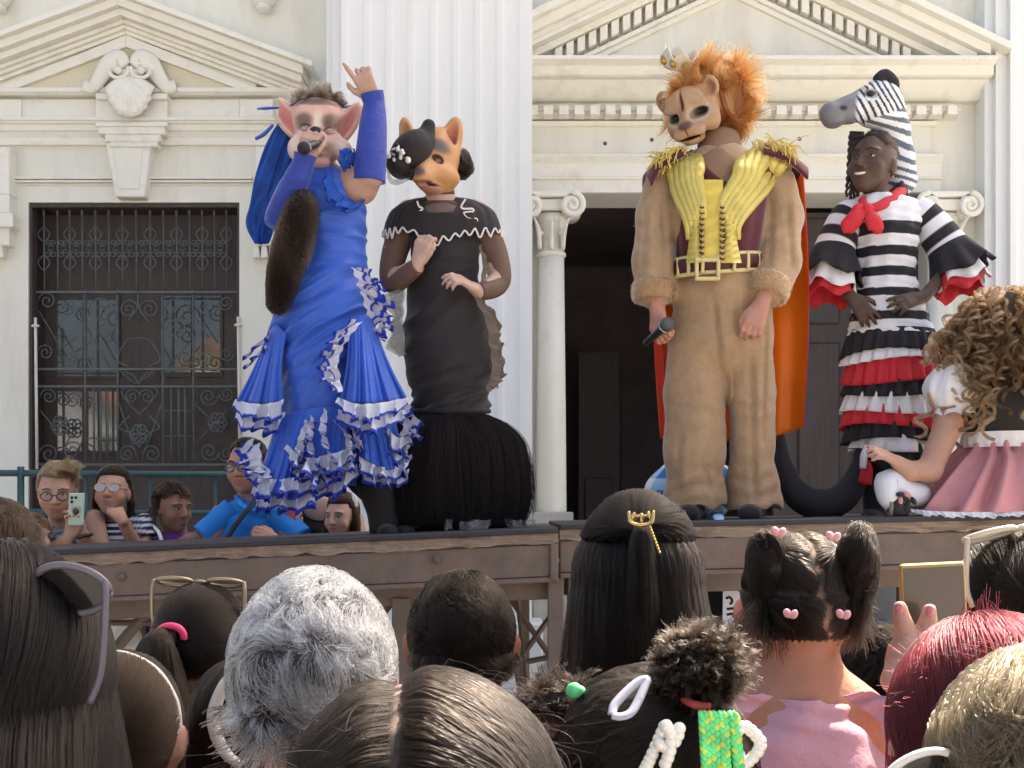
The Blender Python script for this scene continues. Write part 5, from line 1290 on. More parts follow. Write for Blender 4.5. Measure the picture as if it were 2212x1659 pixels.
# ---- zebra headpiece
s = SDF(zP(1755, 415, -.25), zP(1980, 150, .22), .0045)
s.cap(zP(1795, 246, -.05), zP(1835, 238, -.03), .050, .054, .02); s.cap(zP(1835, 236, -.03), zP(1895, 212, .0), .054, .078, .03)
s.ell(zP(1890, 240, .0), (.085, .075, .075), None, .03); s.ell(zP(1800, 262, -.05), (.042, .042, .03), None, .015)
s.chain([zP(1908, 222, .02), zP(1925, 280, .07), zP(1938, 340, .09), zP(1948, 388, .09)], [.085, .078, .072, .068], .02)
s.ell(zP(1878, 330, -.06), (.088, .14, .125), (0, -14, 0), .01, '-'); s.ell(zP(1878, 420, -.05), (.10, .16, .12), (0, -10, 0), .01, '-')
s.ell(zP(1882, 200, -.078), (.034, .02, .018), (0, 12, 0), .01, '-'); s.ell(zP(1882, 203, -.062), (.026, .018, .015), (0, 12, 0), .003)
s.ell(zP(1880, 193, -.07), (.04, .02, .010), (0, 15, 0), .01); s.ell(zP(1822, 233, -.105), (.016, .014, .010), None, .006, '-')
s.ell(zP(1805, 268, -.09), (.05, .03, .004), (0, -10, 0), .005, '-')
VF = s.mesh(2); V = VF[0]
U = CU + V[:, 0] * F / V[:, 1]; VV = CV - (V[:, 2] - EYE) * F / V[:, 1]
c = np.tile(np.array(ZW) * .98, (len(V), 1))
nz = vnoise(V, 14, 4)[:, 0] * 3.0
ax = (1905 - U); hd = np.sqrt((U - 1882) ** 2 + (VV - 205) ** 2)
axv = 250 - (U - 1790) * .30
ph_head = ((U - 1790) - .55 * np.abs(VV - axv) * np.where(VV > axv, 1.0, -.9) + nz * 1.6) / 13.5
ph_neck = (VV + (U - 1930) * -.35 + nz * 1.5) / 23.
isneck = (VV > 258 + (U - 1880) * -.35) & (U > 1868)
st = np.where(isneck, np.sin(ph_neck * 2 * np.pi) > .15, np.sin(ph_head * 2 * np.pi) > .25)
st &= ~((hd < 14) & ~isneck)
c[st] = np.where(isneck[st][:, None], np.array((.085, .115, .15)), np.array((.02, .025, .035)))
gw_ = np.clip((1858 - U - (VV - 225) * .12 + nz * 2) / 10, 0, 1)[:, None]; c = c * (1 - gw_) + np.array((.17, .17, .19)) * gw_
ew = np.exp(-(((U - 1882) / 15) ** 2 + ((VV - 201) / 8) ** 2) ** 2)[:, None]; c = c * (1 - ew) + np.array((.02, .018, .02)) * ew
nw = np.exp(-(((U - 1822) / 9) ** 2 + ((VV - 233) / 6) ** 2) ** 2)[:, None]; c = c * (1 - nw) + np.array((.02, .018, .02)) * nw
zm = mesh('zebra_headpiece', VF, M_mask, zeb, True, c)
mesh('glass_eye', ball(zP(1881, 203, -.078), (.017, .011, .010), 14, 8), mat('black_gloss', (.012, .012, .014), .25), zm)
M_maneb = mat('black_mane_pad', (.02, .018, .022), .9, bump=.004, bscale=70)
mesh('mane_pad', tube([zP(1893, 172, -.04), zP(1910, 166, -.02), zP(1925, 182, .0), zP(1933, 205, .02)], [.02, .034, .036, .02], 14, 20), M_maneb, zm)
mesh('zebra_ear', tube([zP(1926, 190, .03), zP(1930, 172, .03), zP(1931, 160, .03)], [.03, .022, .004], 12, 10, squash=.5), mat('ear_grey', (.3, .33, .36), .7), zm)
mesh('forelock_tuft', tube([zP(1905, 175, .0), zP(1903, 160, -.01)], [.018, .006], 10, 5), mat('tuft_tan', (.25, .18, .12), .9), zm)
# ---- dress: striped trunk
rows = [(424, 1862, 1945, 0, .075), (436, 1836, 1978, 0, .10), (458, 1834, 1988, 0, .125), (500, 1842, 1986, -.01, .14), (540, 1846, 1980, -.01, .135), (590, 1850, 1976, 0, .125), (640, 1845, 1988, 0, .135), (690, 1838, 2004, 0, .15), (726, 1832, 2018, 0, .16)]
G = garment(rows, DZ, 220, 120, lambda th, t, A: .0035 * np.sin(A[:, 0][:, None] * .28 + 2 * np.sin(th * 2)) + .003 * np.sin(th * 11 + t * 4))
V, Fs = grid(G, True); VV = CV - (V[:, 2] - EYE) * F / V[:, 1] + 6 * ((V[:, 0] - zP(1915, 0)[0]) / .15) * 0
VV = np.repeat(spline(np.array(rows, float), 220)[:, 0], 120) + np.tile(3 * np.sin(np.linspace(0, 2 * np.pi, 120, endpoint=False)), 220)
c = np.tile(np.array(ZW), (len(V), 1))
for a, b in ((488, 516), (540, 561), (583, 603), (628, 646), (678, 697)): c[(VV > a) & (VV < b)] = ZB
M_zc = mat('striped_cotton', (1, 1, 1), .8, attr=True, bump=.0015, bscale=120, bump2=.004, b2scale=16)
mesh('dress_top', (V, Fs), M_zc, zeb, True, c)
# skirt tiers
M_b = mat('black_cotton', ZB, .8, bump=.002, bscale=60); M_w = mat('white_cotton', ZW, .8, bump=.002, bscale=60); M_r = mat('red_cotton', ZR, .75, bump=.002, bscale=60)
def tier(v0, v1, l0, r0, l1, r1, m_, pleats, amp, seed, tilt=0):
    g = np.random.default_rng(seed)
    n = 200; th = np.linspace(0, 2 * np.pi, n, endpoint=False); ph = th * pleats + np.cumsum(g.normal(size=n)) * .12
    G = np.zeros((9, n, 3))
    for i, t in enumerate(np.linspace(0, 1, 9)):
        v = v0 + (v1 - v0) * t + 6 * t * np.sin(th * 2 + seed) + 5 * np.sin(th * 1.0 + 1) * tilt
        l, r_ = l0 + (l1 - l0) * t, r0 + (r1 - r0) * t; d = DZ
        rr = 1 + amp * t ** .7 * np.sin(ph) / .16
        G[i] = np.c_[W((l + r_) / 2, 0, d)[0] + S((r_ - l) / 2, d) * rr * np.cos(th), d + (.155 + .02 * t) * rr * np.sin(th), EYE + (CV - v) * d / F]
    return thick(mesh('skirt_tier', grid(G, True), m_, zeb), .003)
for k, (v0, v1, a, b, m_) in enumerate(((905, 955, 1836, 2012, M_b), (868, 925, 1834, 2016, M_r), (842, 895, 1834, 2020, M_w), (815, 858, 1836, 2020, M_b), (772, 832, 1836, 2022, M_r), (750, 786, 1834, 2024, M_w), (716, 768, 1834, 2016, M_b))):
    tier(v0, v1, a, b, a - 14, b + 12, m_, 17 + k, .010, 40 + k)
tier(930, 975, 1850, 2000, 1840, 2010, M_w, 8, .02, 61); tier(950, 1010, 1878, 1985, 1872, 1990, M_b, 7, .016, 62)
mesh('stockings', join([tube([zP(1890, 940, .02), zP(1888, 1040, .02), zP(1888, 1122, .02)], [.07, .055, .045], 16, 10), tube([zP(1955, 940, .05), zP(1952, 1040, .05), zP(1950, 1122, .05)], [.07, .055, .045], 16, 10)]), M_black, zeb)
mesh('hem_tail', tube([zP(1862, 985, -.16), zP(1872, 1010, -.15), zP(1868, 1045, -.14)], [.016, .034, .04], 12, 9, squash=.4), M_r, zeb)
mesh('hem_tail', tube([zP(1872, 962, -.165), zP(1866, 985, -.165), zP(1864, 1012, -.16)], [.02, .034, .03], 12, 9, squash=.4), M_w, zeb)
for u in (1884, 1946): mesh('shoe', tube([zP(u, 1120, .1), zP(u, 1114, .0), zP(u, 1122, -.1)], [.04, .05, .03], 12, 9, squash=.7), M_black, zeb)
# sleeves with stripes, then flared frills
def flare(a, b, r0, r1, pleats, amp, m_, seed, name='cuff_frill'):
    a, b = np.array(a), np.array(b); d = nrm(b - a); x = nrm(np.cross(d, [0, 1, 0.2])); y = np.cross(d, x)
    n = 120; th = np.linspace(0, 2 * np.pi, n, endpoint=False); g = np.random.default_rng(seed); ph = th * pleats + np.cumsum(g.normal(size=n)) * .1
    G = np.zeros((8, n, 3))
    for i, t in enumerate(np.linspace(0, 1, 8)):
        r_ = (r0 + (r1 - r0) * t) * (1 + amp * t * np.sin(ph))
        G[i] = a + (b - a) * t + d * (.018 * t * np.sin(ph * .5 + 1))[:, None] + x * (r_ * np.cos(th))[:, None] + y * (r_ * np.sin(th))[:, None]
    return thick(mesh(name, grid(G, True), m_, zeb), .003)
for sg, pts, frill in ((-1, [zP(1848, 452), zP(1826, 480, -.01), zP(1800, 545, -.03)], (zP(1803, 538, -.03), zP(1792, 600, -.05), zP(1790, 628, -.06), zP(1790, 645, -.065))),
                       (1, [zP(1972, 448), zP(2006, 480, -.01), zP(2052, 540, -.03)], (zP(2046, 532, -.03), zP(2078, 588, -.05), zP(2078, 612, -.06), zP(2072, 632, -.07)))):
    P = spline(pts, 40); T, U_, B_ = frames(P); th = np.linspace(0, 2 * np.pi, 30, endpoint=False); rr = np.interp(np.linspace(0, 1, 40), [0, .25, 1], [.06, .072, .088])
    G = P[:, None] + rr[:, None, None] * (np.cos(th)[None, :, None] * U_[:, None] + np.sin(th)[None, :, None] * B_[:, None])
    c = np.tile(np.array(ZW), (1200, 1)); tt = np.repeat(np.linspace(0, 1, 40), 30)
    c[((tt > .33) & (tt < .52)) | ((tt > .70) & (tt < .87))] = ZB
    mesh('sleeve', grid(G, True), M_zc, zeb, True, c)
    flare(frill[0], frill[3], .06, .098, 9, .05, M_r, 3 + sg); flare(frill[0], frill[2], .07, .115, 9, .07, M_w, 5 + sg); flare(frill[0], frill[1], .087, .135, 9, .09, M_b, 7 + sg)
# neckerchief
mesh('neckerchief', tube([zP(1862, 432, -.09), zP(1872, 450, -.12), zP(1900, 445, -.12), zP(1932, 425, -.07), zP(1945, 412, .02), zP(1915, 418, .08), zP(1875, 425, .05), zP(1862, 432, -.09)], [.018, .022, .026, .03, .026, .02, .018, .018], 12, 60, squash=.7), M_r, zeb)
mesh('knot', ball(zP(1874, 452, -.145), (.026, .02, .026), 12, 8), M_r, zeb)
for pts in ([zP(1876, 452, -.14), zP(1850, 470, -.16), zP(1830, 492, -.15), zP(1822, 502, -.15)], [zP(1876, 452, -.14), zP(1886, 475, -.17), zP(1893, 495, -.165), zP(1890, 506, -.16)]):
    mesh('neckerchief_end', tube(pts, [.018, .036, .036, .006], 12, 20, squash=.35, up=(0, 1, 0)), M_r, zeb)
mesh('neckerchief_end', tube([zP(1878, 448, -.13), zP(1852, 452, -.15), zP(1836, 470, -.14)], [.014, .024, .006], 10, 12, squash=.4, up=(0, 1, 0)), M_r, zeb)

# ================================================================ seated performer with curly hair
DS = 4.82
def sP(u, v, dy=0.): return W(u, v, DS + dy)
sit = thing('person', 'person sitting on the stage edge with long brown curls, white puff sleeves and pink skirt', 'person', sP(2140, 1110) * (1, 1, 0) + (0, 0, 1.655))
s = SDF(sP(1890, 1110, -.35), sP(2330, 640, .3), .008)
s.ell(sP(2150, 690), (.085, .10, .12), None, .02); s.chain([sP(2155, 740), sP(2160, 800)], [.055, .06], .03); s.ell(sP(2170, 880), (.15, .1, .15), None, .03)
s.chain([sP(2068, 830, -.02), sP(2048, 920, -.06), sP(2008, 1015, -.14), sP(1965, 1018, -.18), sP(1940, 1000, -.2)], [.06, .055, .047, .036, .028], .02)
hand(s, sP(1944, 1002, -.2), sP(1915, 985, -.22) - sP(1944, 1002, -.2), (.2, -.6, .8), 1, curl=(14, 20, 24, 28), thumb=35, k=.95, spread=5)
s.chain([sP(2275, 830, -.02), sP(2300, 930, 0), sP(2290, 1030, -.05)], [.06, .05, .04], .02)
skin_mesh(s.mesh(2), sit, (.42, .235, .165))
rows = [(800, 2120, 2240, 0, .09), (830, 2098, 2262, 0, .12), (880, 2088, 2266, 0, .13), (930, 2086, 2262, 0, .13), (968, 2084, 2264, 0, .135)]
mesh('black_bodice', grid(garment(rows, DS, 30, 60, lambda th, t, A: .003 * np.sin(th * 5 + t * 12)), True), mat('bodice_black', (.022, .018, .018), .8, bump=.002, bscale=80, bump2=.004, b2scale=10), sit)
rows = [(935, 2082, 2270, 0, .14), (955, 2078, 2274, 0, .145), (968, 2082, 2275, 0, .145)]
mesh('white_blouse_hem', grid(garment(rows, DS, 8, 90, lambda th, t, A: .006 * np.sin(th * 24) * t), True), M_w, sit)
for sg, c0 in ((-1, sP(2058, 838, -.02)), (1, sP(2290, 838, 0))):
    n = 60; th = np.linspace(0, 2 * np.pi, n, endpoint=False); G = []
    for t in np.linspace(0, 1, 24):
        r_ = .05 + .052 * math.sin(math.pi * min(1, t * 1.02) ** .9) ; z = c0[2] + .09 - t * .2
        if t > .86: r_ = .062 + .02 * (t - .86) / .14
        rr = r_ * (1 + .05 * np.sin(th * 9 + 3 * t) + .03 * np.sin(th * 17 + t * 9))
        G.append(np.c_[c0[0] + sg * .012 * math.sin(3 * t) + rr * np.cos(th), c0[1] - .03 * t + rr * np.sin(th), z + .006 * np.sin(th * 6 + 1)])
    mesh('puff_sleeve', grid(np.array(G), True), M_w, sit)
M_pink = mat('pink_skirt_cotton', (.56, .255, .27), .75, bump=.002, bscale=90, bump2=.006, b2scale=9, trans=.1)
def pf(th, t, A): return (.030 * np.sin(th * 13 + 2.5 * np.sin(th * 3)) + .012 * np.sin(th * 29 + t * 3)) * np.clip(t * 1.6, 0, 1) ** .8
rows = [(950, 2086, 2262, 0, .135), (962, 2082, 2268, 0, .14), (972, 2080, 2272, 0, .145), (1000, 2050, 2310, -.02, .2), (1045, 2008, 2350, -.04, .24), (1085, 1972, 2390, -.05, .25), (1106, 1958, 2400, -.05, .25)]
mesh('pink_skirt', grid(garment(rows, DS, 60, 260, pf), True), M_pink, sit)
mesh('petticoat', grid(strip(np.array([sP(1958, 1098, -.18), sP(2020, 1104, -.26), sP(2110, 1106, -.29), sP(2230, 1104, -.28)]), (0, -.2, -1), (0, -1, 0), .02, 14, .012, .02, 6, 7)), M_w, sit)
mesh('stocking', tube([sP(1990, 1070, -.1), sP(1945, 1062, -.16), sP(1918, 1040, -.18), sP(1920, 1072, -.19), sP(1935, 1096, -.18)], [.05, .055, .050, .045, .035], 18, 26), mat('white_stocking', (.62, .62, .66), .7, bump=.001, bscale=100), sit)
mesh('shoe', tube([sP(1950, 1080, -.18), sP(1938, 1096, -.2), sP(1960, 1106, -.2)], [.035, .045, .03], 14, 12), M_black, sit)
mesh('shoe_sole', tube([sP(1916, 1096, -.19), sP(1924, 1096, -.19)], [.046, .043], 22, 2), mat('olive_sole', (.19, .175, .14), .7, bump=.002, bscale=60), sit)
for k in range(5): mesh('shoe_bow', ball(sP(1945 + 14 * (k % 3), 1068 + 14 * (k // 2), -.235), (.018, .01, .010), 10, 6, (20 * k, 30 * k, 0)), M_pink if k % 2 else M_black, sit)
# curls: locks wound as helices
def curls(name, v, c, r, length, nper, hr, pitch, m_, parent, H=None, seed=0, rs=.0009, thickness=.006, grav=1.2, K=26):
    base = comb(v, c, r, lambda p, vv: nrm(vv * .35 + np.array([0, 0, -.4])), length, K, .02, grav, (.15, 20), H, seed, .35, .3)
    g = np.random.default_rng(seed); n = len(base); out = []
    ph0 = g.uniform(0, 6.28, n); hrn = hr * g.uniform(.6, 1.3, n); sgn = g.choice([-1, 1], n)
    T = nrm(np.gradient(base, axis=1)); up = np.array([.3, 1, .2]); X_ = nrm(np.cross(T, up)); Y_ = np.cross(T, X_)
    s_ = np.linspace(0, 1, K) * length / pitch * 2 * np.pi
    amp = np.clip(np.linspace(0, 3, K), 0, 1)
    for j in range(nper):
        ph = ph0[:, None] + sgn[:, None] * s_[None] + g.normal(size=(n, 1)) * .28
        rad_ = hrn[:, None] * amp[None] * (1 + g.normal(size=(n, 1)) * .12); off = g.normal(size=(n, 1, 3)) * thickness * .3
        out.append(base + X_ * (rad_ * np.cos(ph))[..., None] + Y_ * (rad_ * np.sin(ph))[..., None] + off)
    return strands(name, np.concatenate(out), rs, rs * .6, m_, parent)
g = np.random.default_rng(77)
HCc = sP(2165, 700, .0)
mesh('hair_base', ball(HCc, (.12, .12, .13), 24, 16), mat('brown_curl_base', (.05, .032, .02), .9), sit)
v_ = dome(260, 0, 0, None, lambda v: v[:, 2] > -.75, 51)
M_curl = hair_mat('brown_curls', (.12, .066, .034), .3, .35, .35, (.24, .145, .075))
curls('curly_hair', v_, HCc, (.125, .12, .135), .24, 22, .020, .075, M_curl, sit, None, 5, .0011, K=44)
v_ = dome(36, 0, 0, None, lambda v: (v[:, 2] < .1) & (v[:, 2] > -.6) & (v[:, 1] < 0) & (v[:, 0] < .5), 52)
curls('long_curls', v_, HCc - (0, .02, .04), (.125, .12, .13), .36, 30, .020, .07, M_curl, sit, None, 6, .0011, K=50)

# ================================================================ props on the stage
bund = thing('cloth_bundle', 'blue and white checked cloth bundle behind the legs of the lion performer', 'cloth', W(1500, 1120, 5.45) )
n, m = 120, 70
VF = ball(W(1502, 1058, 5.42), (.205, .14, .145), n, m); V = VF[0] - W(1502, 1058, 5.42)
VF = (VF[0] + nrm(V) * (vnoise(V, 16, 5)[:, :1] * .012), VF[1])
a_ = np.floor(V[:, 2] / .05).astype(int); b_ = np.floor((np.arctan2(V[:, 1], V[:, 0]) + 3.2) / .33).astype(int)
kk = (a_ % 2) + (b_ % 2); c = np.where(kk[:, None] == 2, np.array(lin(45, 110, 175)), np.where(kk[:, None] == 1, np.array(lin(150, 185, 215)), np.array((.7, .7, .72))))
mesh('checked_cloth', VF, mat('gingham', (1, 1, 1), .8, attr=True), bund, True, c)
mesh('loose_corner', tube([W(1545, 1108, 5.1), W(1552, 1118, 4.85), W(1552, 1128, 4.78)], [.02, .024, .012], 10, 9, squash=.4), mat('pale_blue_cloth', lin(150, 190, 225), .8), bund)
tl = thing('stuffed_tail', 'large black stuffed tail curled in a crescent beside the lion performer', 'costume tail', W(1780, 1118, 5.2))
mesh('tail_roll', tube([W(1683, 930, 5.25), W(1692, 1010, 5.22), W(1722, 1068, 5.2), W(1775, 1092, 5.2), W(1826, 1070, 5.2), W(1858, 1010, 5.22), W(1872, 930, 5.25)], [.02, .045, .062, .068, .062, .045, .02], 20, 60), mat('tail_black', (.022, .020, .026), .85, bump=.003, bscale=30, bump2=.005, b2scale=10), tl)
# ================================================================ spectators behind the stage
def cloth(name, base, rough=.85, **k): return mat(name, base, rough, bump=.002, bscale=90, bump2=.006, b2scale=10, **k)
def ring_loft(rows, n=48, fold=None):
    """rows (x, y, z, rx, ry)"""
    A = spline(np.array(rows, float), max(8, len(rows) * 5)); th = np.linspace(0, 2 * np.pi, n, endpoint=False)
    G = np.stack([np.c_[a[0] + a[3] * np.cos(th), a[1] + a[4] * np.sin(th), np.full(n, a[2])] for a in A])
    if fold: G = G + np.stack([np.cos(th), np.sin(th), 0 * th], -1)[None] * (fold * np.sin(th * 7 + np.linspace(0, 9, len(A))[:, None]) + fold * .7 * np.sin(np.linspace(0, 40, len(A))[:, None] + 2 * np.sin(th * 2)))[..., None]
    return G
M_jeans = cloth('blue_jeans', (.075, .13, .26), var=.25, vscale=12)
M_darkpants = cloth('dark_trousers', (.03, .03, .035))
GROUPB = None
def spectator(label, u, v, d, H, k, skin, top, floor=.33, sw=.19, arms=(), hands=(), bottom=None, neckdrop=-.045, topcols=None, brow=True, lip=(.36, .12, .11), neckline=.055, open_=1., fem=.86):
    c = W(u, v, d); base = np.array([c[0], d + .05, floor])
    t = thing('person', label, 'person', base)
    zs = c[2] - .20 * k - neckdrop       # shoulder height
    s = SDF(c + (-.42, -.36, -.52), c + (.42, .25, .20), .0055)
    L = face(s, c, H, k, fem)
    nb = np.array([c[0], d + .045, zs])
    s.chain([c + H @ np.array([0, -.02, -.06]) * k, nb + (0, .01, .03), nb - (0, 0, .08)], [.05 * k, .05 * k, .08], .03)
    s.chain([nb + (-sw + .07, .015, -.055), nb + (sw - .07, .015, -.055)], [.04, .04], .04)
    s.ell(nb + (0, .02, -.22), (sw * .8, .1, .2), None, .05)
    for ch in arms: s.chain([np.array(p) for p in ch], [.046, .040, .028][:len(ch)] if len(ch) == 3 else [.046, .04], .02)
    for h in hands: hand(s, *h[:4], **h[4])
    VF = s.mesh(1); skin_mesh(VF, t, face_cols(VF[0], c, H, k, skin, lip))
    face_bits(L, t, k, brow, open_, .6 if fem < 1 else 1)
    x, y = nb[0], nb[1] + .015
    rows = [(x, y, zs + .015, neckline + .012, .068), (x, y, zs - .005, sw * .52, .082), (x, y, zs - .03, sw * .76, .096), (x, y, zs - .065, sw * .92, .108), (x, y, zs - .14, sw * 1.0, .122), (x, y, zs - .32, sw * .92, .125), (x, y, zs - .5, sw * .95, .13), (x, y, zs - .62, sw * 1.0, .14)]
    G = ring_loft(rows, 60, .004)
    V, Fs = grid(G, True)
    mesh('top', (V, Fs), top, t, True, topcols(V, zs) if topcols else None)
    wz = zs - .56
    mesh('trousers', join([capped(ring_loft([(x + sg * .085, y, wz + .04, .1, .12), (x + sg * .09, y, (wz + floor) / 2, .075, .085), (x + sg * .09, y, floor + .05, .06, .07)], 20)) for sg in (-1, 1)]), bottom or M_darkpants, t)
    for sg in (-1, 1): mesh('shoe', ball((x + sg * .09, y - .05, floor + .04), (.045, .12, .042), 14, 8), M_black, t)
    return t, L, c, nb
def short_sleeve(t, a, b, m_, r0=.07, r1=.065, cols=None):
    VF = tube([a, (np.array(a) + b) / 2, b], [r0, r0 * 1.02, r1], 22, 16); mesh('sleeve', VF, m_, t, True, cols(VF[0]) if cols else None)
# --- woman with phone
d = 6.05
m1 = mat('leopard_print', (1, 1, 1), .85, attr=True, bump=.001, bscale=90)
def leo(V, zs):
    n_ = vnoise(V, 60, 3)[:, 0]; return np.where((np.abs(n_) < .35)[:, None], np.array((.03, .03, .035)), np.array((.26, .25, .26)))
wr = W(176, 1150, d - .22)
t, L, c, nb = spectator('woman with blonde bun and glasses, grey patterned tank top, filming with a phone', 124, 1066, d, hframe(14, -10), 1.12, (.43, .25, .17), m1, sw=.18, topcols=leo,
    arms=([W(75, 1150, d), W(88, 1215, d - .1), W(150, 1160, d - .25)], [W(205, 1120, d), W(225, 1210, d - .08), W(178, 1152, d - .22)]),
    hands=((W(176, 1152, d - .22), W(165, 1115, d - .24) - W(176, 1152, d - .22), (.2, 1, 0), 1, dict(curl=(30, 35, 40, 45), thumb=30, k=.95)), (W(150, 1162, d - .25), W(158, 1128, d - .26) - W(150, 1162, d - .25), (0, 1, 0), -1, dict(curl=(30, 35, 40, 45), thumb=30, k=.95))))
M_blond = hair_mat('ash_blonde_hair', (.20, .135, .08), .35, .4, .3)
Hh = hframe(14, -10)
def updo(t, L, c, H, k, m_, base, n=5000, bun=None, seed=1, cut=.25, tie=(0, -.05, .13)):
    """hair drawn back to a tie point"""
    cc = L(0, -.014, .036); r = np.array((.087, .110, .105)) * k
    keep = lambda v: ((v[:, 1] < .34) | (v[:, 2] > .52)) & (v[:, 2] > -.55) & ~((v[:, 1] > .02) & (v[:, 2] < .22))
    v_ = dome(n, 0, 0, None, keep, seed)
    tp = np.array(tie) * k
    P = comb(v_, cc, r, lambda p, v: tp - p, .15, 9, .006, 0, (.12, 40), H, seed, .2, hug=.008)
    strands('hair', P, .0008, .0005, m_, t)
    VFb = ball(cc, r * .99, 40, 28, H); V = VFb[0]; q = (V - cc) @ H / r
    f = VFb[1]; V = cc + np.where(keep(nrm(q))[:, None], q, q * .8) * r @ H.T
    mesh('hair_base', (V, f), base, t)
M_blondb = mat('blonde_base', (.16, .11, .065), .9)
updo(t, L, c, Hh, 1.12, M_blond, M_blondb, tie=(.01, -.03, .15))
v_ = dome(2500, 0, 0, None, None, 5)
strands('hair_bun', comb(v_, W(138, 1018, d - .02), (.05, .05, .038), lambda p, v: np.cross(v, [0, .3, 1.]), .06, 7, .004, 0, (.3, 40), None, 6), .0008, .0005, M_blond, t)
mesh('bun_core', ball(W(138, 1018, d - .02), (.049, .049, .037)), M_blondb, t)
def glasses(parent, L, k, m_, z=.010, half=.064, lens=None, thing_label=None, rr=(.024, .018)):
    for sx in (-1, 1):
        P = [L(sx * .034 + rr[0] * math.cos(a), .108, z + rr[1] * math.sin(a)) for a in np.linspace(0, 2 * np.pi, 17)]
        r_ = mesh('glasses_rim', tube(P, .0022 * k, 6, 34), m_, parent)
        if lens is not None:
            Q = np.array(P[:-1]); mesh('lens', (np.concatenate([Q, Q.mean(0)[None]]), [np.array([(i, (i + 1) % 16, 16) for i in range(16)])]), lens, r_)
        mesh('glasses_temple', tube([L(sx * .058, .106, z), L(sx * .075, .05, z + .004), L(sx * .078, -.01, z + .008)], .002 * k, 6, 9), m_, parent)
    mesh('glasses_bridge', tube([L(-.01, .11, z + .004), L(0, .114, z + .007), L(.01, .11, z + .004)], .0022 * k, 6, 7), m_, parent)
M_frame = mat('dark_frame', (.03, .025, .022), .3); M_lens = mat('clear_lens', (.35, .36, .38), .05, alpha=.28, spec=.8)
glasses(t, L, 1.12, M_frame, .004, lens=M_lens)
def phone(label, p, ax, up, w, h, m_, cams=True, scr=None):
    """p centre, ax/up unit axes of the back"""
    ax = nrm(np.array(ax, float)); up = nrm(np.array(up, float)); n_ = np.cross(ax, up)
    t = thing('phone', label, 'phone', p)
    def pl(hw, hh, z0, z1):
        V = [p + ax * x + up * y_ + n_ * z for z in (z0, z1) for x, y_ in ((-hw, -hh), (hw, -hh), (hw, hh), (-hw, hh))]
        return np.array(V), [np.array([(3, 2, 1, 0), (4, 5, 6, 7), (0, 1, 5, 4), (1, 2, 6, 5), (2, 3, 7, 6), (3, 0, 4, 7)])]
    b = mesh('case', pl(w / 2, h / 2, -.005, .005), m_, t, False); bevel(b, .006, 3)
    if cams:
        for i in range(3): mesh('camera_lens', ball(p + ax * (-w * .28 + (i == 2) * w * .25) + up * (h * .36 - (i == 1) * h * .13) + n_ * .006, .0075, 10, 8), M_iris, t)
        mesh('ring_grip', ball(p + up * -.01 + n_ * .008, (.016, .008, .016), 14, 8), mat('grip_dark', (.04, .035, .03), .4), t)
        mesh('case_print', pl(w * .3, h * .09, .0052, .0062), mat('case_beige', (.45, .35, .28), .6), t, False)
    mesh('screen', pl(w / 2 - .004, h / 2 - .006, -.0062, -.0052), scr or mat('phone_screen', (.02, .02, .025), .1), t, False)
    return t
phone('phone in pale green printed case held by the woman with blonde bun', W(165, 1100, d - .30), (1, 0, .02), (.03, 0, 1), .075, .155, mat('mint_case', (.45, .55, .42), .5))
mesh('wrist_watch', tube([W(183, 1158, d - .25) + .032 * np.array([math.cos(a), math.sin(a), .25 * math.cos(a)]) for a in np.linspace(0, 6.28, 13)], .009, 8, 26), M_frame, t)
# --- striped woman, hand to mouth
d = 6.1
m2 = mat('navy_stripe_knit', (1, 1, 1), .85, attr=True, bump=.001, bscale=90)
def stripes(V, zs=0): return np.where((np.sin(V[:, 2] * 2 * np.pi / .031) > .15)[:, None], np.array((.60, .60, .62)), np.array((.014, .02, .05)))
t, L, c, nb = spectator('dark haired woman in navy and white striped top, hand at her mouth', 243, 1066, d, hframe(4, 8), 1.02, (.40, .22, .15), m2, sw=.165, topcols=stripes,
    arms=([W(305, 1130, d), W(312, 1215, d - .1), W(262, 1120, d - .24)], [W(190, 1140, d), W(195, 1240, d), W(220, 1330, d - .05)]),
    hands=((W(263, 1122, d - .24), W(248, 1092, d - .17) - W(263, 1122, d - .24), (.5, -.8, .2), -1, dict(curl=(40, 48, 55, 60), thumb=25, k=.95)),))
short_sleeve(t, W(298, 1122, d), W(312, 1165, d - .03), m2, .066, .064, stripes)
short_sleeve(t, W(196, 1130, d), W(190, 1175, d), m2, .062, .06, stripes)
M_dkh = hair_mat('dark_brown_hair', (.030, .020, .015), .35, .4); M_dkb = mat('dark_hair_base', (.016, .012, .010), .9)
updo(t, L, c, hframe(4, 8), 1.02, M_dkh, M_dkb, tie=(0, -.13, .0))
glasses(t, L, 1.02, mat('pale_frame', (.5, .48, .45), .3), .014, lens=mat('bright_lens', (.6, .62, .64), .08, alpha=.55, spec=.8))
for sg in (-1, 1):
    strands('side_hair', tail_strands(1400, 0, [L(sg * .07, -.03, .06), L(sg * .088, -.03, -.02), L(sg * .085, -.03, -.10), L(sg * .09, -.02, -.19)], [.012, .018, .022, .014], 0, 5 + sg, 10, wave=.003), .0008, .0005, M_dkh, t)
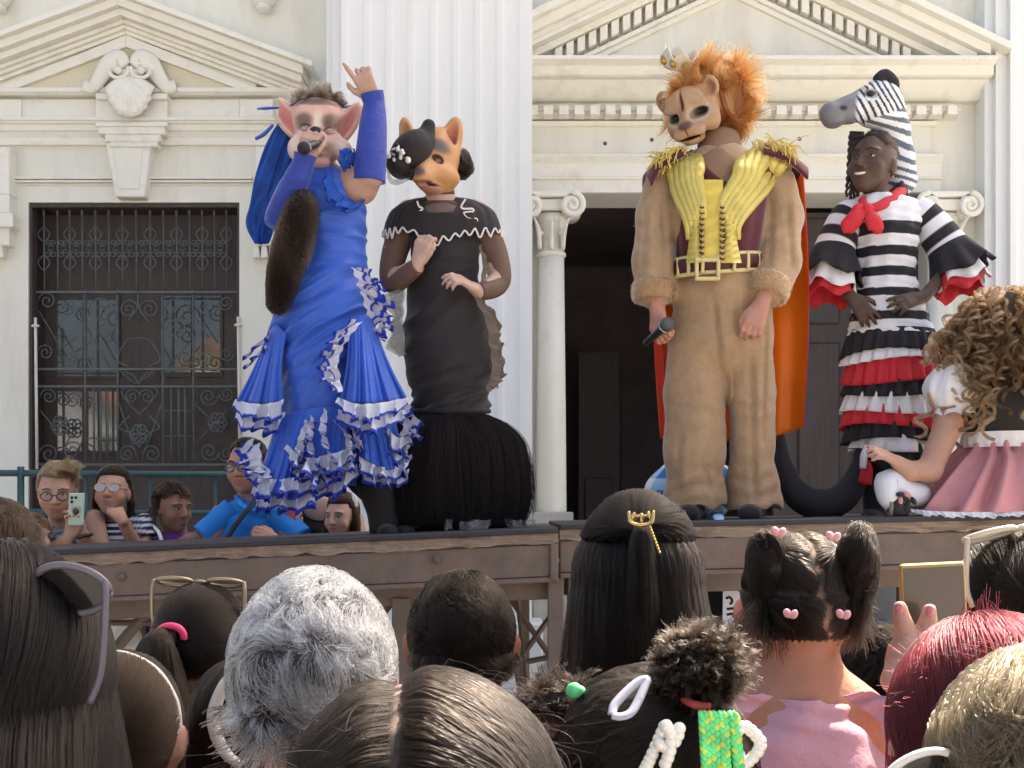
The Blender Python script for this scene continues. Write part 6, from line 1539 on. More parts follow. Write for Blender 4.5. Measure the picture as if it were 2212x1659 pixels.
# --- purple woman
d = 6.15
m3 = cloth('purple_knit', (.20, .055, .30))
t, L, c, nb = spectator('short haired woman in purple top with white strap, looking sideways', 373, 1100, d, hframe(52, -6), .98, (.26, .135, .09), m3, neckdrop=-.065, sw=.165, arms=([W(425, 1180, d), W(430, 1260, d - .1), W(405, 1165, d - .2)],), hands=((W(402, 1166, d - .2), W(432, 1152, d - .24) - W(402, 1166, d - .2), (0, -.6, .8), -1, dict(curl=(25, 30, 35, 40), thumb=30, k=.95)),))
def crop(t, L, k, H, m_, base, n=6000, ln=.035, seed=3, wave=.35, front=.45):
    cc = L(0, -.014, .036); r = np.array((.084, .106, .100)) * k
    keep = lambda v: ((v[:, 1] < .30) | (v[:, 2] > front + .1)) & (v[:, 2] > -.5) & ~((v[:, 1] > .15) & (v[:, 2] < .3))
    v_ = dome(n, 0, 0, None, keep, seed)
    strands('hair', comb(v_, cc, r, lambda p, v: nrm(np.array([0, -.2, -.75]) + v * .5 + np.c_[0 * v[:, 0], np.where(v[:, 2] > .5, 1.0, -.2), 0 * v[:, 0]]), ln, 5, .004, 0, (wave, 50), H, seed, .4, hug=.012), .0008, .0005, m_, t)
    VFb = ball(cc, r, 40, 28, H); q = (VFb[0] - cc) @ H / r
    mesh('hair_base', (cc + np.where(keep(nrm(q))[:, None], q, q * .8) * r @ H.T, VFb[1]), base, t)
crop(t, L, 1.02, hframe(52, -6), M_dkh, M_dkb, ln=.05, wave=.6)
mesh('white_strap', tube([W(330, 1135, d - .06), W(345, 1155, d - .115), W(352, 1200, d - .13), W(352, 1300, d - .13)], .011, 8, 20, squash=.5), mat('strap_white', (.7, .7, .7), .6), t)
# --- man in blue
d = 5.95
m4 = cloth('bright_blue_polo', (.02, .20, .60))
t, L, c, nb = spectator('man in bright blue polo shirt with dark shoulder strap and glasses', 534, 1010, d, hframe(-14, -6), 1.08, (.38, .20, .145), m4, fem=1.0, sw=.225, arms=([W(492, 1114, d), W(440, 1185, d - .05), W(440, 1290, d - .12)], [W(600, 1114, d), W(648, 1200, d - .08), W(600, 1172, d - .25)]), hands=((W(602, 1172, d - .25), W(576, 1160, d - .27) - W(602, 1172, d - .25), (0, -.8, .6), 1, dict(curl=(40, 45, 50, 55), thumb=30, k=1.05)),))
short_sleeve(t, W(505, 1100, d + .02), W(440, 1160, d - .02), m4, .066, .072); short_sleeve(t, W(588, 1100, d + .02), W(648, 1165, d - .03), m4, .066, .072)
crop(t, L, 1.08, hframe(-14, -6), hair_mat('black_crop', (.022, .017, .015), .4, .5), M_dkb, ln=.014, front=.55)
glasses(t, L, 1.08, M_frame, .006, lens=M_lens)
mesh('collar', tube([W(512, 1072, d - .02), W(520, 1090, d - .10), W(548, 1102, d - .12), W(572, 1090, d - .10), W(580, 1072, d - .02)], .016, 8, 24, squash=.6), m4, t)
mesh('shoulder_strap', tube([W(560, 1065, d - .02), W(540, 1095, d - .125), W(505, 1140, d - .14), W(480, 1190, d - .13), W(470, 1260, d - .1)], .017, 8, 30, squash=.45), M_darkpants, t)
# --- woman in black cut-out top, half hidden by the ruffles
d = 6.2
t, L, c, nb = spectator('woman in black cut out top standing behind the hem of the blue gown', 675, 1030, d, hframe(8, -5), 1.05, (.50, .31, .23), cloth('black_top_knit', (.018, .015, .016)), sw=.20, arms=([W(610, 1130, d), W(600, 1220, d - .08), W(625, 1150, d - .26)], [W(765, 1120, d), W(790, 1210, d), W(770, 1300, d)]), hands=((W(622, 1152, d - .26), W(635, 1110, d - .28) - W(622, 1152, d - .26), (.3, -.9, 0), 1, dict(curl=(30, 40, 45, 50), thumb=30, k=.95)),))
updo(t, L, c, hframe(8, -5), 1.05, M_dkh, M_dkb, tie=(0, -.13, .03))
VFp = ball(W(690, 1098, d - .10), (S(34, d), .02, S(26, d)), 20, 12); skin_mesh(VFp, t, (.50, .31, .23), 'bare_shoulder')
for u, v in ((606, 1098), (720, 1080)): mesh('gold_button', ball(W(u, v, d - .16), .011, 10, 8), mat('button_gold', (.55, .42, .2), .3, metal=.6), t)
rp_ = phone('red cased phone held by the woman in the black cut out top', W(632, 1122, d - .30), (.9, 0, .4), (-.35, 0, .9), .04, .13, mat('red_case', (.5, .06, .07), .5), cams=False)
# --- girl
d = 5.95
t, L, c, nb = spectator('small girl with dark ponytail peeking over the stage floor', 737, 1118, d, hframe(-22, -4), .88, (.52, .32, .24), cloth('girl_white_top', (.55, .53, .52)), sw=.13, open_=1.2)
updo(t, L, c, hframe(-22, -4), .88, hair_mat('brown_child_hair', (.05, .032, .022), .35, .4), M_dkb, tie=(.05, -.08, .09))
for sg in (-1, 1):
    strands('side_hair', tail_strands(1600, 0, [L(sg * .06, -.03, .08), L(sg * .086, -.01, .0), L(sg * .088, -.0, -.09), L(sg * .09, .01, -.2)], [.014, .020, .024, .016], 0, 8 + sg, 10, wave=.003), .0008, .0005, MATS['brown_child_hair'], t)
mesh('white_bow', ball(W(765, 1085, d), (.02, .03, .05), 12, 8), mat('strap_white', (.7, .7, .7), .6), t)
# --- child at the left end, seen from behind the ear
d = 5.8
t, L, c, nb = spectator('child with light brown hair at the left end behind the stage', 68, 1165, d, hframe(70, 0), .9, (.45, .27, .20), cloth('child_grey_top', (.3, .3, .32)), sw=.13)
crop(t, L, .92, hframe(70, 0), hair_mat('light_brown_hair', (.12, .075, .045), .4, .5), mat('light_brown_base', (.07, .045, .03), .9), ln=.05, wave=.5)
# --- person in jeans behind the zebra performer
d = 6.4
t, L, c, nb = spectator('person in blue jeans standing behind the striped performer', 1940, 1062, d, hframe(0, 0), 1.0, (.3, .17, .12), cloth('grey_tee', (.2, .2, .21)), sw=.17, bottom=M_jeans)
crop(t, L, 1.0, hframe(0, 0), M_dkh, M_dkb, ln=.02)
# --- printed sheet hung under the stage
d = 4.75
sh_ = thing('printed_sheet', 'white printed sheet with black marks hanging under the right stage platform', 'poster', W(1600, 1450, d))
A_ = [W(1562, 1268, d), W(1585, 1268, d), W(1650, 1330, d), W(1650, 1440, d), W(1560, 1436, d)]
mesh('sheet', prism([(p[0], p[2]) for p in A_][::-1], d, d + .004), mat('printed_paper', (.62, .63, .67), .7, bump=.004, bscale=9), sh_, False)
mesh('sheet', prism([(p[0], p[2]) for p in [W(1566, 1446, d), W(1668, 1446, d), W(1668, 1540, d), W(1600, 1540, d)]][::-1], d, d + .004), mat('printed_paper2', (.42, .42, .45), .7, bump=.004, bscale=9), sh_, False)
for pts in ([(1568, 1293), (1576, 1290), (1582, 1298), (1577, 1306)], [(1570, 1316), (1585, 1314)], [(1570, 1328), (1584, 1326), (1584, 1334)], [(1578, 1350), (1585, 1362), (1595, 1354), (1604, 1356)], [(1570, 1388), (1570, 1420)], [(1592, 1398), (1600, 1394), (1612, 1393)], [(1612, 1470), (1616, 1500)], [(1576, 1456), (1586, 1470), (1600, 1462)]):
    mesh('printed_mark', tube([W(a, b, d - .001) for a, b in pts], .005, 6, 12), M_black, sh_)
# --- clothing of people seen between the braces, built as simple solids
d = 5.3
clothes = thing('white_clothes', 'crumpled white bag hanging behind the stage brace', 'clothes', W(262, 1400, d))
VFb = ball(W(262, 1375, d), (.075, .06, .11), 30, 20); V = VFb[0] + vnoise(VFb[0], 40, 3) * .012; mesh('clothes_bulk', (V, VFb[1]), mat('white_garment', (.66, .66, .68), .35, bump=.004, bscale=40), clothes)
mesh('clothes_strap', tube([W(250, 1330, d), W(255, 1345, d), W(266, 1335, d)], .01, 8, 12), MATS['white_garment'], clothes)
pk = thing('printed_clothing', 'white and pink printed parcel seen under the stage', 'clothing', W(305, 1440, d + .1))
bevel(mesh('clothing_block', pbox(285, 345, 1395, 1600, d + .1, d + .3), mat('clothing_print', (.62, .56, .6), .7, var=.3, vscale=30), pk, False), .01)
bevel(mesh('clothing_scrap', pbox(205, 240, 1350, 1375, d + .1, d + .12), mat('pink_print', (.6, .3, .4), .7, var=.4, vscale=40), pk, False), .004)
# ================================================================ foreground crowd, seen from behind
def crowd(label, u, v, d, r, skin, shirt, sw=.19, ears=True, yaw=0, earc=None, hairbase=None, hb_cols=None, neck=.052, nd=.10):
    c = W(u, v, d); r = np.array(r); base = np.array([c[0], d, 0.])
    t = thing('person', label, 'person', base)
    H = hframe(yaw + 180, 0)       # facing away
    s = SDF(c + (-.34, -.2, -.52), c + (.34, .24, r[2] + .03), .009)
    s.ell(c, r * .97, None, .02); s.ell(c + (0, .05, -.06), (r[0] * .8, r[1] * .75, r[2] * .85), None, .03)
    ca, sa = math.cos(R(yaw)), math.sin(R(yaw))
    for sg in (-1, 1):
        s.ell(c + (sg * r[0] * 1.02 * ca, .005 + sg * r[0] * sa, -.03), (.011, .018, .031), (0, sg * 8, 0), .008)
    nb = c + np.array([0, .01, -r[2] - nd]); 
    s.chain([c + (0, .01, -.06), nb + (0, -.01, .02), nb - (0, 0, .1)], [neck, neck, .08], .03)
    s.chain([nb + (-sw + .06, 0, -.04), nb + (sw - .06, 0, -.04)], [.055, .055], .05); s.ell(nb + (0, 0, -.2), (sw * .75, .09, .16), None, .05)
    for sg in (-1, 1): s.chain([nb + (sg * (sw - .02), 0, -.07), nb + (sg * (sw + .03), .01, -.36)], [.05, .042], .03)
    VF = s.mesh(1); col = np.tile(np.array(skin), (len(VF[0]), 1))
    if earc is not None:
        q = np.abs((VF[0] - c)[:, 0]) > r[0] * .97; col[q & ((VF[0] - c)[:, 2] < .03)] = earc
    skin_mesh(VF, t, col)
    x, y, zs = nb[0], nb[1] + .0, nb[2]
    rows = [(x, y, zs - .005, .075, .07), (x, y, zs - .03, sw * .62, .085), (x, y, zs - .07, sw * .97, .10), (x, y, zs - .17, sw * 1.06, .118), (x, y, zs - .34, sw * .95, .12), (x, y, zs - .52, sw * .95, .125), (x, y, zs - .62, sw * .95, .13)]
    mesh('shirt', grid(ring_loft(rows, 48, .004), True), shirt, t)
    wz = zs - .58
    mesh('trousers', join([capped(ring_loft([(x + sg * .08, y, wz, .085, .1), (x + sg * .085, y, wz / 2, .065, .075), (x + sg * .085, y, .03, .055, .065)], 16)) for sg in (-1, 1)]), M_darkpants, t)
    for sg in (-1, 1): mesh('shoe', ball((x + sg * .085, y + .05, .04), (.045, .12, .042), 14, 8), M_black, t)
    return t, c, r
def skull(t, c, r, m_, keep=None, cols=None, s=1.0):
    VF = ball(c, r * s, 44, 32); q = (VF[0] - c) / (r * s)
    k_ = np.ones(len(q), bool) if keep is None else keep(nrm(q))
    V = c + np.where(k_[:, None], q, q * .92) * r * s
    return mesh('hair_base', (V, VF[1]), m_, t, True, cols(nrm(q)) if cols else None)
NAPE = lambda v: (v[:, 2] > -.62) & ~((v[:, 1] > .25) & (v[:, 2] < .35))
H_blk = hair_mat('crowd_black_hair', (.016, .0125, .011), .32, .4, .3); B_blk = mat('crowd_black_base', (.012, .010, .009), .85)
H_drk = hair_mat('crowd_dark_hair', (.020, .0145, .011), .34, .4, .3); B_drk = mat('crowd_dark_base', (.016, .012, .0095), .85)
H_brn = hair_mat('crowd_brown_hair', (.038, .025, .016), .36, .42, .35); B_brn = mat('crowd_brown_base', (.03, .021, .014), .85)
S_a = cloth('shirt_dark', (.04, .04, .05)); S_b = cloth('shirt_white', (.6, .6, .6)); S_c = cloth('shirt_grey', (.2, .2, .22)); S_d = cloth('shirt_plum', (.15, .04, .08))
DOWN = lambda p, v: np.tile([0., -.15, -1.], (len(p), 1))
def sunglasses(label, C, X_, Fd, U_, w, lr, m_, lens, temple=.13, name='sunglasses', rim=.0035, tdir=None):
    """C bridge, X_ right, Fd lens normal, U_ up of lens, w half width"""
    X_, Fd, U_ = (nrm(np.array(a, float)) for a in (X_, Fd, U_)); t = thing(name, label, 'glasses', C)
    for sg in (-1, 1):
        cc = C + X_ * sg * w * .52
        P = [cc + X_ * lr[0] * math.cos(a) * (1 + .08 * sg * math.cos(a)) + U_ * lr[1] * math.sin(a) for a in np.linspace(0, 2 * np.pi, 21)]
        r_ = mesh('rim', tube(P, rim, 8, 42), m_, t)
        Q = np.array(P[:-1]); mesh('lens', (np.concatenate([Q, Q.mean(0)[None]]), [np.array([(i, (i + 1) % 20, 20) for i in range(20)])]), lens, r_)
        a = C + X_ * sg * w; td = nrm(np.array(tdir if tdir is not None else -Fd, float))
        mesh('temple', tube([C + X_ * sg * w * .97 + U_ * lr[1] * .5, a + U_ * lr[1] * .5 + td * .02, a + td * temple * .7 + X_ * sg * -.002, a + td * temple + X_ * sg * -.01 ], rim * .9, 8, 20), m_, t)
    mesh('bridge', tube([C - X_ * w * .12, C + U_ * lr[1] * .25, C + X_ * w * .12], rim * .9, 8, 9), m_, t)
    return t
# ---- a: woman at far left, long black hair
t, c, r = crowd('woman with long black hair and dark sunglasses pushed up on her head', -18, 1470, 1.12, (.094, .108, .118), (.3, .18, .12), S_a)
skull(t, c, r * 1.02, B_blk)
v_ = dome(16000, 0, 0, None, NAPE, 61)
strands('hair', comb(v_, c, r * 1.02, lambda p, v: np.array([0, -.25, -1.]) + np.c_[.25 * np.sign(v[:, 0]), -.6 * (v[:, 2] > .6), 0 * v[:, 0]], .42, 14, .014, .5, (.05, 25), None, 61, .2, .3, hug=.016), .0005, .0003, H_blk, t)
sunglasses('dark sunglasses resting on the long black hair', W(52, 1268, 1.08) , (1, .05, -.06), (0, 1, .4), (0, -.4, 1), .075, (.034, .024), mat('purple_grey_frame', (.10, .09, .11), .35), mat('dark_lens', (.012, .01, .012), .08), .10, tdir=(-.02, -.15, -1))
# ---- b: child with white zigzag headband
t, c, r = crowd('child with brown hair and thin white zigzag headband', 258, 1562, 1.6, (.076, .088, .090), (.42, .24, .17), S_b, .14)
skull(t, c, r * 1.0, B_brn, NAPE)
v_ = dome(12000, 0, 0, None, NAPE, 62)
tieb = np.array([0, -.10, -.05])
strands('hair', comb(v_, c, r, lambda p, v: tieb - p, .12, 9, .006, 0, (.08, 50), None, 62, .2, clump=(.12, 40), hug=.008), .0005, .0003, H_brn, t)
strands('low_ponytail', tail_strands(3000, 0, [c + (0, -.09, -.05), c + (.0, -.12, -.10), c + (.0, -.12, -.25)], [.018, .03, .02], 0, 3), .0005, .0003, H_brn, t)
P = np.array([c + r * 1.05 * nrm(np.array(q)) for q in ((-.9, .0, .3), (-.6, -.02, .85), (0, -.1, 1.), (.6, -.1, .78), (.93, -.05, .35), (1.0, .0, -.05), (1, .05, -.25))])
hb = mesh('headband', tube(P, [.0035, .0045, .0045, .0035], 8, 60), mat('white_band', (.7, .68, .66), .4), t)
Q = spline(P, 26)
for i in range(3, 22): mesh('headband_tooth', tube([Q[i], Q[i] + np.array([0, -.012, -.006])], [.0028, .0008], 5, 3), MATS['white_band'], hb)
# ---- c: ponytail woman with pink tie
t, c, r = crowd('woman with long dark ponytail held by a bright pink hair tie', 434, 1385, 2.1, (.080, .094, .097), (.33, .2, .14), S_c)
skull(t, c, r, B_drk, NAPE); tie = np.array([-.026, -.093, .02])
v_ = dome(12000, 0, 0, None, NAPE, 63)
strands('hair', comb(v_, c, r, lambda p, v: tie - p, .13, 9, .005, 0, (.05, 50), None, 63, .15, hug=.007), .0005, .0003, H_drk, t)
strands('ponytail', tail_strands(9000, 0, [c + tie, c + tie + (-.012, -.025, -.02), c + tie + (-.012, -.03, -.12), c + tie + (.0, -.03, -.28), c + tie + (.02, -.025, -.42)], [.014, .034, .046, .046, .02], 0, 4, 16, wave=.003), .0005, .0003, H_drk, t)
mesh('ponytail_core', tube([c + tie, c + tie + (-.012, -.022, -.02), c + tie + (-.012, -.026, -.12), c + tie + (.0, -.026, -.28), c + tie + (.02, -.02, -.40)], [.012, .03, .04, .04, .01], 14, 24), B_drk, t)
mesh('hair_tie', tube([c + tie + (.003, -.004, 0) + np.array([.021 * math.cos(a), -.006 - .004 * math.sin(a), .017 * math.sin(a)]) for a in np.linspace(-.3, 3.6, 15)], .0065, 8, 30), mat('pink_tie', (.72, .05, .16), .6), t)
sunglasses('gold rimmed glasses resting on the ponytailed head', c + (0, -.005, .103), (1, 0, -.03), (0, .5, 1), (0, -1, .5), .080, (.031, .016), mat('gold_metal', (.32, .25, .16), .35, metal=.6), mat('tea_lens', (.05, .04, .03), .1, alpha=.6), .09, 'eyeglasses', .004, tdir=(0, -.25, -1))
# ---- d: child with thick white headband between the ponytail and the grey head
t, c, r = crowd('dark haired child with a thick white hoop headband beside the grey haired man', 532, 1560, 1.72, (.074, .085, .09), (.3, .17, .12), S_a, .14)
skull(t, c, r, B_drk, NAPE)
v_ = dome(9000, 0, 0, None, NAPE, 64)
strands('hair', comb(v_, c, r, DOWN, .16, 9, .006, .3, (.1, 40), None, 64, hug=.01), .0005, .0003, H_drk, t)
mesh('headband', tube([W(514, 1444, 1.62), W(484, 1480, 1.62), W(462, 1540, 1.62), W(468, 1590, 1.62), W(492, 1632, 1.62), W(524, 1655, 1.62)], [.004, .008, .0095, .009, .008, .006], 10, 40, squash=1.0), mat('pearl_white', (.66, .62, .54), .3, coat=.3), t)
# ---- e: grey haired man
t, c, r = crowd('man with thick wavy grey hair', 676, 1452, 1.4, (.088, .104, .110), (.42, .2, .15), S_c, .21, earc=(.44, .19, .14))
B_gry = mat('grey_base', (.085, .08, .08), .85); kg = lambda v: NAPE(v)
skull(t, c, r * 1.0, B_gry, kg)
v_ = dome(13000, 0, 0, None, kg, 65)
fl = lambda p, v: nrm(np.c_[.35 * v[:, 0] + .25, -.25 + 0 * v[:, 1], -.9 + 0 * v[:, 2]] + v * .35 + vnoise(v, 9, 8) * .55)
strands('hair', comb(v_, c, r, fl, .034, 7, .012, 0, (.55, 60), None, 65, .4, clump=(.55, 90), hug=.014), .00055, .0003, hair_mat('grey_hair', (.30, .29, .29), .3, .4, .5, (.62, .62, .63), 1.4), t)
v_ = dome(9000, 0, 0, None, lambda v: kg(v) & (v[:, 2] + .25 * v[:, 0] < .3), 66)
strands('dark_hair', comb(v_, c, r * 1.005, fl, .03, 6, .008, 0, (.5, 60), None, 66, .4, hug=.010), .00055, .0003, hair_mat('dark_grey_hair', (.07, .06, .055), .35, .4, .4), t)
# ---- g: boy with cropped hair
t, c, r = crowd('boy with short cropped dark hair and bare ears', 997, 1364, 1.85, (.079, .094, .092), (.37, .17, .10), S_b, .15, earc=(.40, .17, .10))
kb = lambda v: (v[:, 2] > -.72) & ~((v[:, 1] > .3) & (v[:, 2] < .4)) & ~((np.abs(v[:, 0]) > .8) & (v[:, 2] < -.15) & (v[:, 1] > -.1))
skull(t, c, r, B_drk, kb)
v_ = dome(16000, 0, 0, None, kb, 67)
strands('hair', comb(v_, c, r, lambda p, v: np.array([.15, -.1, -.75]) + v * .55 + vnoise(v, 5, 3) * .3, .017, 4, .004, 0, (.2, 60), None, 67, .4, hug=.006), .0005, .0003, H_drk, t)
# ---- f: woman with centre parting, close to the camera
t, c, r = crowd('woman with centre parted dark brown hair close before the stage', 918, 1760, 1.02, (.108, .115, .112), (.36, .2, .14), S_d)
pu = -.022
def fcols(q):
    w = np.exp(-((q[:, 0] - pu / .108 * 1.0 + .06 * q[:, 1]) / .020) ** 2)[:, None] * (q[:, 2] > .2)[:, None]
    return np.array((.018, .013, .010)) * (1 - w) + np.array((.30, .2, .15)) * w
skull(t, c, r, mat('parted_base', (1, 1, 1), .8, attr=True), None, fcols)
v_ = dome(24000, 0, 0, None, lambda v: NAPE(v) & (np.abs(v[:, 0] - pu / .108 + .06 * v[:, 1]) > .018), 68)
fx = lambda p, v: np.c_[np.sign(v[:, 0] - pu / .108 + .06 * v[:, 1]) * 1.0, -.35 + 0 * v[:, 0], -.45 + 0 * v[:, 0]] + vnoise(v, 4, 9) * .12
strands('hair', comb(v_, c, r * 1.01, fx, .30, 14, .012, 1.4, (.05, 30), None, 68, .25, .2, (.10, 60), hug=.014), .00045, .0003, H_drk, t)
v_ = dome(110, 0, 0, None, lambda v: v[:, 2] > .3, 69)
strands('flyaway_hair', comb(v_, c, r * 1.02, lambda p, v: fx(p, v) + v * .5, .06, 10, .02, .8, (.5, 25), None, 69, .5), .00018, .00012, H_drk, t)
# ---- h: tall woman, long straight hair, gold clip
t, c, r = crowd('tall woman with long straight dark hair gathered in a gold claw clip', 1378, 1240, 1.92, (.090, .102, .112), (.36, .2, .14), S_a)
skull(t, c, r * 1.05, B_blk); clip = np.array([-.008, -.098, .075])
v_ = dome(9000, 0, 0, None, lambda v: (v[:, 2] > .42) , 70)
strands('gathered_hair', comb(v_, c, r * 1.07, lambda p, v: clip - p, .15, 10, .010, 0, (.06, 40), None, 70, .2, hug=.016), .0005, .0003, H_blk, t)
v_ = dome(14000, 0, 0, None, lambda v: NAPE(v) & (v[:, 2] < .55) & (v[:, 2] > -.5), 71)
strands('hair', comb(v_, c, r * 1.05, lambda p, v: np.array([0, -.12, -1.]) + np.c_[.16 * v[:, 0], 0 * v[:, 0], 0 * v[:, 0]], .34, 12, .010, .6, (.04, 20), None, 71, .15, .4, (.05, 60), hug=.014), .0005, .0003, H_blk, t)
strands('tail_hair', tail_strands(2600, 0, [c + clip, c + clip + (.0, -.016, -.03), c + clip + (.004, -.012, -.14), c + clip + (.006, -.005, -.28)], [.012, .018, .024, .02], 0, 6, 14, wave=.002), .0005, .0003, H_blk, t)
gold = mat('shiny_gold', (.62, .45, .18), .22, metal=.9); cp = c + clip + (0, -.024, .014); ks_ = .62
cl_ = mesh('hair_clip', tube([cp + np.array((-.030, 0, .018)) * ks_, cp + np.array((-.026, -.004, -.006)) * ks_, cp + np.array((-.012, -.006, -.014)) * ks_, cp + np.array((.012, -.006, -.014)) * ks_, cp + np.array((.026, -.004, -.004)) * ks_, cp + np.array((.030, 0, .02)) * ks_], [.002, .0034, .0034, .0034, .0034, .002], 8, 30), gold, t)
for a, b in (((-.024, 0, .006), (.024, 0, .008)), ((0, -.004, .014), (0, -.006, -.012)), ((-.016, 0, .016), (-.022, 0, -.004)), ((.016, 0, .018), (.022, 0, -.002))): mesh('clip_bar', tube([cp + np.array(a) * ks_, cp + np.array(b) * ks_], .0024, 7, 4), gold, cl_)
for k in range(9): mesh('clip_bead', ball(cp + np.array((.016 + .0022 * k, -.004, -.016 - .0058 * k)) * .8, .0028, 8, 6), gold, cl_)
# ---- i: girl with afro puff, barrettes and green braids
t, c, r = crowd('girl with afro puff, pearl barrettes and neon green braid extensions', 1412, 1668, 1.16, (.094, .10, .098), (.12, .07, .05), S_b, .15)
skull(t, c, r, B_drk); pf_ = W(1515, 1438, 1.10)
v_ = dome(14000, 0, 0, None, NAPE, 72); tgt = pf_ - c + np.array([0, .0, -.045])
strands('hair', comb(v_, c, r, lambda p, v: tgt - p, .11, 10, .007, 0, (.28, 80), None, 72, .25, hug=.009), .00045, .0003, H_drk, t)
mesh('puff_core', ball(pf_, (.036, .036, .032), 24, 16), B_drk, t)
v_ = dome(26000, 0, 0, None, None, 73)
strands('afro_puff', comb(v_, pf_, (.035, .035, .031), lambda p, v: v + vnoise(v, 12, 4) * .4, .009, 7, .0, 0, (.7, 300), None, 73, .6), .00022, .00015, H_drk, t)
mesh('elastic', tube([W(1478, 1510, 1.08), W(1500, 1522, 1.065), W(1535, 1528, 1.06)], .004, 8, 12), mat('red_elastic', (.35, .05, .05), .6), t)
sp = W(1200, 1512, 1.2); mesh('side_puff', ball(sp, (.022, .022, .018), 14, 10), B_drk, t)
strands('side_puff_hair', comb(dome(3000, 0, 0, None, None, 74), sp, (.021, .021, .017), lambda p, v: v, .010, 5, 0, 0, (1., 200), None, 74, .6), .0004, .00025, H_drk, t)
M_neon = mat('neon_green_yarn', (.12, .62, .22), .5, var=.5, vscale=60); M_lime = mat('lime_yarn', (.45, .62, .10), .5, var=.4, vscale=60)
for k, (u0, u1) in enumerate(((1521, 1530), (1541, 1549), (1562, 1570), (1584, 1602))):
    for j in range(3):
        tt = np.linspace(0, 1, 50)[:, None]; P = W(u0, 1540, 1.045) * (1 - tt) + W(u1, 1720, 1.04) * tt
        ph = tt[:, 0] * 26 + j * 2.1
        P = P + np.c_[.0030 * np.sin(ph), .0026 * np.sin(2 * ph), 0 * ph]
        mesh('braid_strand', tube(P, [.0028, .0028, .0022], 6, 50), M_lime if (j + k) % 3 == 0 else M_neon, t)
mesh('green_tie', join([ball(W(1240, 1492, 1.15), (.008, .006, .008), 10, 8), ball(W(1252, 1494, 1.15), (.006, .005, .006), 10, 8)]), M_neon, t)
# snap clip
ctr = [(1322, 1545), (1330, 1520), (1372, 1478), (1396, 1468), (1392, 1482), (1378, 1515), (1362, 1540), (1340, 1548), (1322, 1545)]
mesh('snap_clip', tube([W(a, b, 1.045 + (1545 - b) * .0003) for a, b in ctr], .0042, 8, 60, squash=.6, up=(0, 1, 0)), mat('lilac_grey_clip', (.34, .33, .38), .35, coat=.4), t)
pearl = mat('pearl', (.72, .68, .60), .25, coat=.5)
def pearls(name, pts, n, d_, r_=.0058):
    P = spline([W(a, b, d_) for a, b in pts], n)
    root = mesh(name, tube(P, r_ * .55, 6, n * 2), mat('barrette_metal', (.5, .45, .38), .3, metal=.6), t)
    for p in P: mesh('pearl', ball(p + (0, -.004, 0), r_, 10, 8), pearl, root)
pearls('pearl_barrette', [(1434, 1568), (1420, 1600), (1404, 1636), (1392, 1660)], 8, 1.045); pearls('pearl_barrette', [(1466, 1572), (1460, 1595), (1442, 1612), (1424, 1606)], 6, 1.04); pearls('pearl_barrette', [(1438, 1566), (1448, 1584), (1446, 1620), (1436, 1648)], 7, 1.038)
pearls('pearl_barrette', [(1582, 1592), (1590, 1578), (1606, 1568), (1624, 1580), (1640, 1600), (1636, 1620), (1618, 1640), (1604, 1648), (1592, 1625), (1582, 1592)], 17, 1.05)
# ---- j: small girl with pigtails in a pink dress
t, c, r = crowd('small girl with parted pigtails, pink hair clips and pink frilled dress', 1722, 1292, 1.62, (.073, .084, .088), (.40, .20, .125), cloth('pink_dress_cotton', (.62, .36, .42), trans=.15), .125, earc=(.52, .20, .12), neck=.044, nd=.035)  # earc: orange glow of the backlit ear put into its colour
part_ = lambda v: v[:, 0] - .16 - .22 * (.35 - v[:, 2]) * 1.0 + .05 * np.sin(v[:, 2] * 14)
def jcols(q):
    w = (np.exp(-(part_(q) / .028) ** 2) * (q[:, 1] < .4))[:, None]; return np.array((.018, .014, .011)) * (1 - w) + np.array((.34, .19, .12)) * w
kj = lambda v: (v[:, 2] > -.60) & ~((v[:, 1] > .25) & (v[:, 2] < .35))
skull(t, c, r, mat('pigtail_base', (1, 1, 1), .8, attr=True), kj, jcols)
ties = [np.array([-.050, -.045, .072]), np.array([.052, -.045, .078]), np.array([-.018, -.083, -.005]), np.array([.06, -.06, -.002])]
v_ = dome(13000, 0, 0, None, lambda v: kj(v) & (np.abs(part_(v)) > .03), 75)
def fj(p, v):
    rt = part_(v) > 0; up = v[:, 2] > .12
    T_ = np.where(rt[:, None], np.where(up[:, None], ties[1], ties[3]), np.where(up[:, None], ties[0], ties[2])); return T_ - p
strands('hair', comb(v_, c, r, fj, .075, 8, .004, 0, (.1, 60), None, 75, .25, hug=.006), .00045, .0003, H_drk, t)
for ctr_, rr_, sd_ in ((np.array([-.052, -.045, .045]), (.021, .024, .046), 7), (np.array([.068, -.045, .050]), (.023, .026, .050), 8)):
    mesh('pigtail_core', ball(c + ctr_, rr_, 22, 16), B_drk, t)
    v_ = dome(7000, 0, 0, None, None, sd_)
    strands('pigtail', comb(v_, c + ctr_, rr_, lambda p, v: np.array([0, -.1, -.9]) + v * .25 + vnoise(v, 5, sd_) * .3, .05, 9, .003, .4, (.30, 60), None, sd_, .5, .2, (.2, 60), hug=.009, hugz=-1.05), .0004, .00025, H_drk, t)
pk_ = mat('pink_clip', (.66, .33, .33), .35, coat=.3)
for u, v in ((1682, 1148), (1800, 1158), (1708, 1325), (1822, 1326)):
    for sg in (-1, 1): mesh('hair_clip', ball(W(u + sg * 7, v + (sg > 0) * 2, 1.50 if v < 1200 else 1.515), (.0052, .004, .0065), 10, 8, (0, sg * 35, 0)), pk_, t)
mesh('earring', ball(W(1645, 1416, 1.6), .004, 8, 6), gold, t)
M_pd = MATS['pink_dress_cotton']
nb = c + np.array([0, .01, -.088 - .035])
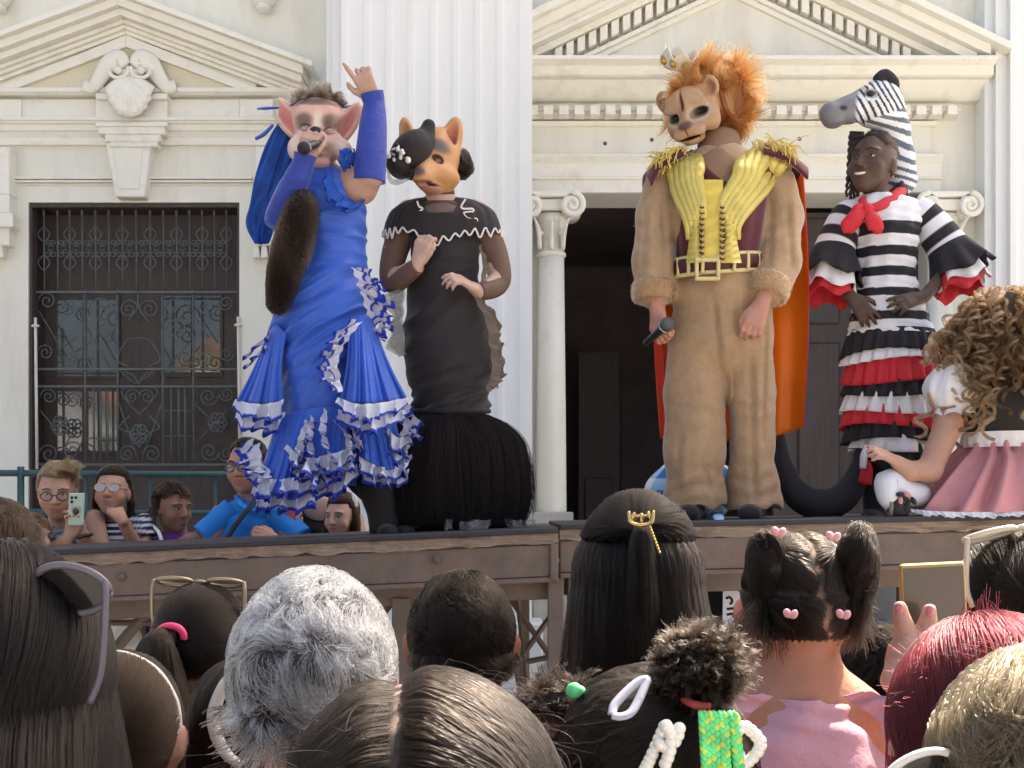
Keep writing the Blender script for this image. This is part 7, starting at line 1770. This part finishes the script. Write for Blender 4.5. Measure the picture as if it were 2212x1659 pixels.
for sg in (-1, 1):
    P = np.array([nb + (sg * .045, -.07, .0), nb + (sg * .085, -.085, -.03), nb + (sg * .105, -.09, -.09), nb + (sg * .085, -.095, -.16)])
    G = strip(P, (sg * .9, -.25, .25), (sg * .2, -1, .3), .040, 6, .010, .012, 8, 200 + sg); thick(mesh('shoulder_frill', grid(G), M_pd, t), .0015)
# ---- k: woman at the right with white framed sunglasses
t, c, r = crowd('woman with dark shiny hair and pale framed sunglasses on her head, holding a phone', 2205, 1318, 1.78, (.088, .10, .108), (.38, .22, .16), S_c)
skull(t, c, r, B_drk, NAPE)
v_ = dome(12000, 0, 0, None, NAPE, 76)
strands('hair', comb(v_, c, r, lambda p, v: np.array([.2, -.5, -.8]) + vnoise(v, 5, 4) * .25, .11, 9, .010, .2, (.15, 40), None, 76, .3, clump=(.25, 50), hug=.014), .00055, .0003, H_drk, t)
sunglasses('pale framed sunglasses resting on dark shiny hair', c + (-.012, -.03, .122), (1, .0, .22), (0, .35, 1), (0, -1, .35), .085, (.037, .020), mat('champagne_frame', (.50, .45, .36), .25, coat=.5), mat('smoke_lens', (.10, .105, .09), .08, alpha=.75), .10, rim=.0048, tdir=(-.05, -.2, -1))
ph_ = W(2018, 1345, 1.60)
phone('gold edged phone raised in two fingers before the stage', ph_, (-1, 0, -.05), (-.05, 0, 1), .088, .16, mat('gold_case', (.42, .29, .12), .35, metal=.4), cams=False, scr=mat('brown_screen', (.10, .075, .055), .15))  # screen is a plain dim brown, nothing glows
s = SDF(W(1880, 1640, 1.45), W(2130, 1270, 1.75), .004)
wr = W(1978, 1470, 1.57)
s.chain([W(2040, 1700, 1.66), wr], [.036, .030], .02); s.cap(wr, W(1972, 1420, 1.57), .034, .034, .02)
for a, b, c2 in (((1958, 1395), (1952, 1350), (1944, 1312)), ((1996, 1392), (2004, 1350), (2008, 1318))):
    s.chain([W(*a, 1.57), W(*b, 1.565), W(*c2, 1.56)], [.0125, .0115, .0095], .008)
s.chain([W(1945, 1440, 1.56), W(1932, 1470, 1.55), W(1950, 1500, 1.55)], [.018, .015, .012], .012)
skin_mesh(s.mesh(2), t, (.46, .27, .20), 'forearm')
for u, v in ((1943, 1314), (2009, 1320)): mesh('nail', ball(W(u, v, 1.549), (.0055, .003, .0078), 10, 8), mat('rose_nail', (.5, .14, .16), .25, coat=.5), t)
mesh('ring', tube([W(1974 + 14 * math.cos(a), 1405 + 3 * math.sin(a), 1.56 - .012 * math.sin(a)) for a in np.linspace(0, 6.28, 15)], .0014, 6, 28), gold, t)
# ---- l: further small heads
for u, v, d_, r_, lab in ((1890, 1455, 2.35, (.074, .085, .09), 'dark haired head low behind the pigtailed girl'), (2090, 1560, 2.0, (.074, .085, .09), 'brown haired head between the pink dress and the red hair'), (-10, 1200, 2.3, (.08, .09, .1), 'brown curly head at the far left before the stage')):
    t, c, r = crowd(lab, u, v, d_, r_, (.36, .2, .14), S_c, .15)
    skull(t, c, r, B_drk if u > 0 and u < 2000 else B_brn, NAPE)
    strands('hair', comb(dome(8000, 0, 0, None, NAPE, int(80 + u % 7)), c, r, lambda p, v: np.array([.1, -.2, -.8]) + v * .4 + vnoise(v, 6, 4) * .4, .05, 7, .008, 0, (.5, 50), None, 81, .4, hug=.012), .0006, .0003, H_drk if u > 0 and u < 2000 else H_brn, t)
# ---- m: red haired person
t, c, r = crowd('person with glossy dyed red hair catching the sun', 2148, 1572, 1.28, (.098, .110, .112), (.42, .24, .18), S_d)
H_red = hair_mat('dyed_red_hair', (.040, .0025, .005), .30, .4, .35, (.065, .004, .006), 1.32); B_red = mat('red_base', (.07, .010, .014), .8)
skull(t, c, r, B_red)
v_ = dome(18000, 0, 0, None, NAPE, 77)
strands('hair', comb(v_, c, r, lambda p, v: np.array([-.05, -.65, -.7]) + np.c_[.5 * v[:, 0], 0 * v[:, 0], 0 * v[:, 0]] + vnoise(v, 5, 6) * .12, .26, 13, .012, .6, (.06, 30), None, 77, .25, .2, (.08, 60), hug=.014), .0005, .0003, H_red, t)
v_ = dome(500, 0, 0, None, lambda v: v[:, 2] > .2, 78)
strands('flyaway_hair', comb(v_, c, r * 1.02, lambda p, v: v * .7 + np.array([-.3, -.5, .1]), .014, 6, .01, 0, (.6, 40), None, 78, .5), .00025, .00015, H_red, t)
# ---- n: blonde in the corner
t, c, r = crowd('person with tousled ash blonde hair and black sunglasses in the corner', 2275, 1700, 1.0, (.085, .10, .10), (.45, .28, .2), S_b)
H_ash = hair_mat('ash_blonde', (.035, .024, .013), .35, .4, .6, (.11, .078, .042), 1.36); B_ash = mat('ash_base', (.06, .045, .028), .85)
skull(t, c, r, B_ash)
v_ = dome(13000, 0, 0, None, NAPE, 79)
strands('hair', comb(v_, c, r, lambda p, v: np.array([-.25, -.4, -.7]) + vnoise(v, 5, 7) * .4, .09, 11, .02, .3, (.3, 35), None, 79, .3, .2, (.3, 50), hug=.02), .0005, .0003, H_ash, t)
sunglasses('black sunglasses with pale edge beside the ash blonde hair', W(2062, 1660, .98), (1, 0, .22), (0, 1, .2), (0, -.2, 1), .05, (.03, .02), mat('pale_edge', (.6, .58, .55), .25), MATS['dark_lens'], .06, tdir=(1, .2, -.2))
